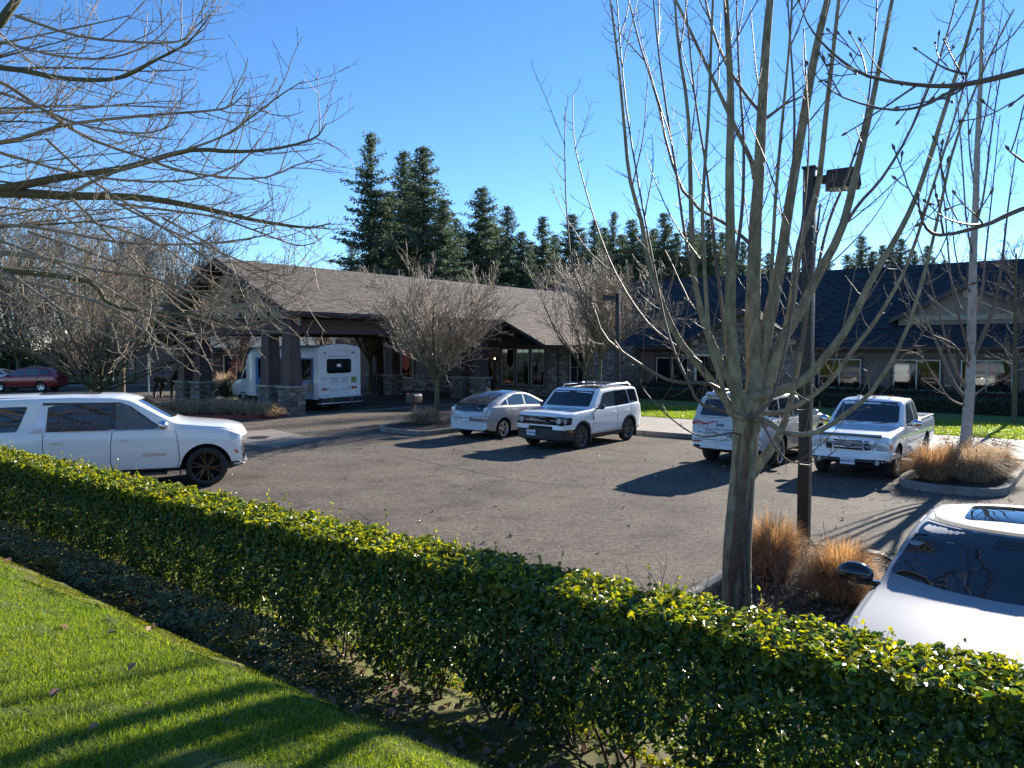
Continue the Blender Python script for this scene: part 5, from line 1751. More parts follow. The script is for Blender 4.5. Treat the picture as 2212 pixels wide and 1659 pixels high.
C.both('window', [(-.85, 1.06), (-1.30, 1.29), (-1.62, 1.36), (-1.95, 1.37), (-2.0, 1.06)], M_GLASS, r=.03)
C.both('window', [(-2.1, 1.06), (-2.06, 1.37), (-2.5, 1.36), (-2.95, 1.20), (-3.0, 1.09)], M_GLASS, r=.03)
C.patch('sunroof', 'T', [(-1.62, -.40), (-1.62, .40), (-2.35, .40), (-2.35, -.40)], M_WS, r=.09, off=.003)
C.patch('rear_window', 'B', [(-.62, 1.12), (.62, 1.12), (.52, 1.38), (-.52, 1.38)], M_GLASS, r=.05)
for ax in 'LR':
    C.line(ax, [(-.62, .98), (-.55, .3)]); C.line(ax, [(-2.05, 1.03), (-2.05, .3)]); C.line(ax, [(.2, .88), (-.6, .985)], w=.01)
C.line('F', [(-.68, 1.395), (.68, 1.395)], w=.014)
C.mirror(-.68, .90, 1.06, M_GBLK, M_GBLK, 1.12)
C.both('headlight', [(.62, .66), (.2, .80), (.12, .78), (.5, .60)], M_LAMPC, off=.006, r=.02)
for y in (-.5, .12):
    C.bar('wiper', [(-.40, y, 1.0), (-.47, y + .55, 1.015)], .008, M_BLKP)
C.patch('inside_mirror', 'F', [(-.13, 1.31), (.13, 1.31), (.11, 1.36), (-.11, 1.36)], M_BLKP, off=.005)
C.patch('grille', 'F', [(-.4, .42), (.4, .42), (.48, .68), (-.48, .68)], M_GBLK, off=.008, r=.05)

# ------------------------------------------------------------------ 7: dark red car far left, 8: grey car behind it
rd_s = dict(clad=lambda x, y, z: z < .36, L=4.56, xf=.90, wb=2.62, wr=.335, arch=.39, tw=.21, paint=M_PRED, tumble=.28, crown=.03, edge=.09, sig=.04, bowf=.18, bowr=.08,
    top=[(0, .70), (.1, .86), (.5, .95), (1.05, 1.02), (1.2, 1.06), (1.85, 1.50), (2.2, 1.60), (3.0, 1.63), (3.9, 1.57), (4.2, 1.45), (4.42, 1.05), (4.5, .95), (4.56, .7)],
    bot=[(0, .28), (.3, .24), (4.1, .26), (4.56, .36)],
    belt=[(0, .78), (.5, .92), (1.2, 1.0), (4.2, 1.06), (4.56, 1.0)],
    wid=[(0, .68), (.15, .80), (.45, .87), (1, .89), (3.9, .89), (4.4, .85), (4.56, .78)])
hdr = math.atan2(-.06, -1)
C = Car('parked_suv', 'dark red compact SUV far off on the left, seen side-on below the bare branches', 'suv', rd_s, (-33.4, 50.8, 0), hdr)
C.wheels((5, .05, .10), M_ALLOY, rr=.22)
C.both('window', [(-.48, 1.06), (-1.02, 1.42), (-1.40, 1.50), (-1.52, 1.50), (-1.56, 1.07)], M_GLASSL, r=.03)
C.both('window', [(-1.64, 1.07), (-1.60, 1.51), (-2.45, 1.50), (-2.55, 1.09)], M_GLASSL, r=.03)
C.both('window', [(-2.63, 1.10), (-2.53, 1.49), (-3.0, 1.46), (-3.25, 1.14)], M_GLASS, r=.03)
C.patch('windshield', 'F', [(-.70, 1.08), (.70, 1.08), (.60, 1.50), (-.60, 1.50)], M_GLASSL, r=.05)
C.both('headlight', [(.70, .80), (.35, .84), (.40, .72), (.70, .70)], M_LAMPC, r=.02)
C.both('sill', [(-.4, .26), (-2.2, .26), (-2.2, .36), (-.4, .36)], M_BLKP, off=.01)
C.both('bumper', [(.80, .26), (.40, .26), (.40, .48), (.80, .48)], M_BLKP, off=.01)
C.both('taillight', [(-3.38, .90), (-3.55, .90), (-3.50, 1.15), (-3.38, 1.12)], M_LAMPR)
for ax in 'LR':
    C.line(ax, [(-1.60, 1.03), (-1.60, .4)], w=.02); C.line(ax, [(-.45, .98), (-.45, .4)], w=.02); C.line(ax, [(-2.6, 1.03), (-2.3, .7), (-2.15, .4)], w=.02)
C.handles((-1.45, -2.40), .88, M_PRED); C.mirror(-.62, .88, 1.05, M_PRED, M_BLKP, .9)
for sg in (1, -1): C.bar('roof_rail', [(-1.5, sg * .6, 1.60), (-1.6, sg * .6, 1.66), (-2.9, sg * .6, 1.66), (-3.0, sg * .6, 1.58)], .02, M_BLKP)

gy_s = dict(rd_s, paint=M_PGREY, top=[(0, .62), (.1, .75), (.5, .84), (1.1, .93), (1.3, .98), (2.1, 1.36), (2.6, 1.42), (3.2, 1.36), (3.9, 1.08), (4.4, 1.0), (4.5, .9), (4.56, .7)],
            belt=[(0, .70), (.5, .80), (1.2, .90), (4.2, .96), (4.56, .9)], tumble=.38)
C = Car('parked_car', 'pale grey saloon car at the left edge, just behind the dark red SUV', 'car', gy_s, (-38.4, 54.6, 0), hdr)
C.wheels((5, .05, .10), M_ALLOY, rr=.22)
C.both('window', [(-.55, .97), (-1.2, 1.28), (-1.56, 1.33), (-1.60, .98)], M_GLASSL, r=.03)
C.both('window', [(-1.68, .98), (-1.64, 1.34), (-2.3, 1.28), (-2.75, 1.02)], M_GLASSL, r=.03)
C.patch('windshield', 'F', [(-.66, 1.0), (.66, 1.0), (.55, 1.34), (-.55, 1.34)], M_GLASSL, r=.05)
C.patch('rear_window', 'B', [(-.62, 1.05), (.62, 1.05), (.5, 1.33), (-.5, 1.33)], M_GLASSL, r=.05)
C.both('headlight', [(.70, .68), (.35, .74), (.40, .62), (.70, .60)], M_LAMPC, r=.02)
C.mirror(-.62, .88, .98, M_PGREY, M_BLKP, .85)

# ------------------------------------------------------------------ shuttle bus under the canopy
M_BWHITE = mat('bus_white', (.74, .75, .76), .3, coat=.6)
M_BBLUE = mat('bus_blue', (.05, .13, .36), .35, coat=.6, color2=(.13, .26, .5), vscale=.6)
M_ALUM = mat('aluminium', (.60, .60, .60), .35, metal=.9)
bus = thing('shuttle_bus', 'white and blue shuttle bus seen from behind, waiting under the entrance canopy', 'bus', P(-28.15, 22.95), ANG_A + math.pi)
# local: x forward (-A), y left (= -B side faces the camera), z up. Rear at x=0
HW = 1.17
def bx_profile(h, w, r=.28, crown=.20):
    pts = [(-w, .55), (w, .55), (w, h - r - crown * .4)]
    for t in (.25, .5, .75): pts.append((w - r * (1 - math.cos(t * math.pi / 2)), h - r - crown * .4 + r * math.sin(t * math.pi / 2)))
    for y in (.6, .3, 0, -.3, -.6): pts.append((w * y, h - crown * (abs(y) ** 2) * .9))
    for t in (.75, .5, .25): pts.append((-w + r * (1 - math.cos(t * math.pi / 2)), h - r - crown * .4 + r * math.sin(t * math.pi / 2)))
    pts.append((-w, h - r - crown * .4))
    return pts
def loft_x(profs, mb, mi=0):
    n = len(profs[0][1]); k = 0
    vs = []
    for x, pr in profs: vs += [(x, y, z) for (y, z) in pr]
    fs = [tuple(range(n)), tuple(range((len(profs) - 1) * n, len(profs) * n))[::-1]]
    for i in range(len(profs) - 1):
        fs += [(i * n + j, (i + 1) * n + j, (i + 1) * n + (j + 1) % n, i * n + (j + 1) % n) for j in range(n)]
    mb.add(vs, fs, mi)
mb = MB(); loft_x([(.05, bx_profile(2.98, HW - .02)), (.12, bx_profile(3.0, HW)), (5.1, bx_profile(3.0, HW)), (5.5, bx_profile(2.9, HW - .03)), (6.0, bx_profile(2.55, HW - .18))], mb)
body = mb.build('body', M_BWHITE, bus, smooth=True, sharp=.5)
# rear cap with a raised rim round the back wall
mb = MB()
po = bx_profile(3.06, HW + .05); pi_ = [(y * .90, .62 + (z - .62) * .93) for (y, z) in bx_profile(2.98, HW)]
n = len(po)
vs = [(-.02, y, z) for y, z in po] + [(-.02, y * .985, z - .02) for y, z in pi_] + [(.30, y, z) for y, z in po] + [(.05, y, z) for y, z in pi_]
fs = []
for j in range(n):
    q = (j + 1) % n
    fs += [(j, q, q + n, j + n), (j, j + 2 * n, q + 2 * n, q), (j + n, q + n, q + 3 * n, j + 3 * n)]
mb.add(vs, fs)
mb.build('rear_cap', M_BWHITE, bus, smooth=True, sharp=.5)
mb = MB()
mb.box((-.08, 0, .50), (.22, 2 * HW + .06, .24)); b_ = mb.build('bumper', M_BLKP, bus, bevel=.015)
for z in (.64, .37):
    mb = MB(); mb.box((-.09, 0, z), (.25, 2 * HW + .10, .05)); mb.build('bumper_edge', M_ALUM, b_, bevel=.01)
for y in (-.55, .6):
    mb = MB(); mb.sphere((-.20, y, .54), .025, 8, 6); mb.sphere((-.20, y, .46), .025, 8, 6); mb.build('bolts', M_ALUM, b_, smooth=True)
def bus_panel(name, pts, x, m, parent=None, d=.02, r=0):
    """flat part on the rear wall; pts in (y,z)"""
    q = rounded(pts, r, 5) if r else pts
    mb = MB(); mb.extr([(x, y, z) for y, z in q], (d, 0, 0)); return mb.build(name, m, parent or bus)
rw = bus_panel('rear_window', [(-.70, 1.72), (.70, 1.72), (.70, 2.38), (-.70, 2.38)], .02, M_GBLK, r=.12)
bus_panel('pane', [(-.63, 1.78), (.63, 1.78), (.63, 2.32), (-.63, 2.32)], .015, M_GLASS, rw, r=.10)
def bus_text(s, y, z, size, m=None, bold=0):
    return text_obj('lettering', s, size, m or mat('grey_print', (.20, .24, .32), .6), bus, frame_M((.046, y, z), (0, -1, 0), (-1, 0, 0)), .002, bold=bold)
bus_text('Koelsch Senior Communities', 0, 2.50, .105)
bus_panel('arrow_sticker', [(.14, 2.02), (.14, 2.14), (-.02, 2.14), (-.02, 2.18), (-.12, 2.08), (-.02, 1.98), (-.02, 2.02)][::-1], .010, M_WHITE, rw)
bus_text('THE HAMPTON', .28, 1.50, .085); bus_text('SALMON CREEK', .28, 1.32, .08); bus_text('THE HAMPTON &', -.36, 1.52, .085); bus_text('THE ASHLEY INN', -.36, 1.34, .08)
for y in (.28, -.36):
    mb = MB(); mb.tube([(.045, y + .17, 1.40), (.04, y + .1, 1.435), (.04, y, 1.42), (.04, y - .1, 1.435), (.045, y - .17, 1.40)], .012, 4); mb.build('print', M_GBLK, bus)
    bus_panel('print', [(y - .2, 1.22), (y + .2, 1.22), (y + .2, 1.232), (y - .2, 1.232)], .045, mat('grey_print', (.2, .24, .32)), d=.003)
    bus_panel('print', [(y - .22, .80), (y + .22, .80), (y + .22, .81), (y - .22, .81)], .045, mat('grey_print', (.2, .24, .32)), d=.003)
bus_text('RETIREMENT', .80, 1.50, .06); bus_text('LIVING', .80, 1.42, .055)
bus_text('360-574-7647', .28, .90, .085); bus_text('Vancouver, WA', .28, .99, .06); bus_text('360-256-4953', -.36, .93, .085); bus_text('Vancouver, WA', -.36, 1.02, .06)
gs = bus_panel('print', [(-.72, 1.26), (-1.0, 1.27), (-1.02, 1.53), (-.72, 1.54)][::-1], .04, mat('green_print', (.22, .27, .06), .6))
for y, m_ in ((.96, M_LAMPR), (.80, M_LAMPR), (.64, M_LAMPC), (-.64, M_LAMPC), (-.80, M_LAMPR), (-.96, M_LAMPR)):
    mb = MB(); mb.lathe([(0, -.012), (.06, -.006), (.065, .02)], axis='X', n=18)
    mb.build('tail_lamp', m_, bus, smooth=True, loc=(.03, y, 1.0 + (0 if y > 0 else .03)))
for y, z in ((-.18, 2.84), (0, 2.85), (.18, 2.84), (.80, 2.66), (-.80, 2.66)):
    mb = MB(); mb.lathe([(0, -.02), (.035, -.012), (.045, .02)], axis='X', n=14)
    mb.build('marker_lamp', M_LAMPR, bus, smooth=True, loc=(.01, y, z))
o = bus_panel('number_plate', [(.62, .63), (.93, .63), (.93, .79), (.62, .79)], .01, M_PLATE)
text_obj('lettering', 'C14503B', .07, M_PBLUE, o, frame_M((.009, .775, .70), (0, -1, 0), (-1, 0, 0)), .001)
# left side: blue wrap, windows, portrait print  (side y = +HW)
def side_panel(name, pts, m, parent=None, y=HW, d=.006, r=0, off=0.0):
    q = rounded(pts, r, 5) if r else pts
    mb = MB(); mb.extr([(x, y + .002 + off, z) for x, z in q], (0, d, 0)); return mb.build(name, m, parent or bus)
side_panel('blue_wrap', [(.34, .62), (.34, 2.42), (4.9, 2.42), (4.9, .62)], M_BBLUE)
for x0 in (.52, 2.0, 3.5):
    w_ = side_panel('side_window', [(x0, 1.42), (x0, 2.36), (x0 + 1.15, 2.36), (x0 + 1.15, 1.42)], M_GBLK, off=.006, r=.08)
    side_panel('pane', [(x0 + .06, 1.48), (x0 + .06, 2.05), (x0 + 1.09, 2.05), (x0 + 1.09, 1.48)], M_GLASS, w_, off=.014)
    side_panel('pane', [(x0 + .06, 2.10), (x0 + .06, 2.30), (x0 + .99, 2.30), (x0 + .99, 2.10)], M_GLASS, w_, off=.014)
def ell(cx, cz, rx, rz, n=22, a0=0): return [(cx + rx * math.cos(a0 + 2 * math.pi * i / n), cz + rz * math.sin(a0 + 2 * math.pi * i / n)) for i in range(n)]
pp = side_panel('picture_print', [(.36, .64), (.36, 1.26), (2.4, 1.26), (2.4, .64)], mat('print_sky', (.35, .42, .55), .5, color2=(.55, .58, .62), vscale=1.2), off=.008)
side_panel('picture_print', ell(.62, .80, .40, .26), mat('print_shirt', (.36, .42, .52), .5, color2=(.24, .30, .42), vscale=6), off=.016)
side_panel('picture_print', ell(.62, 1.10, .24, .27), mat('print_hair', (.36, .35, .33), .6, color2=(.20, .21, .18), vscale=9), off=.022)
side_panel('picture_print', ell(.70, 1.05, .16, .20), mat('print_face', (.42, .29, .22), .6, color2=(.30, .22, .18), vscale=7), off=.028)
side_panel('picture_print', [(1.5, .64), (1.5, .85), (1.9, .95), (2.3, .8), (2.3, .64)], mat('print_green', (.05, .09, .05), .6), off=.016)
# cab
mb = MB()
side = [(5.3, .5), (7.25, .5), (7.30, .95), (7.05, 1.18), (6.55, 1.32), (6.05, 2.02), (5.3, 2.1)]
mb.extr([(x, -.98, z) for x, z in side], (0, 1.96, 0))
cab = mb.build('cab', M_BWHITE, bus, bevel=.05)
side_panel('cab_window', [(5.55, 1.34), (5.6, 1.92), (6.0, 1.92), (6.42, 1.36)], M_GLASS, y=.98, r=.05)
mb = MB(); mb.box((6.25, 1.22, 1.5), (.12, .18, .34)); mb.build('mirror', M_BLKP, bus, bevel=.03)
mb = MB(); mb.tube([(6.3, .98, 1.3), (6.27, 1.2, 1.4)], .02, 6); mb.build('mirror_arm', M_BLKP, bus)
mb = MB(); mb.extr([(6.52, -.85, 1.36), (6.52, .85, 1.36), (6.10, .80, 1.98), (6.10, -.80, 1.98)], (.02, 0, .015)); mb.build('windshield', M_GLASS, bus)
for (x, y, k) in ((1.45, .93, 2), (1.45, -.93, 2), (6.3, .86, 1), (6.3, -.86, 1)):
    mb = MB(); w_ = .5 if k == 2 else .25
    mb.lathe([(.0, -w_ / 2 + .04), (.24, -w_ / 2), (.37, -w_ / 2 + .01), (.395, -w_ / 2 + .05), (.395, w_ / 2 - .05), (.37, w_ / 2 - .01), (.24, w_ / 2), (.16, w_ / 2 - .04), (0, w_ / 2 - .04)], axis='Y', n=28)
    o = link('wheel', None, bus, loc=(x, y - (.1 if k == 2 and y > 0 else (-.1 if k == 2 else 0)), .395)); t_ = mb.build('tyre', M_TYRE, o, smooth=True)
    mb = MB(); mb.lathe([(.24, .0), (.23, -.03), (.1, -.06), (.06, .0), (0, .02)], (0, w_ / 2 if y > 0 else -w_ / 2, 0), axis='Y', n=20); mb.build('rim', M_ALLOY, o, smooth=True)
mb = MB(); mb.b2((.2, -.9, .28), (6.9, .9, .56)); mb.build('chassis', M_UNDERC, bus)
mb = MB(); mb.b2((.9, HW - .01, .5), (2.0, HW + .02, .82)); 
# ================================================================== plants and small things
M_BARK = mat('mottled_bark', (.36, .295, .18), .85, color2=(.13, .105, .065), vscale=13, bump=1.0, bscale=40, dist=.012, stretch=(1, 1, .45), detail=8)
M_BARKP = mat('peeling_bark', (.15, .088, .052), .9, var=.35, vscale=9, bump=.8, bscale=50, dist=.01)
M_TWIG = mat('twig_bark', (.17, .13, .09), .6, color2=(.10, .065, .055), vscale=3, spec=.5)
M_TWIGR = mat('reddish_twigs', (.20, .115, .095), .65, color2=(.13, .08, .065), vscale=3)
M_TWIGL = mat('lichen_twigs', (.34, .27, .185), .6, color2=(.16, .12, .085), vscale=2.2)
M_TWIGG = mat('grey_twigs', (.17, .13, .105), .75, color2=(.10, .075, .06), vscale=1.2)
M_PALEB = mat('pale_grey_bark', (.42, .38, .34), .85, color2=(.28, .25, .22), vscale=5, bump=.4, bscale=30, dist=.008, stretch=(1, 1, 2.5))
M_OLDB = mat('mossy_dark_bark', (.085, .065, .045), .9, color2=(.12, .115, .045), vscale=4, bump=.7, bscale=45, dist=.01)
M_HEDGE = mat('hedge_leaf', (.072, .115, .028), .28, island=.7, trans=.42, thue=.485, hvar=.06, spec=.45)
M_HEDGE2 = mat('dark_shrub_leaf', (.025, .045, .018), .5, island=.5, trans=.25)
M_COVER = mat('ground_cover_leaf', (.12, .135, .055), .45, thue=.49, island=.7, trans=.3)
M_COVERY = mat('yellow_green_leaf', (.17, .19, .03), .45, island=.7, trans=.5, thue=.485, hvar=.06)
M_LITTER = mat('dead_leaf', (.20, .125, .08), .75, island=.8, trans=.15)
M_STRAW = mat('orange_straw', (.38, .24, .12), .65, island=.55, trans=.36)
M_STRAW2 = mat('tan_straw', (.36, .27, .17), .65, island=.55, trans=.34)
M_CONIF = mat('conifer_needles', (.10, .13, .08), .7, island=.55, trans=.28)
M_CONIB = mat('conifer_bark', (.06, .045, .035), .9)
M_EVERG = mat('evergreen_hedge_leaf', (.02, .034, .013), .7, island=.7, trans=.2)
M_REDLEAF = mat('dark_red_leaf', (.075, .02, .018), .6, island=.5, trans=.3)

UPV = np.array([0, 0, 1.0])
def nrmz(v): return v / (np.linalg.norm(v) + 1e-9)

def sweep(rng, p, d, L, r0, r1, n, wob, up):
    pts = [np.array(p, float)]; d = nrmz(np.array(d, float)); st = L / n
    for i in range(n):
        d = nrmz(d + rng.normal(size=3) * wob + UPV * up)
        pts.append(pts[-1] + d * st)
    return np.array(pts), np.linspace(r0, r1, n + 1)

def side_dir(rng, t, ang, bias=None):
    q = rng.normal(size=3)
    if bias is not None: q = q + bias
    q = nrmz(q - t * np.dot(q, t))
    return nrmz(t * math.cos(ang) + q * math.sin(ang))

def grow(rng, line, lev, spec, out):
    """add children to a line; spec: list of dicts n,L,r,ang,wob,up,seg,t0"""
    if lev >= len(spec): return
    s = spec[lev]; pts, rad = line
    seg = np.linalg.norm(np.diff(pts, axis=0), axis=1); tot = seg.sum()
    n = s['n'] if isinstance(s['n'], int) else max(1, int(s['n'] * tot + rng.uniform()))
    for k in range(n):
        t = s.get('t0', .2) + (1 - s.get('t0', .2)) * (k + rng.uniform(.1, .9)) / n
        x = t * (len(pts) - 1); i = min(int(x), len(pts) - 2); f = x - i
        p = pts[i] * (1 - f) + pts[i + 1] * f
        tg = nrmz(pts[i + 1] - pts[i]); rl = rad[i] * (1 - f) + rad[i + 1] * f
        d = side_dir(rng, tg, rng.uniform(*s['ang']), s.get('bias'))
        L = s['L'] * rng.uniform(.55, 1.25) * (1 - s.get('fall', .45) * t)
        r = min(rl * .8, s['r'])
        ln = sweep(rng, p, d, L, r, max(r * .45, s.get('rmin', .0015)), s['seg'], s['wob'], s['up'])
        out.append(ln)
        grow(rng, ln, lev + 1, spec, out)

def smooth_line(pts, n):
    pts = np.array(pts, float)
    k = len(pts)
    e = np.vstack([2 * pts[0] - pts[1], pts, 2 * pts[-1] - pts[-2]])
    out = []
    for q in np.linspace(0, k - 1, n):
        i = min(int(q), k - 2); t = q - i
        p0, p1, p2, p3 = e[i], e[i + 1], e[i + 2], e[i + 3]
        out.append(.5 * ((2 * p1) + (-p0 + p2) * t + (2 * p0 - 5 * p1 + 4 * p2 - p3) * t * t + (-p0 + 3 * p1 - 3 * p2 + p3) * t ** 3))
    return np.array(out)

def limb(uv, Y0, Y1, w0, w1, n=16, mid=None):
    """limb measured in the picture: points (u,v), forward distance from Y0 to Y1, widths in px of the 2212 px picture"""
    m = len(uv)
    P3 = []; 
    for i, (u, v) in enumerate(uv):
        t = i / (m - 1)
        P3.append(np.array(U(u, v, Y0 + (Y1 - Y0) * t)))
    pts = smooth_line(P3, n)
    t = np.linspace(0, 1, n)
    w = w0 * (1 - t) + w1 * t if mid is None else np.interp(t, [0, .5, 1], [w0, mid, w1])
    return pts, w / 2 * pts[:, 1] / FPX

def build_tree(name, label, cat, base, trunk_lines, twig_lines, mt, mtw, group=None, twig_sides=3, thick=((.004, 4), (.012, 6)), extra=None):
    root = thing(name, label, cat, Vector(base), 0, group)
    b = np.array(base, float)
    V, F = tubes_np(trunk_lines, 8, thick=[(.03, 12), (.09, 20)])
    link('trunk', np_mesh('trunk', V - b, F, mt, smooth=True), root)
    V, F = tubes_np(twig_lines, twig_sides, thick=thick)
    link('crown', np_mesh('crown', V - b, F, mtw, smooth=True), root)
    return root

# ------------------------------------------------------------------ large bare tree in the planting island
rng = np.random.default_rng(42)
TY = 7.8
base = U(1592, 1345, TY); base.z = .12
def tl(*a, **k): return limb(*a, **k)
trunk = [limb([(1592, 1345), (1592, 1200), (1602, 1060), (1610, 960), (1612, 900), (1616, 850)], TY, TY, 66, 62, 18, mid=52)]
limbs = [
    limb([(1612, 940), (1630, 840), (1630, 779), (1626, 701), (1628, 600), (1632, 479), (1638, 400), (1646, 240), (1655, 96), (1665, -20), (1672, -160)], TY, TY + .3, 44, 12, 26, mid=26),
    limb([(1600, 930), (1592, 850), (1580, 753), (1577, 675), (1578, 597), (1578, 527), (1576, 383), (1578, 287), (1578, 192), (1573, 90), (1567, -20), (1560, -140)], TY, TY - .4, 32, 9, 26, mid=20),
    limb([(1625, 930), (1636, 820), (1650, 740), (1665, 670), (1684, 583), (1702, 460), (1727, 311), (1751, 168), (1772, 65), (1792, -20), (1810, -130)], TY, TY + .7, 38, 12, 26, mid=21),
    limb([(1640, 900), (1668, 810), (1705, 690), (1718, 590), (1730, 518), (1752, 460), (1770, 383), (1785, 240), (1800, 110), (1814, -20)], TY + .1, TY + 1.1, 20, 7, 22, mid=15),
    limb([(1632, 900), (1658, 818), (1690, 735), (1730, 670), (1765, 597), (1816, 500), (1847, 383), (1875, 264), (1904, 120), (1930, -15)], TY, TY + .5, 30, 7, 22, mid=19),
    limb([(1625, 860), (1680, 846), (1736, 822), (1788, 765), (1835, 700), (1890, 590), (1938, 510), (1985, 410), (2038, 245), (2085, 100), (2120, -30)], TY - .1, TY - .8, 24, 5, 24, mid=14),
    limb([(1632, 905), (1660, 912), (1697, 935), (1762, 935), (1840, 885), (1896, 828), (1960, 710), (2015, 520), (2062, 311), (2130, 140), (2190, 20)], TY - .15, TY - 1.3, 15, 3, 24, mid=9),
    limb([(1625, 885), (1665, 893), (1715, 880), (1788, 828), (1843, 755), (1900, 680), (1960, 570), (2010, 420), (2060, 260), (2105, 110)], TY, TY + .2, 13, 3, 22, mid=9),
    limb([(1600, 900), (1579, 880), (1550, 840), (1501, 779), (1462, 727), (1428, 649), (1400, 560), (1386, 479), (1360, 383), (1348, 264), (1334, 120), (1316, -20)], TY, TY + .6, 20, 4, 26, mid=12),
    limb([(1610, 905), (1590, 900), (1573, 885), (1558, 825), (1535, 750), (1526, 649), (1519, 518), (1518, 431), (1531, 240), (1536, 96), (1541, -20)], TY - .2, TY - .7, 14, 5, 24, mid=9),
    limb([(1598, 870), (1585, 840), (1562, 795), (1527, 714), (1509, 649), (1497, 570), (1492, 407), (1486, 240), (1465, 96), (1457, -20)], TY, TY - .2, 22, 4, 22, mid=13),
    limb([(1630, 385), (1622, 345), (1583, 264), (1550, 192), (1516, 120), (1455, -10)], TY + .2, TY + .5, 12, 6, 12),
    limb([(1628, 535), (1600, 508), (1569, 485), (1487, 431), (1445, 330), (1420, 215), (1382, 96), (1355, -15)], TY + .1, TY + .8, 9, 3, 14),
    limb([(1560, 845), (1527, 828), (1449, 823), (1371, 779), (1306, 727), (1280, 660), (1240, 590), (1225, 470), (1220, 330), (1222, 230)], TY, TY - .9, 9, 1.6, 22, mid=5),
    limb([(1590, 893), (1574, 891), (1514, 872), (1488, 828), (1454, 753), (1432, 675), (1410, 560), (1385, 430), (1355, 250), (1340, 100), (1332, -10)], TY - .1, TY - .3, 8, 2.5, 22, mid=5),
    limb([(1520, 800), (1509, 779), (1450, 740), (1397, 695), (1340, 610), (1300, 520), (1262, 400), (1240, 300), (1238, 200)], TY, TY + .9, 7, 1.6, 20, mid=4),
    limb([(1600, 940), (1579, 935), (1514, 943), (1449, 904), (1392, 844), (1382, 815)], TY - .1, TY - .8, 5, 1.6, 14),
    limb([(1612, 905), (1640, 890), (1668, 860), (1688, 790), (1706, 700), (1722, 560), (1738, 440), (1748, 300), (1742, 180), (1736, 60)], TY - .25, TY - .5, 9, 2.5, 20, mid=6),
    limb([(1606, 1050), (1640, 1003), (1668, 965), (1690, 925), (1712, 850), (1730, 760)], TY + .1, TY + .5, 26, 9, 12),
    limb([(1730, 760), (1748, 640), (1760, 540), (1772, 440)], TY + .5, TY + .8, 9, 4, 12),
    limb([(1640, 905), (1690, 985), (1730, 1000), (1790, 985), (1830, 940)], TY - .3, TY - .7, 5, 1.5, 12),
    limb([(1646, 262), (1672, 243), (1700, 222), (1735, 208)], TY + .3, TY + .4, 8, 3, 6),
    limb([(1640, 820), (1660, 700), (1668, 560), (1676, 420), (1690, 260), (1705, 100), (1712, -20)], TY, TY - .3, 11, 4, 18),
    limb([(1570, 760), (1556, 640), (1540, 500), (1528, 380), (1500, 200), (1480, -10)], TY, TY + .4, 9, 3, 16),
    limb([(1762, 600), (1790, 480), (1830, 380), (1870, 250), (1888, 100), (1896, -20)], TY + .4, TY + .9, 7, 3, 16),
    limb([(1818, 497), (1856, 440), (1905, 385), (1960, 295), (2010, 180), (2050, 60), (2070, -20)], TY + .28, TY + .5, 8, 3, 16),
    limb([(1700, 480), (1712, 380), (1716, 240), (1708, 100), (1700, -20)], TY + .3, TY, 7, 3, 14),
    limb([(1590, 560), (1604, 440), (1606, 300), (1596, 150), (1590, -20)], TY, TY + .5, 9, 3, 16),
    limb([(1500, 600), (1478, 500), (1462, 380), (1440, 240), (1420, 90), (1410, -20)], TY, TY + .7, 7, 3, 16),
    limb([(1640, 240), (1600, 190), (1560, 120), (1530, 30), (1520, -30)], TY + .2, TY + .6, 8, 4, 8),
]
tw = []
spec = [dict(n=5.5, L=.34, r=.0042, ang=(.9, 1.35), wob=.10, up=.20, seg=4, t0=.10, fall=.25, rmin=.0018),
        dict(n=1, L=.09, r=.0028, ang=(.5, 1.0), wob=.1, up=.15, seg=2, t0=.3, rmin=.0016)]
for i, ln in enumerate(limbs):
    grow(rng, ln, 0, spec, tw)
    grow(rng, ln, 0, [dict(n=.55, L=1.5, r=.008, ang=(.35, .7), wob=.05, up=.10, seg=7, t0=.3, rmin=.0025), dict(n=6, L=.22, r=.0034, ang=(.9, 1.3), wob=.1, up=.2, seg=3, t0=.15, rmin=.0016)], tw)
big = [l for l in limbs if l[1][0] > .024]; small = [l for l in limbs if l[1][0] <= .024]
maple = build_tree('bare_tree', 'large bare tree with mottled bark and many upright limbs before the black lamp post', 'tree', base, trunk + big, small + tw, M_BARK, M_TWIG)
# plates of peeled bark on the trunk
b0 = np.array(base)
tp, tr = trunk[0]
def bark_plate(zc, ang, h, w, seed):
    rng_ = random.Random(seed); mb = MB(); n = 9
    rows = []
    for i in range(n + 1):
        z = zc - h / 2 + h * i / n
        k = np.interp(z, tp[:, 2], np.arange(len(tp))); j = int(k); f = k - j; j2 = min(j + 1, len(tp) - 1)
        c = tp[j] * (1 - f) + tp[j2] * f; r = tr[j] * (1 - f) + tr[j2] * f + .006
        ww = w * math.sin(math.pi * (i + .25) / (n + .5)) ** .45 * rng_.uniform(.75, 1.2)
        sh = .08 * math.sin(i * .9 + seed)
        rows.append([(c[0] + r * math.cos(ang + sh + ww * q / r) - b0[0], c[1] + r * math.sin(ang + sh + ww * q / r) - b0[1], z - b0[2]) for q in (-.5, -.2, .2, .5)])
    vs = [p for r_ in rows for p in r_]
    mb.add(vs, [(i * 4 + j, i * 4 + j + 1, i * 4 + 5 + j, i * 4 + 4 + j) for i in range(n) for j in range(3)])
    return mb.build('bark_plate', M_BARKP, maple, smooth=True, fix=False)
for k, (z, an, h, w) in enumerate(((1.20, -1.95, 1.3, .062), (1.45, -1.62, 1.0, .05), (.65, -2.15, 1.2, .066), (1.85, -1.80, .5, .04), (.55, -1.55, 1.0, .05), (2.1, -1.55, .35, .04), (1.7, -2.4, .6, .035), (1.0, -1.15, 1.2, .035))):
    bark_plate(z, an, h, w, k)

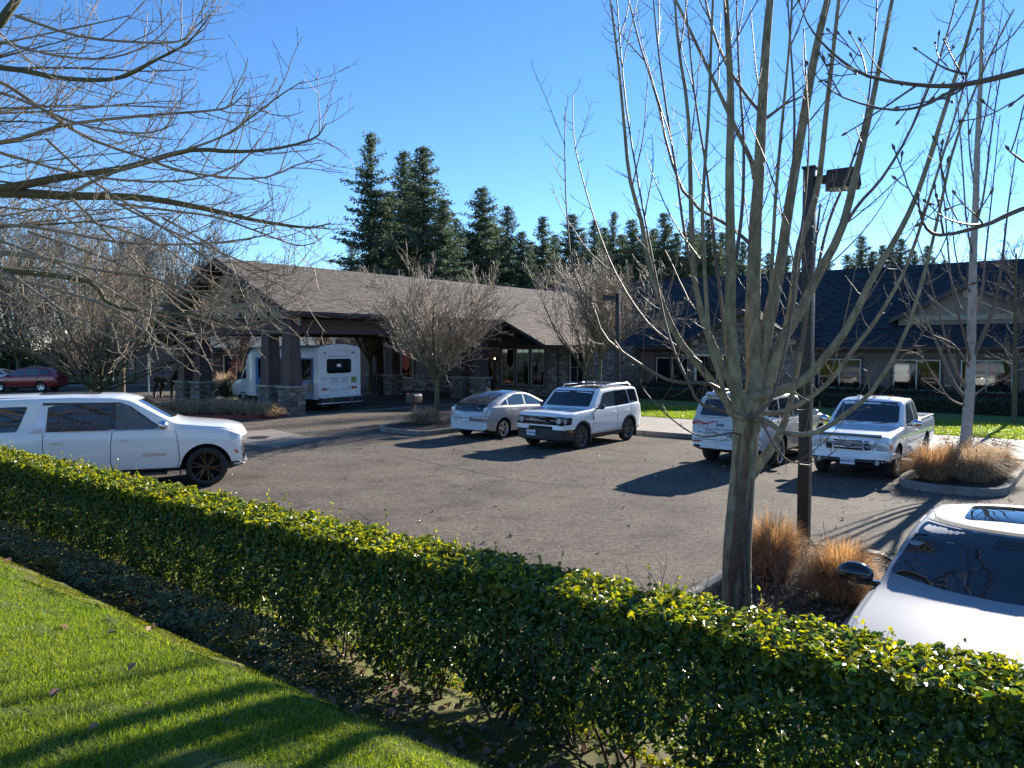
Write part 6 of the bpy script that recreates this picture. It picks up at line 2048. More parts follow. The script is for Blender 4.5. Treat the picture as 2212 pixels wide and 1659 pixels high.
# ------------------------------------------------------------------ bare tree whose boughs reach in from the left
rng = np.random.default_rng(7)
LY = 8.2
L_ = lambda pts: [(x * .3385, y * .3385) for x, y in pts]
lb = [
    limb([(-420, 470), (-150, 425)] + L_([(0, 1230), (450, 1250), (900, 1262), (1300, 1330), (1600, 1400), (1950, 1452), (2110, 1425)]), LY + 1, LY, 30, 2.5, 26, mid=14),
    limb([(-420, 450), (-150, 415)] + L_([(0, 1205), (400, 1130), (800, 1070), (1200, 960), (1500, 968), (1750, 950), (2000, 885), (2080, 790)]), LY + 1, LY - .3, 26, 2.2, 26, mid=11),
    limb(L_([(450, 1230), (700, 1110), (1050, 1000), (1400, 880), (1600, 750), (1800, 600), (1930, 520)]), LY, LY - .6, 8, 2.2, 18),
    limb([(-300, 330)] + L_([(0, 910), (400, 800), (900, 740), (1350, 705), (1480, 670), (1565, 590)]), LY + .5, LY - .5, 10, 2, 20),
    limb([(-300, 130)] + L_([(0, 430), (400, 500), (750, 500), (1000, 380), (1200, 270), (1340, 100)]), LY, LY - .8, 14, 2.2, 20),
    limb([(-300, 120)] + L_([(0, 590), (500, 790), (900, 850), (1130, 790)]), LY, LY - 1, 9, 2, 18),
    limb([(-200, 100)] + L_([(0, 520), (500, 850), (900, 1000), (1200, 1100), (1650, 1140), (1900, 1050), (2060, 1020)]), LY, LY + .3, 9, 2, 20),
    limb(L_([(100, 100), (500, 230), (900, 270), (1150, 262), (1250, 170), (1340, 90)]), LY - .5, LY - .5, 7, 2, 16),
    limb([(-300, 500)] + L_([(0, 1435), (400, 1480), (800, 1550), (1300, 1555), (1700, 1500), (1760, 1440)]), LY, LY, 9, 2, 18),
    limb(L_([(450, 1260), (800, 1600), (1000, 1800), (1300, 1960), (1500, 1990)]), LY, LY - .2, 6, 2, 16),
    limb(L_([(730, 1290), (1100, 1480), (1500, 1650), (1800, 1760), (1900, 1700)]), LY, LY - .4, 6, 2, 16),
    limb([(-300, 520), (-120, 560), (0, 583), (110, 594), (200, 612), (237, 658), (328, 674), (420, 680), (500, 700), (560, 700), (590, 680)], LY + .4, LY - .8, 16, 2, 24, mid=9),
    limb([(0, 545), (110, 560), (220, 585), (330, 600), (420, 635), (500, 660), (545, 690)], LY, LY - .6, 9, 2, 18),
    limb([(-200, 590), (0, 600), (120, 625), (230, 660), (300, 700), (340, 740), (390, 755), (405, 750)], LY, LY - 1, 9, 2.5, 18),
    limb(L_([(-300, -200), (-60, 150), (60, 60), (170, -100)]), LY - 2.6, LY - 2.6, 26, 14, 10),
    limb([(100, 300), (200, 390), (320, 470), (450, 560), (520, 620), (600, 650)], LY + .2, LY - .6, 6, 2, 16),
    limb([(250, 440), (370, 455), (470, 470), (570, 505), (640, 530), (680, 525)], LY, LY + .2, 6, 2, 16),
    limb([(-150, 480), (0, 520), (140, 575), (260, 640), (350, 700), (430, 722), (470, 712)], LY + .2, LY - .7, 8, 2, 20),
    limb([(60, 500), (180, 540), (300, 590), (400, 660), (470, 700), (530, 712), (575, 695)], LY, LY - .5, 6, 2, 18),
    limb([(-150, 560), (0, 585), (90, 640), (180, 700), (260, 735), (310, 730)], LY - .2, LY - 1.2, 7, 2, 18),
    limb([(200, 480), (330, 520), (430, 590), (510, 640), (580, 665), (640, 650)], LY, LY - .2, 5, 1.8, 16),
    limb([(-150, 300), (0, 330), (150, 372), (300, 392), (430, 385), (520, 350), (560, 300)], LY + .6, LY + .2, 8, 2, 18),
    limb([(-150, 60), (0, 90), (120, 120), (240, 125), (330, 90), (380, 40)], LY, LY, 7, 2, 16),
    limb([(350, 470), (440, 520), (520, 575), (590, 610), (660, 640)], LY, LY - .3, 5, 1.8, 14),
]
trk = sweep(rng, U(-700, 1250, 8.6), (.05, 0, 1), 6.5, .30, .14, 10, .03, 0)
for k in range(34):       # more boughs, partly beyond the edge of the picture
    z = rng.uniform(3.3, 6.4); p = np.array([trk[0][0][0] + .3, 8.4 + rng.uniform(-.4, .4), z])
    d = np.array([1, rng.uniform(-.40, .40), rng.uniform(-.16, .22)])
    lb.append(sweep(rng, p, d, rng.uniform(3.0, 5.8), rng.uniform(.02, .04), .005, 16, .035, .008))
tw = []
spec = [dict(n=3.7, L=.86, r=.0072, ang=(.35, 1.0), wob=.08, up=.05, seg=7, t0=.22, fall=.45, rmin=.003),
        dict(n=5.2, L=.34, r=.0042, ang=(.5, 1.1), wob=.12, up=.15, seg=4, t0=.15, rmin=.0022),
        dict(n=1, L=.12, r=.003, ang=(.5, 1.0), wob=.1, up=.12, seg=2, t0=.4, rmin=.002)]
for ln in lb: grow(rng, ln, 0, spec, tw)
tw += [(l[0][-1:] + np.array([[0, 0, 0], [0, 0, .02]]), np.array([.005, .002])) for l in tw[::3]]
bt = U(-700, 1250, 8.6)
build_tree('bare_tree', 'near bare tree whose crossing boughs fill the upper left corner', 'tree', (bt.x, bt.y, bank_z(3.4)), [trk] + [l for l in lb if l[1][0] > .03], [l for l in lb if l[1][0] <= .03] + tw, M_OLDB, M_TWIGL, thick=((.006, 5), (.012, 6)))

# ------------------------------------------------------------------ boughs reaching in at the upper right, very near
rng = np.random.default_rng(17)
RYY = 3.7
rb = [
    limb([(2640, -40), (2400, 100), (2212, 153), (2086, 182), (1990, 184), (1871, 163), (1799, 115), (1750, 60), (1727, 5)], RYY, RYY - .2, 18, 2.4, 22, mid=9),
    limb([(2080, 185), (2040, 205), (1990, 230), (1919, 237), (1823, 211), (1775, 177), (1746, 140)], RYY, RYY - .4, 8, 2.2, 16),
    limb([(2640, 330), (2400, 400), (2212, 450), (2134, 484), (2038, 508), (2000, 492), (1986, 450), (1984, 425)], RYY - .2, RYY - .5, 14, 2.6, 18, mid=9),
    limb([(2134, 484), (2090, 485), (2040, 470), (2000, 436)], RYY - .3, RYY - .6, 6, 2.4, 10),
    limb([(2076, 489), (2050, 440), (2040, 400), (2033, 362)], RYY - .3, RYY - .2, 4, 2.6, 8),
    limb([(2086, 160), (2038, 146), (1981, 108)], RYY, RYY + .2, 6, 2.6, 8),
    limb([(2081, 168), (2060, 130), (2040, 88)], RYY, RYY + .3, 5, 2.6, 8),
    limb([(2212, 205), (2190, 222)], RYY - .6, RYY - .6, 5, 3, 4),
    limb([(2212, 350), (2185, 330), (2180, 325)], RYY - .4, RYY - .4, 6, 3, 4),
    limb([(1950, 185), (1900, 150), (1860, 90)], RYY, RYY + .1, 4, 2.4, 8),
    limb([(1871, 163), (1862, 120), (1838, 75)], RYY, RYY + .1, 4, 3, 6),
    limb([(2050, 500), (2030, 545), (2020, 560)], RYY - .3, RYY - .3, 3, 2.4, 6),
]
tk = np.array([4.6, 1.2, 0.0])
trk = sweep(rng, (4.6, 1.2, .4), (0, 0, 1), 6.0, .17, .07, 10, .02, 0)
for l in rb[:3:2]:
    s = l[0][0]; e = np.array([4.6, 1.2, s[2] - .7])
    rb.append((smooth_line([e, (e + s) / 2 + np.array([0, 0, .1]), s], 8), np.linspace(.05, l[1][0], 8)))
for k in range(26):      # the rest of its crown, above and behind the camera, mirrored in the car's windscreen
    z = rng.uniform(2.6, 6.2); an = rng.uniform(-2.9, .9)
    if -.9 < math.sin(an) < 2 and math.cos(an) < 0 and math.sin(an) > -.2: continue
    rb.append(sweep(rng, (4.6, 1.2, z), (math.cos(an), math.sin(an), rng.uniform(.25, .9)), rng.uniform(2.0, 4.0), .035, .006, 12, .06, .03))
tw = []
spec = [dict(n=2.0, L=.40, r=.0055, ang=(.5, 1.0), wob=.10, up=.08, seg=5, t0=.25, rmin=.0028), dict(n=2, L=.10, r=.0035, ang=(.6, 1.1), wob=.1, up=.12, seg=2, t0=.2, rmin=.0028)]
for l in rb[:14]: grow(rng, l, 0, spec, tw)
for l in rb[14:]: grow(rng, l, 0, [dict(n=3.0, L=.9, r=.010, ang=(.4, .9), wob=.08, up=.06, seg=6, t0=.2, rmin=.004), dict(n=4, L=.25, r=.005, ang=(.5, 1.0), wob=.1, up=.1, seg=3, t0=.2, rmin=.003)], tw)
buds = [(np.array([l[0][-1], l[0][-1] + nrmz(l[0][-1] - l[0][-2]) * .014, l[0][-1] + nrmz(l[0][-1] - l[0][-2]) * .03]), np.array([.004, .0075, .001])) for l in tw + rb[:12]]
build_tree('bare_tree', 'bare tree of which only near budded boughs show at the upper right edge', 'tree', (4.6, 1.2, .4), [trk], rb + tw + buds, M_OLDB, M_TWIG, twig_sides=5)

# ------------------------------------------------------------------ young pale tree in the right island
rng = np.random.default_rng(23)
pb = P(-2.72, 20.0, .11)
YY = pb.y
trunk = [limb([(2076, 1010), (2085, 960), (2092, 880), (2097, 800), (2099, 700), (2102, 560), (2108, 430), (2112, 300), (2118, 180), (2122, 60), (2126, -40)], YY, YY, 25, 5, 26, mid=15)]
lbs = []
for (pts, w) in (([(2092, 868), (2062, 830), (2035, 770), (2005, 700), (1975, 640), (1950, 600)], 9), ([(2092, 850), (2060, 790), (2040, 720), (2018, 640), (1995, 560), (1970, 480)], 8),
                 ([(2097, 790), (2085, 730), (2062, 650), (2050, 560), (2040, 440), (2025, 300)], 8), ([(2098, 780), (2125, 720), (2150, 650), (2165, 560), (2180, 430), (2200, 300)], 10),
                 ([(2098, 860), (2130, 835), (2175, 815), (2230, 780)], 6), ([(2100, 700), (2120, 640), (2130, 540), (2145, 400), (2160, 250)], 7), ([(2102, 560), (2088, 480), (2080, 370), (2070, 240), (2060, 120)], 5),
                 ([(2105, 500), (2125, 420), (2140, 300), (2160, 170), (2185, 60)], 5), ([(2108, 420), (2095, 330), (2090, 220), (2085, 100)], 4), ([(2110, 330), (2130, 240), (2150, 120), (2165, 20)], 4),
                 ([(2094, 880), (2050, 860), (2010, 800), (1990, 770), (1955, 755)], 5), ([(2100, 640), (2075, 590), (2060, 520), (2058, 420)], 5), ([(2098, 800), (2060, 745), (2010, 720), (1960, 665), (1935, 600)], 5)):
    dy = rng.uniform(-1.3, 1.3)
    lbs.append(limb(pts, YY, YY + dy, w, 1.6, 18))
tw = []
spec = [dict(n=2.2, L=.8, r=.008, ang=(.35, .8), wob=.06, up=.13, seg=5, t0=.12, rmin=.004), dict(n=5, L=.24, r=.005, ang=(.7, 1.2), wob=.1, up=.2, seg=3, t0=.1, rmin=.003)]
for l in lbs + [(trunk[0][0][10:], trunk[0][1][10:])]: grow(rng, l, 0, spec, tw)
build_tree('bare_tree', 'young bare tree with smooth pale trunk, standing in tan grasses right of the pickup', 'tree', pb, trunk, lbs + tw, M_PALEB, M_TWIGG)
# stake-side dense little tree on the lawn at the right edge
rng = np.random.default_rng(29)
p = U(2190, 918, 28.5); p.z = .15
tr_ = sweep(rng, p, (0, 0, 1), 6.2, .10, .03, 12, .02, 0)
tw = []
spec = [dict(n=34, L=2.3, r=.022, ang=(.8, 1.35), wob=.09, up=.05, seg=7, t0=.30, fall=.55, rmin=.008), dict(n=4.2, L=.75, r=.010, ang=(.4, .9), wob=.1, up=.06, seg=4, t0=.15, rmin=.006), dict(n=4, L=.30, r=.007, ang=(.5, 1.0), wob=.1, up=.08, seg=2, t0=.2, rmin=.005)]
grow(rng, tr_, 0, spec, tw)
build_tree('bare_tree', 'small bare tree with dense level twigs on the lawn at the right edge', 'tree', p, [tr_], tw, M_OLDB, M_TWIGG)

# ------------------------------------------------------------------ vase-shaped trees
def vase_tree(label, p, H, spread, seed, fork=1.6, nl=11, mt=M_OLDB, mw=M_TWIGL, r=.095, group=None, dens=1.0, low=.0, fine=.0055, multi=False):
    rng = np.random.default_rng(seed)
    p = np.array(p, float)
    if multi:
        trs = [sweep(rng, p + np.array([rng.normal() * .15, rng.normal() * .15, 0]), (rng.normal() * .5, rng.normal() * .3, 1), fork, r * rng.uniform(.6, 1), r * .6, 6, .05, 0) for _ in range(5)]
    else: trs = [sweep(rng, p, (0, 0, 1), fork + .25, r * 1.15, r * .75, 8, .02, 0)]
    out = []; lim = []
    for k in range(nl):
        t0 = trs[k % len(trs)]
        an = 2 * math.pi * (k + rng.uniform(0, .7)) / nl
        tilt = rng.uniform(.25, .95) if k % 3 else rng.uniform(.1, .4)
        tilt *= spread
        d = (math.cos(an) * math.sin(tilt), math.sin(an) * math.sin(tilt), math.cos(tilt))
        q = t0[0][-1 - rng.integers(0, 2)]
        L = (H - fork) * rng.uniform(.75, 1.0) / max(.55, math.cos(tilt) ** .6)
        ln = sweep(rng, q, d, L * .95, r * rng.uniform(.42, .62), .010, 14, .055, .012)
        lim.append(ln)
    spec = [dict(n=int(9 * dens), L=H * .36, r=.020, ang=(.3, .75), wob=.09, up=.05, seg=7, t0=.08, fall=.35, rmin=fine * 1.1),
            dict(n=int(7 * dens), L=H * .16, r=.010, ang=(.35, .85), wob=.11, up=.05, seg=4, t0=.12, rmin=fine),
            dict(n=3, L=H * .07, r=fine * 1.2, ang=(.4, .9), wob=.12, up=.05, seg=2, t0=.2, rmin=fine * .7)]
    for l in lim: grow(rng, l, 0, spec, out)
    return build_tree('bare_tree', label, 'tree', p, trs + lim, out, mt, mw, group)
def at(u, Y, z=.1):
    q = U(u, 800, Y); return (q.x, q.y, z)
vase_tree('vase-shaped bare tree in the small island between mailbox and silver hatchback', at(943, 28.6), 5.1, 1.18, 101, dens=1.25, fork=1.6, nl=15, r=.095)
vase_tree('bare tree on the lawn behind the boxy white SUV and the far lamp post', at(1295, 37.0, .15), 6.1, 1.15, 102, dens=1.25, fork=2.2, nl=14, r=.10, fine=.007)
vase_tree('smaller bare tree close to the stone wall behind the boxy SUV', at(1262, 41.0, .16), 6.6, .9, 103, fork=1.4, nl=10, r=.11, fine=.007)
vase_tree('spreading many-stemmed bare tree behind the roof of the long white SUV', at(205, 35.5), 8.6, 1.25, 104, fork=.9, nl=20, r=.095, fine=.008, multi=True, dens=1.35)
GB = 'bare trees in the background at left'
for k, (u, Y, H, lab) in enumerate(((40, 64, 14, 'tall bare tree far back above the dark red SUV'), (-90, 58, 15, 'bare tree at the left edge behind the pale grey car'), (150, 72, 15, 'bare tree directly behind the many-stemmed tree at left'),
                                     (290, 66, 13, 'bare tree above the elk statue in the distance'), (390, 74, 13, 'bare tree just left of the canopy gable'), (480, 80, 11, 'bare tree showing between the columns of the canopy'))):
    vase_tree(lab, at(u, Y), H, 1.1, 200 + k, fork=1.8, nl=14, r=.18, group=GB, fine=.018, dens=1.15, mw=M_TWIGG)
vase_tree('bare tree seen under the canopy roof just right of the bus', at(800, 47.5), 6.5, 1.1, 210, fork=2.0, nl=11, r=.15, fine=.009)
vase_tree('bare tree seen under the canopy roof above the bus', at(700, 52), 6.0, 1.1, 211, fork=1.8, nl=11, r=.12, fine=.009)
vase_tree('thin bare tree behind the left canopy column pair', at(520, 50), 5.6, 1.0, 212, fork=1.6, nl=9, r=.09, fine=.008, mw=M_TWIGR)
vase_tree('slender bare tree on the lawn left of the elk statue', at(291, 60), 5.0, .8, 213, fork=2.0, nl=7, r=.10, fine=.009)
vase_tree('dark-trunked bare tree by the drive left of the elk statue', at(262, 47), 6.5, 1.0, 214, fork=2.2, nl=9, r=.18, fine=.009)

# ------------------------------------------------------------------ conifers
def conifer_mesh(seed, R_=.17, irr=.25, gap=.0):
    """unit height 28 m"""
    rng = np.random.default_rng(seed); H = 28.0
    C = []; N = []; S = []; br = []
    z = H * .05
    while z < H * .985:
        t = z / H
        L0 = H * R_ * 1.5 * rng.uniform(.85, 1.15) * (1 - t) ** .85 + .3
        nb = 7 if t < .8 else 5
        for k in range(nb):
            if rng.uniform() < gap: continue
            an = rng.uniform(0, 2 * np.pi); L = L0 * rng.uniform(1 - irr * 1.6, 1 + irr)
            droop = rng.uniform(.10, .42) * (1 - t * .6) - (.25 if t > .85 else 0)
            m = max(3, int(L / .30))
            s = np.linspace(.12, 1, m)
            x = np.cos(an) * L * s; y = np.sin(an) * L * s; zz = z - droop * L * s + .22 * L * s * s
            c = np.stack([x, y, zz], 1)
            br.append((np.array([[0, 0, z], c[-1]]), np.array([.05, .015])))
            for q in range(7):
                j = rng.normal(size=(m, 3)) * np.array([.30, .30, .17]) * (1.15 - .4 * s)[:, None]
                C.append(c + j); nn = rng.normal(size=(m, 3)) * .55 + np.array([0, 0, 1]); N.append(nn); S.append(rng.uniform(.30, .62, m) * (1.1 - .35 * t))
        z += rng.uniform(.40, .75) * (1.15 - .5 * t)
    C = np.concatenate(C); N = np.concatenate(N); S = np.concatenate(S)
    V, F = leaf_cloud(C, N, S, rng, fold=.5, aspect=.5, shape=4)
    crown = np_mesh('crown', V, F, M_CONIF)
    Vt, Ft = tubes_np([(np.array([[0, 0, 0], [0, 0, H * .5], [0, 0, H]]), np.array([.38, .22, .03]))], 8)
    Vb, Fb = tubes_np(br, 3)
    trunk = np_mesh('trunk', np.concatenate([Vt, Vb]), np.concatenate([Ft, Fb + len(Vt)]), M_CONIB, smooth=True)
    return crown, trunk
CM = [conifer_mesh(1, .155, .45, .18), conifer_mesh(2, .165, .3, .05), conifer_mesh(3, .20, .2, 0), conifer_mesh(4, .18, .3, .08)]
conifers = [(800, 284, 95, 0, 1, 'tallest conifer with ragged outline, at the left end of the row'), (872, 322, 100, 1, 1, 'second conifer from the left, blue-green and slightly shorter than the tallest'), (914, 313, 92, 1, 1.25, 'broad tall conifer third from the left'),
    (958, 428, 88, 3, 1.1, 'shorter conifer tucked against the right side of the broad tall one'), (1042, 402, 98, 2, 1.15, 'wide conifer standing alone in the middle over the canopy ridge'), (1097, 443, 108, 3, 1, 'narrow conifer right behind the wide middle one'),
    (1128, 498, 100, 2, 1, 'low conifer in the dip right of the narrow one'), (1172, 466, 112, 3, .95, 'pointed conifer standing free between two gaps of sky'), (1236, 461, 110, 2, 1.1, 'conifer above the crown of the bare tree behind the boxy SUV'),
    (1285, 474, 114, 3, .9, 'slim conifer directly left of the tall narrow-tipped one'), (1326, 455, 112, 0, .8, 'narrow-tipped conifer above the far lamp post'), (1366, 472, 112, 2, 1, 'full conifer just right of the far lamp post'),
    (1436, 458, 116, 2, 1, 'conifer seen through the left thin limbs of the large bare tree'), (1492, 478, 118, 3, 1, 'conifer between the thin left limbs and the first thick limb'), (1532, 470, 115, 2, 1, 'conifer just left of the thick upright limb of the large bare tree'),
    (1605, 520, 125, 3, .9, 'conifer showing between the two thickest limbs'), (1660, 545, 130, 2, .8, 'low faint conifer right of the thickest limb'), (1752, 540, 130, 3, .8, 'small conifer beside the near lamp post'),
    (1862, 508, 135, 2, .95, 'faint conifer right of the near lamp head'), (1906, 528, 138, 3, 1, 'faint lower conifer second of the right-hand group'), (1947, 514, 136, 2, 1, 'faint conifer third of the right-hand group over the roof'), (2004, 529, 136, 3, 1, 'last faint conifer, left of the young pale tree')]
for (u, v, Y, k, wsc, lab) in conifers:
    q = U(u, v, Y); h = q.z / 28.0
    r = thing('conifer_tree', lab, 'tree', (q.x, q.y, 0), u * .37, 'conifers behind the building')
    c = link('crown', CM[k][0], r); c.scale = (h * wsc, h * wsc, h)
    t = link('trunk', CM[k][1], r); t.scale = (h * wsc, h * wsc, h)

rngc = np.random.default_rng(404)
fill = [(835, 420), (760, 520), (895, 440), (985, 470), (1015, 500), (1068, 480), (1148, 520), (1198, 505), (1260, 500), (1306, 488), (1345, 505), (1392, 500), (1412, 492), (1462, 500), (1510, 505), (1560, 500), (1582, 520), (1636, 530), (1700, 550), (1785, 552), (1830, 548), (1885, 540), (1925, 535), (1975, 540), (2040, 560), (2120, 565)]
ORD = 'first second third fourth fifth sixth seventh eighth ninth tenth eleventh twelfth thirteenth fourteenth fifteenth sixteenth seventeenth eighteenth nineteenth twentieth twenty-first twenty-second twenty-third twenty-fourth twenty-fifth last'.split()
for k, (u, v) in enumerate(sorted(fill)):
    Y = rngc.uniform(120, 145)
    q = U(u, v, Y); h = q.z / 28.0
    r = thing('conifer_tree', 'half-hidden back-row conifer over the roof, %s of these counting from the left' % ORD[k], 'tree', (q.x, q.y, 0), u * .61, 'conifers behind the building')
    m = CM[k % 4]; wsc = rngc.uniform(1.0, 1.35)
    c = link('crown', m[0], r); c.scale = (h * wsc, h * wsc, h)
    t = link('trunk', m[1], r); t.scale = (h * wsc, h * wsc, h)

# ------------------------------------------------------------------ leaf masses: hedges, shrubs, ground cover
def box_leaves(n, a0, a1, b0, b1, zbase, ztop, size, seed, m, name='foliage', parent=None, root_loc=None, keep=None, nup=.5, shell=.07, bump=.03, aspect=.55, origin=None):
    rng = np.random.default_rng(seed)
    f = rng.uniform(size=n)
    A = rng.uniform(a0, a1, n); dep = np.abs(rng.normal(size=n)) * shell
    T = rng.uniform(size=n)
    B = np.where(f < .42, b0 + dep, np.where(f < .62, b1 - dep, rng.uniform(b0, b1, n)))
    zb = zbase(A, B) if callable(zbase) else np.full(n, zbase)
    zt = ztop(A, B) if callable(ztop) else np.full(n, ztop)
    zt = zt + bump * (np.sin(A * 9.1 + B * 3) * .5 + np.sin(A * 23 + 1 + B * 7) * .5)
    Z = np.where((f >= .62) & (f < .90), zt - dep, zb + (zt - zb) * T)
    corner = ((Z > zt - .06) & (f < .62)); Z = np.where(corner, Z - .03, Z)
    if keep is not None:
        k = keep(rng, A, B, Z, zb, zt); A, B, Z, f = A[k], B[k], Z[k], f[k]
    C = PN(A, B, Z); n = len(C)
    out = np.where((f < .42)[:, None], -np.array(BX)[None], np.where((f < .62)[:, None], np.array(BX)[None], np.array([[0, 0, 1.0]])))
    N = out * .55 + np.array([[0, 0, nup]]) + rng.normal(size=(n, 3)) * .55
    s = size * rng.uniform(.6, 1.25, n)
    return C, N, s, rng
def hedge_obj(name, label, cat, data, m, origin, shape=6, group=None, kind=None, fold=.25, aspect=.55):
    C, N, s, rng = data
    V, F = leaf_cloud(C - np.array(origin), N, s, rng, fold=fold, aspect=aspect, shape=shape)
    me = np_mesh(name, V, F, m, smooth=False)
    return me

HB0, HB1, HT = 3.56, 4.04, 1.50
shr = np.arange(-13.6, 2.4, .50)
def hedge_keep(rng, A, B, Z, zb, zt):
    h = Z - zb
    d = np.abs(A[:, None] - (shr + .12 * np.sin(shr * 7))[None]).min(1)
    low = .11 + .09 * np.sin(A * 5.3) + .07 * np.sin(A * 12.6)
    p = np.clip((h - low) / .16, 0.0, 1) ** 1.1
    p = np.maximum(p, .10 * np.exp(-(d / .1) ** 2))
    p *= np.where(h < .62, .80 + .2 * np.cos(A * 12.5), 1.0)
    return rng.uniform(size=len(A)) < p
ho = P(-5.5, 3.8, .45)
hedge = thing('hedge', 'long clipped green hedge running across the foreground between the bank and the car park', 'hedge', ho)
data = box_leaves(185000, -13.8, 2.2, HB0, HB1, lambda A, B: bank_z(B) + .0, HT, .049, 61, M_HEDGE, keep=hedge_keep, shell=.075)
me = hedge_obj('foliage', '', '', data, M_HEDGE, ho)
M_SUN_YOUNG = mat('sunlit_young_leaf', (.19, .215, .03), .32, island=.45, trans=.55, thue=.485, hvar=.08)  # paler leaf: sunlight on the hedge top put into the colour; shoots share it
me.materials.append(M_SUN_YOUNG)
zz = data[0][:, 2]; pr = np.clip((zz - (HT - .17)) / .15, .02, .5)  # share of sun-coloured leaves grows towards the top
sun_top = (np.random.default_rng(3).uniform(size=len(zz)) < pr).astype(np.int32)
me.polygons.foreach_set('material_index', np.repeat(sun_top, 2))
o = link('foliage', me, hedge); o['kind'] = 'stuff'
# young shoots standing out of the clipped top
rngl = np.random.default_rng(64)
n = 420
A = rngl.uniform(-13.5, 2, n); B = rngl.uniform(HB0, HB1, n); hgt = rngl.exponential(.035, n).clip(0, .16)
C = []; N = []; S = []; st = []
for a, b, h in zip(A, B, hgt):
    b_ = np.array(P(a, b, HT)); tip = b_ + np.array([rngl.normal() * .015, rngl.normal() * .015, h + .02])
    st.append((np.array([b_ - UPV * .06, tip]) - np.array(ho), np.array([.0018, .001])))
    for q in np.linspace(.1, 1, 3 + int(h * 40)):
        C.append(b_ + (tip - b_) * q + rngl.normal(size=3) * .008); N.append(rngl.normal(size=3) + np.array([0, 0, .2])); S.append(rngl.uniform(.022, .036))
V, F = leaf_cloud(np.array(C) - np.array(ho), np.array(N), np.array(S), rngl)
o = link('young_shoots', np_mesh('young_shoots', V, F, M_SUN_YOUNG), hedge); o['kind'] = 'stuff'
# single leaves nearest to the camera
lm = []
for k in range(4):
    V, F = leaf_cloud(np.zeros((1, 3)), np.array([[0, 0, 1.0]]), .05, np.random.default_rng(k), aspect=.6)
    lm.append(np_mesh('leaf', V, F, mat('hedge_leaf_single_%s' % 'abcd'[k], ((.04, .09, .02), (.03, .07, .018), (.07, .13, .02), (.05, .10, .03))[k], .3, trans=.4)))
rngs = np.random.default_rng(66)
for k in range(290):
    a = -.15 - 2.6 * rngs.uniform() ** .8; top = rngs.uniform() < .3
    b = rngs.uniform(HB0, HB1) if top else HB0 - rngs.uniform(.0, .02)
    z = HT + rngs.uniform(-.01, .02) if top else rngs.uniform(.85, HT - .02)
    q = P(a, b, z) - ho
    o = bpy.data.objects.new('leaf', lm[k % 4]); COL.objects.link(o); o.parent = hedge; o.location = q
    nd = Vector((-BX.x, -BX.y, .5 if not top else 2.5)) + Vector(rngs.normal(size=3) * .5)
    o.rotation_euler = nd.to_track_quat('Z', 'Y').to_euler(); o.scale = [rngs.uniform(.7, 1.2)] * 3
# stems
st2 = []
for a in shr:
    a = a + .12 * math.sin(a * 7)
    for k in range(7):
        p = P(a + rngs.normal() * .05, 3.80 + rngs.normal() * .05); p.z = float(bank_z(3.8)) - .03
        d = (AX * rngs.normal() * .55 + BX * rngs.normal() * .3 + Vector((0, 0, 1)))
        ln = sweep(rngs, p, d, rngs.uniform(.6, .95), rngs.uniform(.007, .013), .004, 6, .09, .05)
        st2.append(ln); grow(rngs, ln, 0, [dict(n=6, L=.35, r=.005, ang=(.4, .9), wob=.1, up=.08, seg=3, t0=.25, rmin=.002)], st2)
V, F = tubes_np([(p - np.array(ho), r) for p, r in st2] + st, 4)
o = link('stems', np_mesh('stems', V, F, mat('hedge_stem', (.10, .075, .055), .85, color2=(.06, .05, .035), vscale=8), smooth=True), hedge); o['kind'] = 'stuff'

# low dark-leaved ground cover on the camera side, at left
def gc_top(A, B):
    return bank_z(B) + .27 * np.sin(np.clip((B - 2.6) / 1.05, 0, 1) * np.pi) ** .6 * np.clip((-A - 3.9) / .8, 0, 1) + .02
o_ = P(-8, 3.3, .6)
data = box_leaves(42000, -15, -3.9, 2.65, 3.60, lambda A, B: bank_z(B), gc_top, .042, 71, M_COVER, bump=.035, shell=.03, nup=.8, keep=lambda r, A, B, Z, zb, zt: (B > 2.72 + .08 * np.sin(A * 4)))
me = hedge_obj('low_ground_cover', '', '', data, M_COVER, o_)
o = link('ground_cover', me, loc=o_); tag(o, 'low mound of small dull leaves between the moss strip and the left part of the hedge', 'ground cover', kind='stuff')
# soft moss cushions on the strip below the lawn edge
rngm = np.random.default_rng(75); n = 110000
A = rngm.uniform(-13, 1, n); B = rngm.uniform(2.15, 3.45, n)
k = (np.sin(A * 2.1 + B * 4) + np.sin(A * 5.3 - B * 6.1) + rngm.normal(size=n) * .5 > np.where(B < 2.5, -3, -.1)) & (B > bank_edge(A) - .03); A, B = A[k], B[k]
o_ = P(-5, 2.8, .8); C = PN(A, B, bank_z(B) + rngm.uniform(0, .012, len(A)))
V, F = leaf_cloud(C - np.array(o_), rngm.normal(size=C.shape) * .6 + UPV, rngm.uniform(.010, .022, len(C)), rngm, shape=4)
o = link('moss', np_mesh('moss', V, F, mat('moss_tuft', (.15, .165, .015), .9, island=.4, trans=.4)), loc=o_); tag(o, 'yellow-green moss on the slope between lawn and hedge', 'moss', kind='stuff')
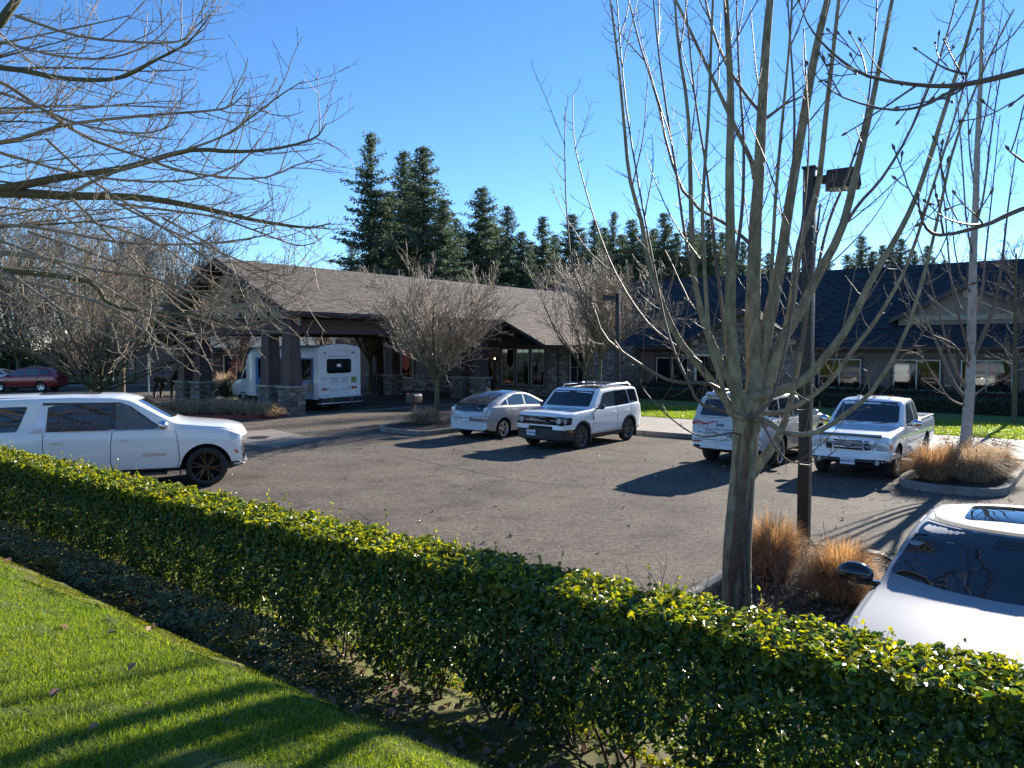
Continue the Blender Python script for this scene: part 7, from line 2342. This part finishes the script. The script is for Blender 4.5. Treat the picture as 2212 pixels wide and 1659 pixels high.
# sunlit cover and litter behind the hedge
data = box_leaves(20000, -14, 1.5, 4.05, 5.1, lambda A, B: bank_z(B), lambda A, B: bank_z(B) + .07 + .07 * np.sin(A * 3.1) ** 2, .034, 72, M_COVERY, bump=.02, shell=.03, nup=.9)
o_ = P(-5, 4.6, .3)
o = link('ground_cover', hedge_obj('sunlit_cover', '', '', data, M_COVERY, o_), loc=o_); tag(o, 'sunlit yellow-green ground cover behind the hedge', 'ground cover', kind='stuff')
data = box_leaves(15000, -3.6, -2.1, 5.2, 11.1, .12, lambda A, B: .17 + .05 * np.sin(A * 5 + B * 4) ** 2, .032, 73, M_COVER, bump=.02, shell=.03, nup=.9, keep=lambda r, A, B, Z, zb, zt: r.uniform(size=len(A)) < np.clip(.55 + .5 * np.sin(A * 3 + B * 1.7), .1, 1))
o_ = P(-3.1, 8, .12)
o = link('ground_cover', hedge_obj('island_cover', '', '', data, M_COVER, o_), loc=o_); tag(o, 'patchy low leaves covering the soil around the large bare tree', 'ground cover', kind='stuff')

def litter(n, afun, zf, size, seed, m, label, name='fallen_leaves'):
    rng = np.random.default_rng(seed)
    A, B = afun(rng, n); z = zf(A, B) + rng.uniform(.006, .02, len(A))
    C = PN(A, B, z); N = rng.normal(size=C.shape) * .35 + np.array([0, 0, 1])
    V, F = leaf_cloud(C, N, size * rng.uniform(.6, 1.3, len(C)), rng, fold=.5, aspect=.8)
    o = link(name, np_mesh(name, V, F, m)); return tag(o, label, 'fallen leaves', kind='stuff')
litter(1300, lambda r, n: (r.uniform(-12, 1, n), r.normal(3.45, .4, n).clip(2.3, 5.0)), lambda A, B: bank_z(B), .055, 81, M_LITTER, 'brown fallen leaves lying on the moss and soil under the hedge')
litter(700, lambda r, n: (r.uniform(-3.58, -2.1, n), r.uniform(5.2, 11, n)), lambda A, B: A * 0 + .15, .06, 82, M_LITTER, 'brown fallen leaves on the soil around the large bare tree')
litter(26, lambda r, n: (r.uniform(-7, -1.2, n), r.uniform(.6, 2.1, n)), lambda A, B: bank_z(B) + .03, .055, 83, M_LITTER, 'a few brown fallen leaves on the near lawn')
litter(240, lambda r, n: (r.uniform(-24, -1.2, n), r.uniform(5.6, 20, n)), lambda A, B: A * 0, .06, 84, mat('pale_dead_leaf', (.42, .33, .24), .8, island=.5), 'pale fallen leaves scattered over the asphalt')

# hedges along the building
def simple_hedge(name, label, a0, a1, b0, b1, zb, zt, n, size, seed, m, group=None, bump=.03, keep=None):
    o_ = P((a0 + a1) / 2, (b0 + b1) / 2, zb)
    data = box_leaves(n, a0, a1, b0, b1, zb, zt, size, seed, m, bump=bump, keep=keep)
    r = thing(name, label, 'hedge' if name == 'hedge' else 'shrub', o_, 0, group)
    o = link('foliage', hedge_obj('foliage', '', '', data, m, o_, shape=4, aspect=.6), r); o['kind'] = 'stuff'
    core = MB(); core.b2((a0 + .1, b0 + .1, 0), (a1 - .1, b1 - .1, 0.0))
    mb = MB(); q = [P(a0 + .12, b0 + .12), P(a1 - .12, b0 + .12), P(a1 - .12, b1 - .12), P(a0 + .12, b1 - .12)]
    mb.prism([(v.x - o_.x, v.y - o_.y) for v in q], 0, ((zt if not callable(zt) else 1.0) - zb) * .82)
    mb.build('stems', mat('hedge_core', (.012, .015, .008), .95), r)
    return r
simple_hedge('hedge', 'low clipped hedge along the lawn in front of the long building', -22.5, 9, 36.7, 37.9, .15, .78, 26000, .085, 91, M_HEDGE2, bump=.06)
simple_hedge('shrub', 'dark loose shrubs right under the windows of the long building', -22.0, 9, 40.2, 41.6, .16, .95, 20000, .10, 92, M_EVERG, bump=.18)
simple_hedge('shrub', 'reddish shrubs between the low hedge and the windows at right', -9, 8, 38.7, 39.7, .16, .80, 7000, .08, 93, M_REDLEAF, bump=.16)
# dark evergreen mass behind the left lawn
rng = np.random.default_rng(95)
n = 26000
X = rng.uniform(-75, -8, n); top = 3.6 + 1.6 * np.sin(X * .7) + 1.1 * np.sin(X * 1.9 + 1); Z = rng.uniform(0, 1, n) ** .8 * top; Yv = 80 + X * .05 + rng.normal(size=n) * .9
V, F = leaf_cloud(np.stack([X, Yv, Z], 1), rng.normal(size=(n, 3)) + np.array([0, -.6, .4]), rng.uniform(.3, .7, n), rng, shape=4, aspect=.6)
o = link('evergreen_thicket', np_mesh('evergreen_thicket', V, F, M_EVERG)); tag(o, 'dark evergreen thicket beyond the lawn at far left', 'thicket', kind='stuff')
mb = MB(); mb.b2((-75, 81, 0), (-8, 83, 2.6)); tag(mb.build('boundary_bank', M_EVERG), kind='structure')

# wood mass behind the bare trees at left
n = 9000
ln = []
rng = np.random.default_rng(97)
for k in range(2600):
    x = rng.uniform(-80, -14); y = rng.uniform(84, 96); z = rng.uniform(1, 9.5)
    ln.append(sweep(rng, (x, y, z), (rng.normal() * .5, rng.normal() * .3, 1), rng.uniform(1.5, 3.6), .05, .015, 3, .2, 0))
V, F = tubes_np(ln, 3)
o = link('distant_wood', np_mesh('distant_wood', V, F, M_TWIGG)); tag(o, 'leafless wood far behind the lawn at left', 'wood', kind='stuff')

# ------------------------------------------------------------------ ornamental grasses
def tuft_mesh(seed, n, h, spread, w, m, heads=0):
    rng = np.random.default_rng(seed)
    an = rng.uniform(0, 2 * np.pi, n); rr = rng.uniform(0, 1, n) ** .6 * spread * .42
    base = np.stack([np.cos(an) * rr, np.sin(an) * rr, 0 * an], 1)
    a2 = an + rng.normal(size=n) * .5; out = rng.uniform(.15, 1, n) ** .8 * spread
    hh = h * rng.uniform(.6, 1.1, n)
    d = np.stack([np.cos(a2), np.sin(a2), 0 * a2], 1)
    ts = [0, .35, .7, 1.0]
    side = np.stack([-np.sin(a2), np.cos(a2), 0 * a2], 1) + rng.normal(size=(n, 3)) * .4
    rows = []
    for t in ts:
        c = base + d * (out * t ** 1.25)[:, None] + UPV * (hh * (1 - .55 * (out / spread) ** 1.5) * (1 - (1 - t) ** 1.8) - out * .35 * t ** 3)[:, None]
        ww = w * (1 - t * .8)
        rows += [c - side * ww / 2, c + side * ww / 2]
    V = np.stack(rows, 1).reshape(-1, 3)
    V[:, 2] = np.maximum(V[:, 2], .003)
    i = (np.arange(n) * 8)[:, None]
    F = np.concatenate([i + np.array([[0, 1, 3, 2]]), i + np.array([[2, 3, 5, 4]]), i + np.array([[4, 5, 7, 6]])])
    return np_mesh('blades', V, F, m)
TM = {}
def tuft(label, p, h, spread, n, w, m, seed, group=None, heads=False, cat='grass clump'):
    r = thing('ornamental_grass', label, cat, p, 0, group)
    key = (round(h, 2), round(spread, 2), n, m.name)
    if key not in TM: TM[key] = tuft_mesh(seed, n, h, spread, w, m)
    o = link('blades', TM[key], r); o.rotation_euler = (0, 0, seed * 1.3)
    if heads:
        rng = np.random.default_rng(seed + 5); L = []
        for k in range(heads):
            an = rng.uniform(0, 2 * np.pi); q = rng.uniform(.3, .95) * spread; z = h * rng.uniform(.72, 1.02)
            d = np.array([math.cos(an) * .5, math.sin(an) * .5, rng.uniform(-.2, .8)]); c = np.array([math.cos(an) * q, math.sin(an) * q, z])
            L.append((np.array([c, c + nrmz(d) * .03, c + nrmz(d) * .07, c + nrmz(d) * .09]), np.array([.004, .011, .009, .002])))
        V, F = tubes_np(L, 5)
        o = link('seed_heads', np_mesh('seed_heads', V, F, mat('seed_head', (.55, .45, .32), .8, trans=.3), smooth=True), r); o['kind'] = 'stuff'
    return r
g_ = U(1815, 1290, 8.35); tuft('orange ornamental grass right of the lamp post, next to the near white car', (g_.x, g_.y, .13), .76, .46, 5200, .0045, M_STRAW, 1)
g_ = U(1668, 1270, 9.3); tuft('orange ornamental grass between the large tree trunk and the lamp post', (g_.x, g_.y, .13), .85, .48, 4600, .0045, M_STRAW, 2)
GI = 'tan grasses in the right island'
for k, (a, b, h, s) in enumerate(((-3.0, 18.3, .85, .62), (-2.3, 18.6, .88, .66), (-2.75, 19.2, .85, .60), (-2.05, 19.5, .85, .62))):
    tuft(('tan fountain grass at the left front of the right island', 'tan fountain grass at the right front of the right island', 'tan fountain grass against the pale tree trunk, left side', 'tan fountain grass behind the others in the right island')[k],
         P(a, b, .11), h, s, 3600, .007, M_STRAW2 if k % 2 else M_STRAW, 10 + k, GI, heads=26)
q = U(918, 916, 28.2); tuft('tan fountain grass in the small island between the mailbox and the bare tree', (q.x, q.y, .12), .72, .75, 1500, .016, M_STRAW2, 20)
GC = 'pale grasses in the bed before the canopy'
pl = [(584, 31.2, 'rightmost pale grass tuft beside the stone pier'), (548, 31.4, 'pale grass tuft second from the stone pier'), (513, 31.8, 'pale grass tuft third from the stone pier'), (480, 31.8, 'pale grass tuft fourth from the stone pier'),
      (448, 32.4, 'pale grass tuft below the left canopy columns'), (420, 32.0, 'pale grass tuft right of the elk statue, in front'), (392, 32.4, 'pale grass tuft directly in front of the elk statue'), (365, 32.6, 'pale grass tuft left in front of the elk statue'),
      (532, 33.2, 'pale grass tuft in the second row behind the second one'), (465, 33.8, 'pale grass tuft in the second row near the left columns'), (500, 33.6, 'middle pale grass tuft of the second row')]
for k, (u, Y, lab) in enumerate(pl):
    q = U(u, 900, Y); tuft(lab, (q.x, q.y, .12), .75, .62, 700, .016, M_STRAW2, 30 + k, GC)
q = U(487, 840, 50); tuft('bright tan grass behind the left columns of the canopy', (q.x, q.y, .05), 1.5, 1.0, 700, .03, M_STRAW2, 45)
q = U(505, 840, 51); tuft('bright tan grass left of the bus nose', (q.x, q.y, .05), 1.3, .9, 700, .03, M_STRAW, 46)

# bare red-brown rose canes at the foot of the large tree
def canes(label, p, n, h, seed, m=M_TWIGR, spread=.3, r=.005):
    rng = np.random.default_rng(seed); L = []
    for k in range(n):
        q = np.array(p) + np.array([rng.normal() * spread * .3, rng.normal() * spread * .3, 0])
        ln = sweep(rng, q, (rng.normal() * .45, rng.normal() * .45, 1), h * rng.uniform(.5, 1.1), r, r * .5, 6, .08, .02); L.append(ln)
        grow(rng, ln, 0, [dict(n=2, L=h * .35, r=r * .7, ang=(.4, .9), wob=.08, up=.05, seg=3, t0=.2, rmin=.0025)], L)
    V, F = tubes_np([(a - np.array(p), b) for a, b in L], 5)
    o = link('bare_shrub', np_mesh('bare_shrub', V, F, m, smooth=True), loc=p); return tag(o, label, 'shrub')
for (u, v, Y, n, h, lab) in ((1445, 1320, 7.2, 14, .75, 'bare red-brown canes rising behind the hedge left of the large tree'), (1535, 1330, 7.3, 12, .65, 'bare thin canes close to the left foot of the large tree'), (1680, 1330, 8.0, 16, .8, 'bare canes between the large trunk and the lamp post'), (1740, 1300, 8.6, 12, .75, 'bare canes around the foot of the lamp post'), (1640, 1330, 7.3, 10, .45, 'short tangled canes at the right foot of the large tree')):
    q = U(u, v, Y); canes(lab, (q.x, q.y, .13), n, h, int(u), spread=.45)
q = U(2120, 975, 18.5); canes('bare twiggy shrub in the right island behind the pale tree', (q.x, q.y + .6, .12), 14, 1.0, 9, M_TWIGG, .5, .006)

# round clipped shrubs and a red-leaved sapling left of the bus
def ball_shrub(label, p, r, m, n, seed):
    rng = np.random.default_rng(seed); d = rng.normal(size=(n, 3)); d /= np.linalg.norm(d, axis=1, keepdims=True)
    C = d * r * rng.uniform(.82, 1.05, (n, 1)) * np.array([1, 1, .85]) + np.array([0, 0, r * .8])
    C[:, 2] = np.maximum(C[:, 2], .02)
    V, F = leaf_cloud(C, d + rng.normal(size=(n, 3)) * .5, rng.uniform(.05, .10, n), rng, shape=4)
    t = thing('round_shrub', label, 'shrub', p, 0, 'round dark shrubs left of the bus')
    o = link('foliage', np_mesh('foliage', V, F, m), t); o['kind'] = 'stuff'
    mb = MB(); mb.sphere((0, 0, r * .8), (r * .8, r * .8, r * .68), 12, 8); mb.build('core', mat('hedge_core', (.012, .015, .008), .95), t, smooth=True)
q = U(493, 857, 43); ball_shrub('round dark clipped shrub below the bus windscreen, the left one', (q.x, q.y, .05), .62, M_HEDGE2, 1500, 1)
q = U(541, 857, 42.5); ball_shrub('round dark clipped shrub close to the canopy column, the right one', (q.x, q.y, .05), .60, M_HEDGE2, 1500, 2)
q = U(445, 868, 38); ball_shrub('low dark green shrub at the foot of the left canopy columns', (q.x, q.y, .1), .55, M_HEDGE2, 1200, 3)
rng = np.random.default_rng(55)
q = U(515, 850, 44.5); p = (q.x, q.y, .08); tr_ = sweep(rng, p, (0, 0, 1), 1.6, .05, .035, 5, .03, 0); tw = []
grow(rng, tr_, 0, [dict(n=9, L=1.5, r=.02, ang=(.5, 1.2), wob=.1, up=.06, seg=5, t0=.4, rmin=.008), dict(n=6, L=.5, r=.01, ang=(.4, .9), wob=.1, up=.03, seg=3, t0=.2, rmin=.006)], tw)
rt = build_tree('sapling', 'small tree with dark red leaves in front of the bus nose', 'tree', p, [tr_], tw, M_OLDB, M_TWIGR)
C = np.concatenate([l[0][1:] for l in tw for _ in (0, 1)]) - np.array(p); C = C + rng.normal(size=C.shape) * .06
V, F = leaf_cloud(C, rng.normal(size=C.shape), rng.uniform(.05, .1, len(C)), rng, shape=4)
o = link('foliage', np_mesh('foliage', V, F, M_REDLEAF), rt); o['kind'] = 'stuff'

# ------------------------------------------------------------------ lamp posts
M_POST = mat('dark_bronze_paint', (.020, .018, .017), .45, metal=.2, spec=.5, bump=.05, bscale=8)
M_LENS = mat('lamp_lens', (.32, .34, .34), .3)
def lamp_post(label, p, H, w, head_dir, hl=.55, two=False):
    r = thing('lamp_post', label, 'lamp post', p, ANG_B)
    mb = MB(); mb.b2((-w / 2, -w / 2, 0), (w / 2, w / 2, H)); mb.build('pole', M_POST, r, bevel=.008)
    mb = MB(); mb.b2((-w / 2 - .015, -w / 2 - .015, H), (w / 2 + .015, w / 2 + .015, H + .03)); mb.build('pole_cap', M_POST, r, bevel=.005)
    mb = MB(); mb.b2((-.19, -.19, 0), (.19, .19, .02))
    for sx in (-1, 1):
        for sy in (-1, 1): mb.lathe([(.018, .02), (.018, .06), (0, .06)], (sx * .14, sy * .14, 0), n=8)
    mb.build('base_plate', M_POST, r)
    d = Matrix.Rotation(head_dir, 4, 'Z')
    mb = MB(); mb.b2((w / 2, -.05, H - .20), (w / 2 + .14, .05, H - .10)); mb.v = [tuple(d @ Vector(v)) for v in mb.v]; mb.build('arm', M_POST, r)
    mb = MB(); x0 = w / 2 + .12
    mb.add([(x0, -.17, H - .28), (x0 + hl, -.17, H - .28), (x0 + hl, .17, H - .28), (x0, .17, H - .28), (x0, -.17, H - .06), (x0 + hl * .92, -.15, H - .03), (x0 + hl * .92, .15, H - .03), (x0, .17, H - .06)],
           [(0, 3, 2, 1), (4, 5, 6, 7), (0, 1, 5, 4), (1, 2, 6, 5), (2, 3, 7, 6), (3, 0, 4, 7)])
    mb.v = [tuple(d @ Vector(v)) for v in mb.v]; hd_ = mb.build('lamp_head', M_POST, r, bevel=.012)
    mb = MB(); mb.b2((x0 + .05, -.13, H - .295), (x0 + hl - .05, .13, H - .282)); mb.v = [tuple(d @ Vector(v)) for v in mb.v]; mb.build('lens', M_LENS, hd_)
q = U(1735, 1208, 10.25)
lamp_post('tall square black lamp post right behind the large bare tree', (q.x, q.y, .12), U(1757, 362, 10.25).z - .14, .145, -ANG_B - .35, .42)
q = U(1333, 900, 34.5)
lamp_post('smaller dark lamp post on the lawn beyond the boxy white SUV', (q.x, q.y, .15), U(1333, 636, 34.5).z - .15, .15, math.pi - ANG_B + .1, .48)
# utility cover beside the near lamp post
q = U(1762, 1262, 9.0); mb = MB(); mb.b2((-.16, -.12, 0), (.16, .12, .05)); o = mb.build('utility_cover', M_CONC, bevel=.01, loc=(q.x, q.y, .17), rotz=.5); tag(o, 'pale flat utility cover in the soil beside the lamp post', 'utility cover')

# mailbox
q = U(895, 901, 29.9)
r = thing('mailbox', 'dark mailbox with a red flag on a square post, left of the vase-shaped tree', 'mailbox', (q.x, q.y, .0), ANG_A + .2)
mb = MB(); mb.b2((-.05, -.05, 0), (.05, .05, .75)); mb.build('post', M_TRIM, r, bevel=.006)
mb = MB(); pr = [(-.20, .75), (.20, .75), (.20, 1.02)] + [(.20 * math.cos(t), 1.02 + .10 * math.sin(t)) for t in np.linspace(.3, math.pi - .3, 6)] + [(-.20, 1.02)]
mb.extr([(y, -.27, z) for y, z in pr], (0, .54, 0)); bx = mb.build('box', mat('mailbox_paint', (.045, .030, .028), .5), r, bevel=.01)
mb = MB(); mb.b2((-.17, -.285, .79), (.17, -.272, 1.08)); mb.build('door', M_TRIM, bx)
mb = MB(); mb.b2((-.215, -.2, 1.0), (-.205, -.02, 1.12)); mb.build('flag', mat('red_flag', (.5, .05, .03), .5), bx)

# sign post and short marker
q = U(322, 842, 46)
r = thing('sign_post', 'thin galvanised sign post left of the elk statue, seen edge-on', 'sign post', (q.x, q.y, 0), .2)
mb = MB(); mb.b2((-.04, -.04, 0), (.04, .04, 2.55)); mb.build('post', M_ALLOY, r)
mb = MB(); mb.b2((-.012, -.24, 1.75), (.012, .24, 2.5)); mb.build('sign_panel', M_ALLOY, r, loc=(.055, 0, 0))

# elk statue
def skin(name, verts, edges, radii, m, parent, sub=2, root=0):
    me = bpy.data.meshes.new(name); me.from_pydata(verts, edges, [])
    o = bpy.data.objects.new(name, me); COL.objects.link(o)
    o.modifiers.new('skin', 'SKIN'); 
    if not me.skin_vertices: pass
    for i, r_ in enumerate(radii):
        me.skin_vertices[0].data[i].radius = r_ if hasattr(r_, '__len__') else (r_, r_)
    me.skin_vertices[0].data[root].use_root = True
    sm = o.modifiers.new('sub', 'SUBSURF'); sm.levels = sub; sm.render_levels = sub
    bpy.context.view_layer.update()
    dg = bpy.context.evaluated_depsgraph_get()
    nm = bpy.data.meshes.new_from_object(o.evaluated_get(dg)); bpy.data.objects.remove(o)
    nm.materials.clear(); nm.materials.append(m)
    nm.polygons.foreach_set('use_smooth', [True] * len(nm.polygons))
    return link(name, nm, parent)
M_BRONZE = mat('dark_bronze', (.030, .026, .024), .45, metal=.55, color2=(.06, .05, .04), vscale=4, bump=.5, bscale=18, dist=.02)
q = U(362, 856, 41)
elk = thing('elk_statue', 'dark bronze elk statue standing in the bed left of the canopy columns', 'statue', (q.x, q.y, .12), math.radians(-28))
vs = [(-.70, 0, 1.28), (-.25, 0, 1.22), (.30, 0, 1.22), (.62, 0, 1.32), (.80, 0, 1.62), (.90, 0, 1.92), (1.02, 0, 2.04), (1.28, 0, 1.97), (1.42, 0, 1.93), (-.86, 0, 1.22), (-.93, 0, 1.10)]
rd = [(.30, .33), (.33, .36), (.33, .37), (.29, .36), (.22, .28), (.15, .20), (.10, .115), (.062, .07), (.045, .045), (.10, .11), (.05, .05)]
ed = [(0, 1), (1, 2), (2, 3), (3, 4), (4, 5), (5, 6), (6, 7), (7, 8), (0, 9), (9, 10)]
def leg(pts, rr, at_):
    k = at_
    for p_, r_ in zip(pts, rr):
        vs.append(p_); rd.append(r_); ed.append((k, len(vs) - 1)); k = len(vs) - 1
for s in (1, -1):
    leg([(-.66, s * .19, .95), (-.55, s * .20, .78), (-.82, s * .20, .50), (-.80, s * .20, .22), (-.76, s * .20, .03)], [.21, .15, .08, .065, .08], 0)
    leg([(.55, s * .17, .92), (.58, s * .18, .60), (.56, s * .18, .32), (.58, s * .18, .03)], [.17, .10, .07, .08], 3)
    leg([(.98, s * .10, 2.10), (.95, s * .22, 2.17)], [.04, .02], 6)
skin('body', vs, ed, rd, M_BRONZE, elk, root=1)
mb = MB()
for s in (1, -1):
    mb.tube([(1.0, s * .06, 2.12), (.88, s * .25, 2.35), (.72, s * .42, 2.62), (.66, s * .40, 2.90), (.72, s * .30, 3.08)], [.03, .028, .026, .02, .008], 8)
    for (p0, p1) in (((.98, s * .10, 2.16), (1.25, s * .18, 2.36)), ((.93, s * .18, 2.26), (1.14, s * .30, 2.50)), ((.80, s * .34, 2.48), (1.0, s * .42, 2.72)), ((.70, s * .42, 2.68), (.90, s * .44, 2.92))):
        m_ = tuple((p0[i] + p1[i]) / 2 + (0, 0, -.05)[i] for i in range(3))
        mb.tube([p0, m_, p1], [.022, .018, .006], 6)
mb.build('antlers', M_BRONZE, elk, smooth=True)
